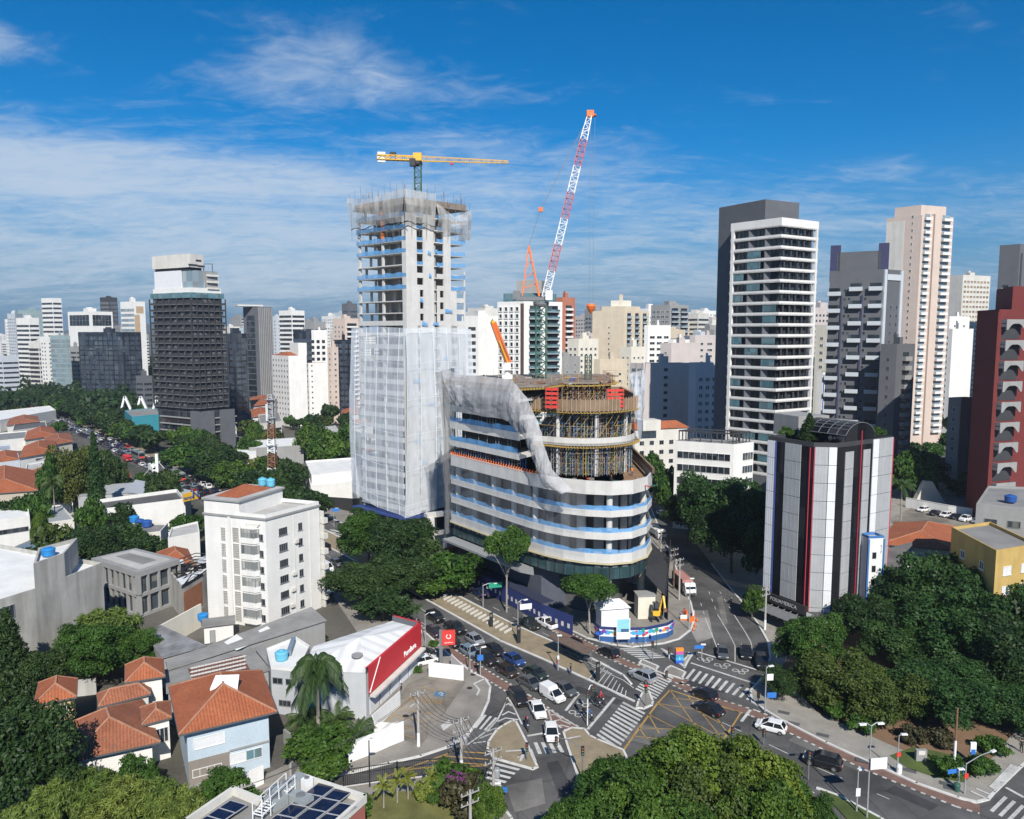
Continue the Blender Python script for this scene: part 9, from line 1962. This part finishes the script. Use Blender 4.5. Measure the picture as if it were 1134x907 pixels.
for i,k in enumerate(seq*2):          # splashes of paint, flat on the boards
 s=(i%n+.3+.5*(i//n))/n*len(tot)*.999; a_,c2=tot[min(len(tot)-1,int(s))]; c_=a_.lerp(c2,s-int(s)); d=(c2-a_).normalized(); n_=Vector((d.y,-d.x)); rr=rn.uniform(.28,.62); b=MB(); m=11; zc=rn.uniform(1.45,1.95); pts=[]
 for j in range(m): a=2*math.pi*j/m; r_=rr*rn.uniform(.6,1.25); pts.append(P3(c_+d*(r_*math.cos(a)*1.3)+n_*(.075+.004*(i%7)),max(1.1,min(2.28,zc+r_*math.sin(a)*.8))))
 b.face(pts); b.build('paint_splash',mc[(k+3*(i//n))%8],mt)
t=thing('billboard','pale blue billboard on posts before the mural hoarding','billboard',(*G(690,716).xy,.13)); q=G(690,715.5).xy; MB().box((q.x,q.y,3.0),(2.3,.12,3.6),.05).build('panel',mWhite,t); MB().box((q.x,q.y-.08,3.55),(2.05,.04,2.2),.05).build('poster',flat('pale cyan print',(0.25,0.55,0.62),.5),t); MB().box((q.x-.55,q.y-.11,3.5),(.5,.03,1.9),.05).build('printed_tower',flat('print slate',(0.12,0.22,0.28),.5),t); MB().box((q.x+.25,q.y-.11,2.75),(1.3,.03,.5),.05).build('printed_base',flat('print navy',(0.05,0.1,0.2),.5),t)
for s in (-.9,.9): MB().tube([(q.x+s,q.y,.1),(q.x+s,q.y,1.3)],.07,8).build('post',mGrey,t)
for u,v in ((712,713),(727,712)):
 q,h=H_(u,v+6,v-18); t=thing('walking_signal','green faced pedestrian signal before the mural hoarding','traffic light',(*q,.13),'green pedestrian signals at the mural'); MB().tube([P3(q,.1),P3(q,h)],.06,8).build('post',mGreenS,t); MB().box((q.x,q.y,h),(.45,.3,.5)).build('signal_head',mGrn,t)
q=G(684,701).xy; t=thing('site_tent','white gabled site tent behind the mural hoarding','tent',(*q,.13)); b=MB(); W_,L_,h_=4.6,4.2,5.4; c_=q+Vector((.6,.2)); d=Vector((.98,.2)); n_=Vector((-.2,.98))
b.prism([c_-d*3.6,c_+d*1.4,c_+d*1.4+n_*3,c_-d*3.6+n_*3],.13,4.4); b.build('canvas_wall',mWhite,t); A_=[c_-d*3.8-n_*.2,c_+d*1.6-n_*.2,c_+d*1.6+n_*3.2,c_-d*3.8+n_*3.2]; b=MB(); hip(b,A_,4.4,1.2,.1); b.build('canvas_roof',mWhite,t)
q=G(717,690).xy; t=thing('site_cabin','small cream site cabin behind the mural hoarding','cabin',(q.x,q.y+2,.13)); b=MB(); b.box((q.x,q.y+3,2.2),(3.2,2.6,4.2),.1); b.build('cabin_wall',wCream,t); b=MB(); b.box((q.x,q.y+3,4.42),(3.5,2.9,.2),.1); b.build('roof',wGrey,t)
q=G(728,692).xy; t=thing('mini_excavator','small yellow excavator behind the mural hoarding','excavator',(*q,.13)); b=MB(); b.box((q.x,q.y+1,2.0),(1.5,1.6,.9)); b.build('engine_deck',mYellow,t); MB().box((q.x-.2,q.y+.9,3.1),(1.0,1.1,1.4)).build('cab',gDk,t); b=MB()
for s in (-.65,.65): MB().box((q.x+s,q.y+1,1.3),(.4,2.2,.6)).build('track',mBlk,t)
b=MB(); b.beam((q.x+.4,q.y+.8,2.4),(q.x+1.0,q.y+.2,5.2),.35); b.beam((q.x+1.0,q.y+.2,5.2),(q.x+1.1,q.y-1.0,3.4),.28); b.build('boom',mYellow,t); MB().box((q.x+1.1,q.y-1.1,3.1),(.6,.5,.5)).build('bucket',mScafR,t)
p=G(718,697); tree('dracaena',p.x,p.y,2.6,3.4,'spiky plant behind the mural hoarding') if False else None
# protective canopy over the pavement of the side street
a_,c2=Vector((26.0,133.5)),Vector((31.5,156)); d=(c2-a_).normalized(); n_=Vector((d.y,-d.x)); t=thing('site_canopy','black sloping protection canopy over the pavement of the side street','canopy',(*a_.lerp(c2,.5),.13))
b=MB(); b.add([P3(a_-n_*1.8,8.4),P3(c2-n_*2.8,8.4),P3(c2+n_*1.6,4.6),P3(a_+n_*1.8,4.6),P3(a_-n_*1.8,8.25),P3(c2-n_*2.8,8.25),P3(c2+n_*1.6,4.45),P3(a_+n_*1.8,4.45)],[(0,3,2,1),(4,5,6,7),(0,1,5,4),(1,2,6,5),(2,3,7,6),(3,0,4,7)]); b.build('canopy_sheet',wDark,t)
b=MB()
for k in range(12): s=a_.lerp(c2,k/11); b.beam(P3(s-n_*1.9,8.45),P3(s+n_*1.7,4.65),.1)
b.beam(P3(a_+n_*1.8,4.7),P3(c2+n_*1.6,4.7),.22); b.build('canopy_beam',mBlk,t)
for k in range(5): s=a_.lerp(c2,k/4)+n_*1.5; MB().tube([P3(s,.1),P3(s,4.6)],.09,8).build('prop',mGrey,t)
wallrun('hoarding','black hoarding along the side street below the site canopy',[Vector((28.2,133)),Vector((33.0,156)),Vector((38,178))],2.6,.12,wDark,'hoarding',.13)
# orange barriers and cones on the side street
for i,(u,v) in enumerate(((757,687),(766,689),(768,683),(759,681))): q=G(u,v).xy; t=thing('road_barrier','orange plastic barrier beside the site canopy','barrier',(*q,.02),'orange barriers at the site corner'); b=MB(); b.prism(quad(q,1.3,.5,.6*i),.02,.35); b.build('barrier_foot',mOrange,t); MB().prism(quad(q,1.2,.22,.6*i),.35,1.0).build('barrier_wall',mOrange if i%2 else mWhite,t)
for u,v in ((770,694),(768,698),(772,688)): q=G(u,v).xy; t=thing('traffic_cone','orange traffic cone on the tarmac of the side street','cone',(*q,.02),'orange cones at the site corner'); MB().lathe(P3(q,.02),[(.2,.03),(.03,.75)],10).build('cone_body',mOrange,t); MB().box((q.x,q.y,.04),(.5,.5,.05)).build('cone_foot',mBlk,t)
# colourful totem on the crossing island
q,h=H_(752,734,716); t=thing('info_totem','orange, pink and blue information totem on the crossing island','totem',(*q,.14))
for k,c in enumerate((mc[4],mc[3],flat('print teal',(0.04,0.25,0.4)),mc[2],mc[5])): MB().box((q.x,q.y,.14+h*(k+.5)/5),(1.25,.5,h/5-.01),.15).build('panel',c,t)
text('i',.8,mWhite,wallM(q,(1,.15),.14+h*.35,.27),t,'lettering')
# pylon of the shop, hoardings round its car park
q=G(490,739,.14).xy; t=thing('pylon_sign','red square pylon sign with a white emblem on a grey post at the shop','sign',(*q,.13)); hh=6.2; MB().box((q.x-.2,q.y,hh/2),(.5,.35,hh)).build('post',mGrey,t); b=MB(); b.box((q.x+1.0,q.y-.1,hh-1.2),(2.0,.4,2.3),.1); b.build('panel',mRed,t); b=MB(); c_=Vector((q.x+1.02,q.y-.33));
for k in range(10):
 a=math.pi*(.15+1.7*k/10)+math.pi/2; a2=math.pi*(.15+1.7*(k+1)/10)+math.pi/2; b.beam((c_.x+.34*math.cos(a),c_.y+.034*math.cos(a),hh-.95+.34*math.sin(a)),(c_.x+.34*math.cos(a2),c_.y+.034*math.cos(a2),hh-.95+.34*math.sin(a2)),.12)
b.build('emblem',mWhite,t); text('pandora',.38,mWhite,wallM(c_,(1,.1),hh-1.9,.03),t,'lettering')
wallrun('white_hoarding','short white hoarding between the shop car park and the avenue',[G(475,750).xy,G(513,754.5).xy],2.3,.12,mWhite,'hoarding',.13); wallrun('white_hoarding','white hoarding return at the right end of the shop car park',[G(513,754.5).xy,G(500,741).xy],2.3,.12,mWhite,'hoarding',.13)
wallrun('white_fence','curved white fence along the pavement below the shop',[G(386,846).xy,G(412,836).xy,G(432,827).xy,G(447,821).xy],2.6,.12,mWhite,'fence',.13); wallrun('white_fence','white fence between the shop wall and its car park',[G(447,821).xy,G(415,818).xy,G(412,811).xy,G(443,783).xy],2.2,.12,mWhite,'fence',.13)
wallrun('low_wall','low grey wall between the blue house and the shop annex',[Vector((-29,92)),Vector((-25.5,88.5)),G(322,862).xy],1.8,.25,wGrey)
wallrun('gate','white gate with a small red plate beside the blue house',[G(272,878).xy,G(292,869).xy],2.4,.12,mWhite,'gate'); wallrun('low_wall','grey front wall of the blue house',[G(190,898).xy,G(225,885).xy,G(270,880).xy],2.0,.2,wGrey)
wallrun('low_wall','grey garden wall behind the dark round tree',[Vector((-80,98)),Vector((-66,103.5)),Vector((-60,105))],2.4,.25,wWeath)
# dark metal fence round the bottom garden
fp=[G(*q).xy for q in ((380,873),(440,864),(493,859),(519,868),(537,878))]; t=thing('metal_fence','dark metal rail fence round the garden at the bottom','fence',(*fp[2],.13));
for a_,c2 in zip(fp,fp[1:]):
 d=(c2-a_); L=d.length; d=d/L; b=MB(); b.beam(P3(a_,2.2),P3(c2,2.2),.06,.08); b.beam(P3(a_,.35),P3(c2,.35),.06,.08)
 for k in range(int(L/.25)): b.beam(P3(a_+d*.25*k,.2),P3(a_+d*.25*k,2.2),.03)
 b.build('fence_panel',mBlk,t)
 for s in (a_,c2): MB().box((s.x,s.y,1.2),(.12,.12,2.3)).build('post',mBlk,t)
# red and white lattice mast behind the white block
q=G(303,549).xy; zt=ZT(437,q.y); t=thing('lattice_mast','red and white lattice mast with antennas behind the white apartment block','mast',(*q,0)); n=7
for i in range(n): b=MB(); lattice(b,P3(q,zt*i/n),P3(q,zt*(i+1)/n),2.6-1.2*i/n,2.6-1.2*(i+1)/n,5,.22); b.build('mast_section',mScafR if i%2==0 and i<5 else (mSteel if i>4 else mWhite),t)
for k in range(10): a=k*2.1; z=zt*(.78+.2*(k%4)/4); MB().box((q.x+1.7*math.cos(a),q.y+1.7*math.sin(a),z),(.5,.5,2.0),a).build('antenna',mWhite if k%3 else mGrey,t)
for z in (zt*.5,zt*.77,zt*.95): MB().lathe(P3(q,z),[(1.2,0),(1.9,.05),(1.9,.2),(1.2,.25)],10).build('platform',mSteel,t)
# ground clutter: manhole covers
for i,(u,v) in enumerate(((556,803),(817,806),(449,794),(524,748),(520,763))): q=G(u,v).xy; b=MB(); b.lathe(P3(q,.03 if i==1 else .155),[(.42,0),(.40,.012)],14); o=b.build('manhole_cover',mBlk); o['kind']='structure'
for i,(u,v) in enumerate(((868,789),(911,814),(879,801),(955,842),(1048,868),(1053,873),(1007,853))): q=G(u,v,.15).xy; b=MB(); b.prism(quad(q,1.5,.8,-.5),.14,.155); o=b.build('utility_cover',rfD); o['kind']='structure'

# the air over the town
b=MB(); b.box((0,2600,60.5),(7200,6400,123)); hz_=b.build('haze',None); hz_['kind']='stuff'
hm=bpy.data.materials.new('haze'); hm.use_nodes=True; ht=hm.node_tree; ht.nodes.remove(ht.nodes['Principled BSDF']); pv=ht.nodes.new('ShaderNodeVolumePrincipled'); pv.inputs['Color'].default_value=(0.80,0.88,1.0,1); pv.inputs['Density'].default_value=0.00014; pv.inputs['Anisotropy'].default_value=0.3
ht.links.new(pv.outputs[0],ht.nodes['Material Output'].inputs['Volume']); hz_.data.materials.clear(); hz_.data.materials.append(hm)
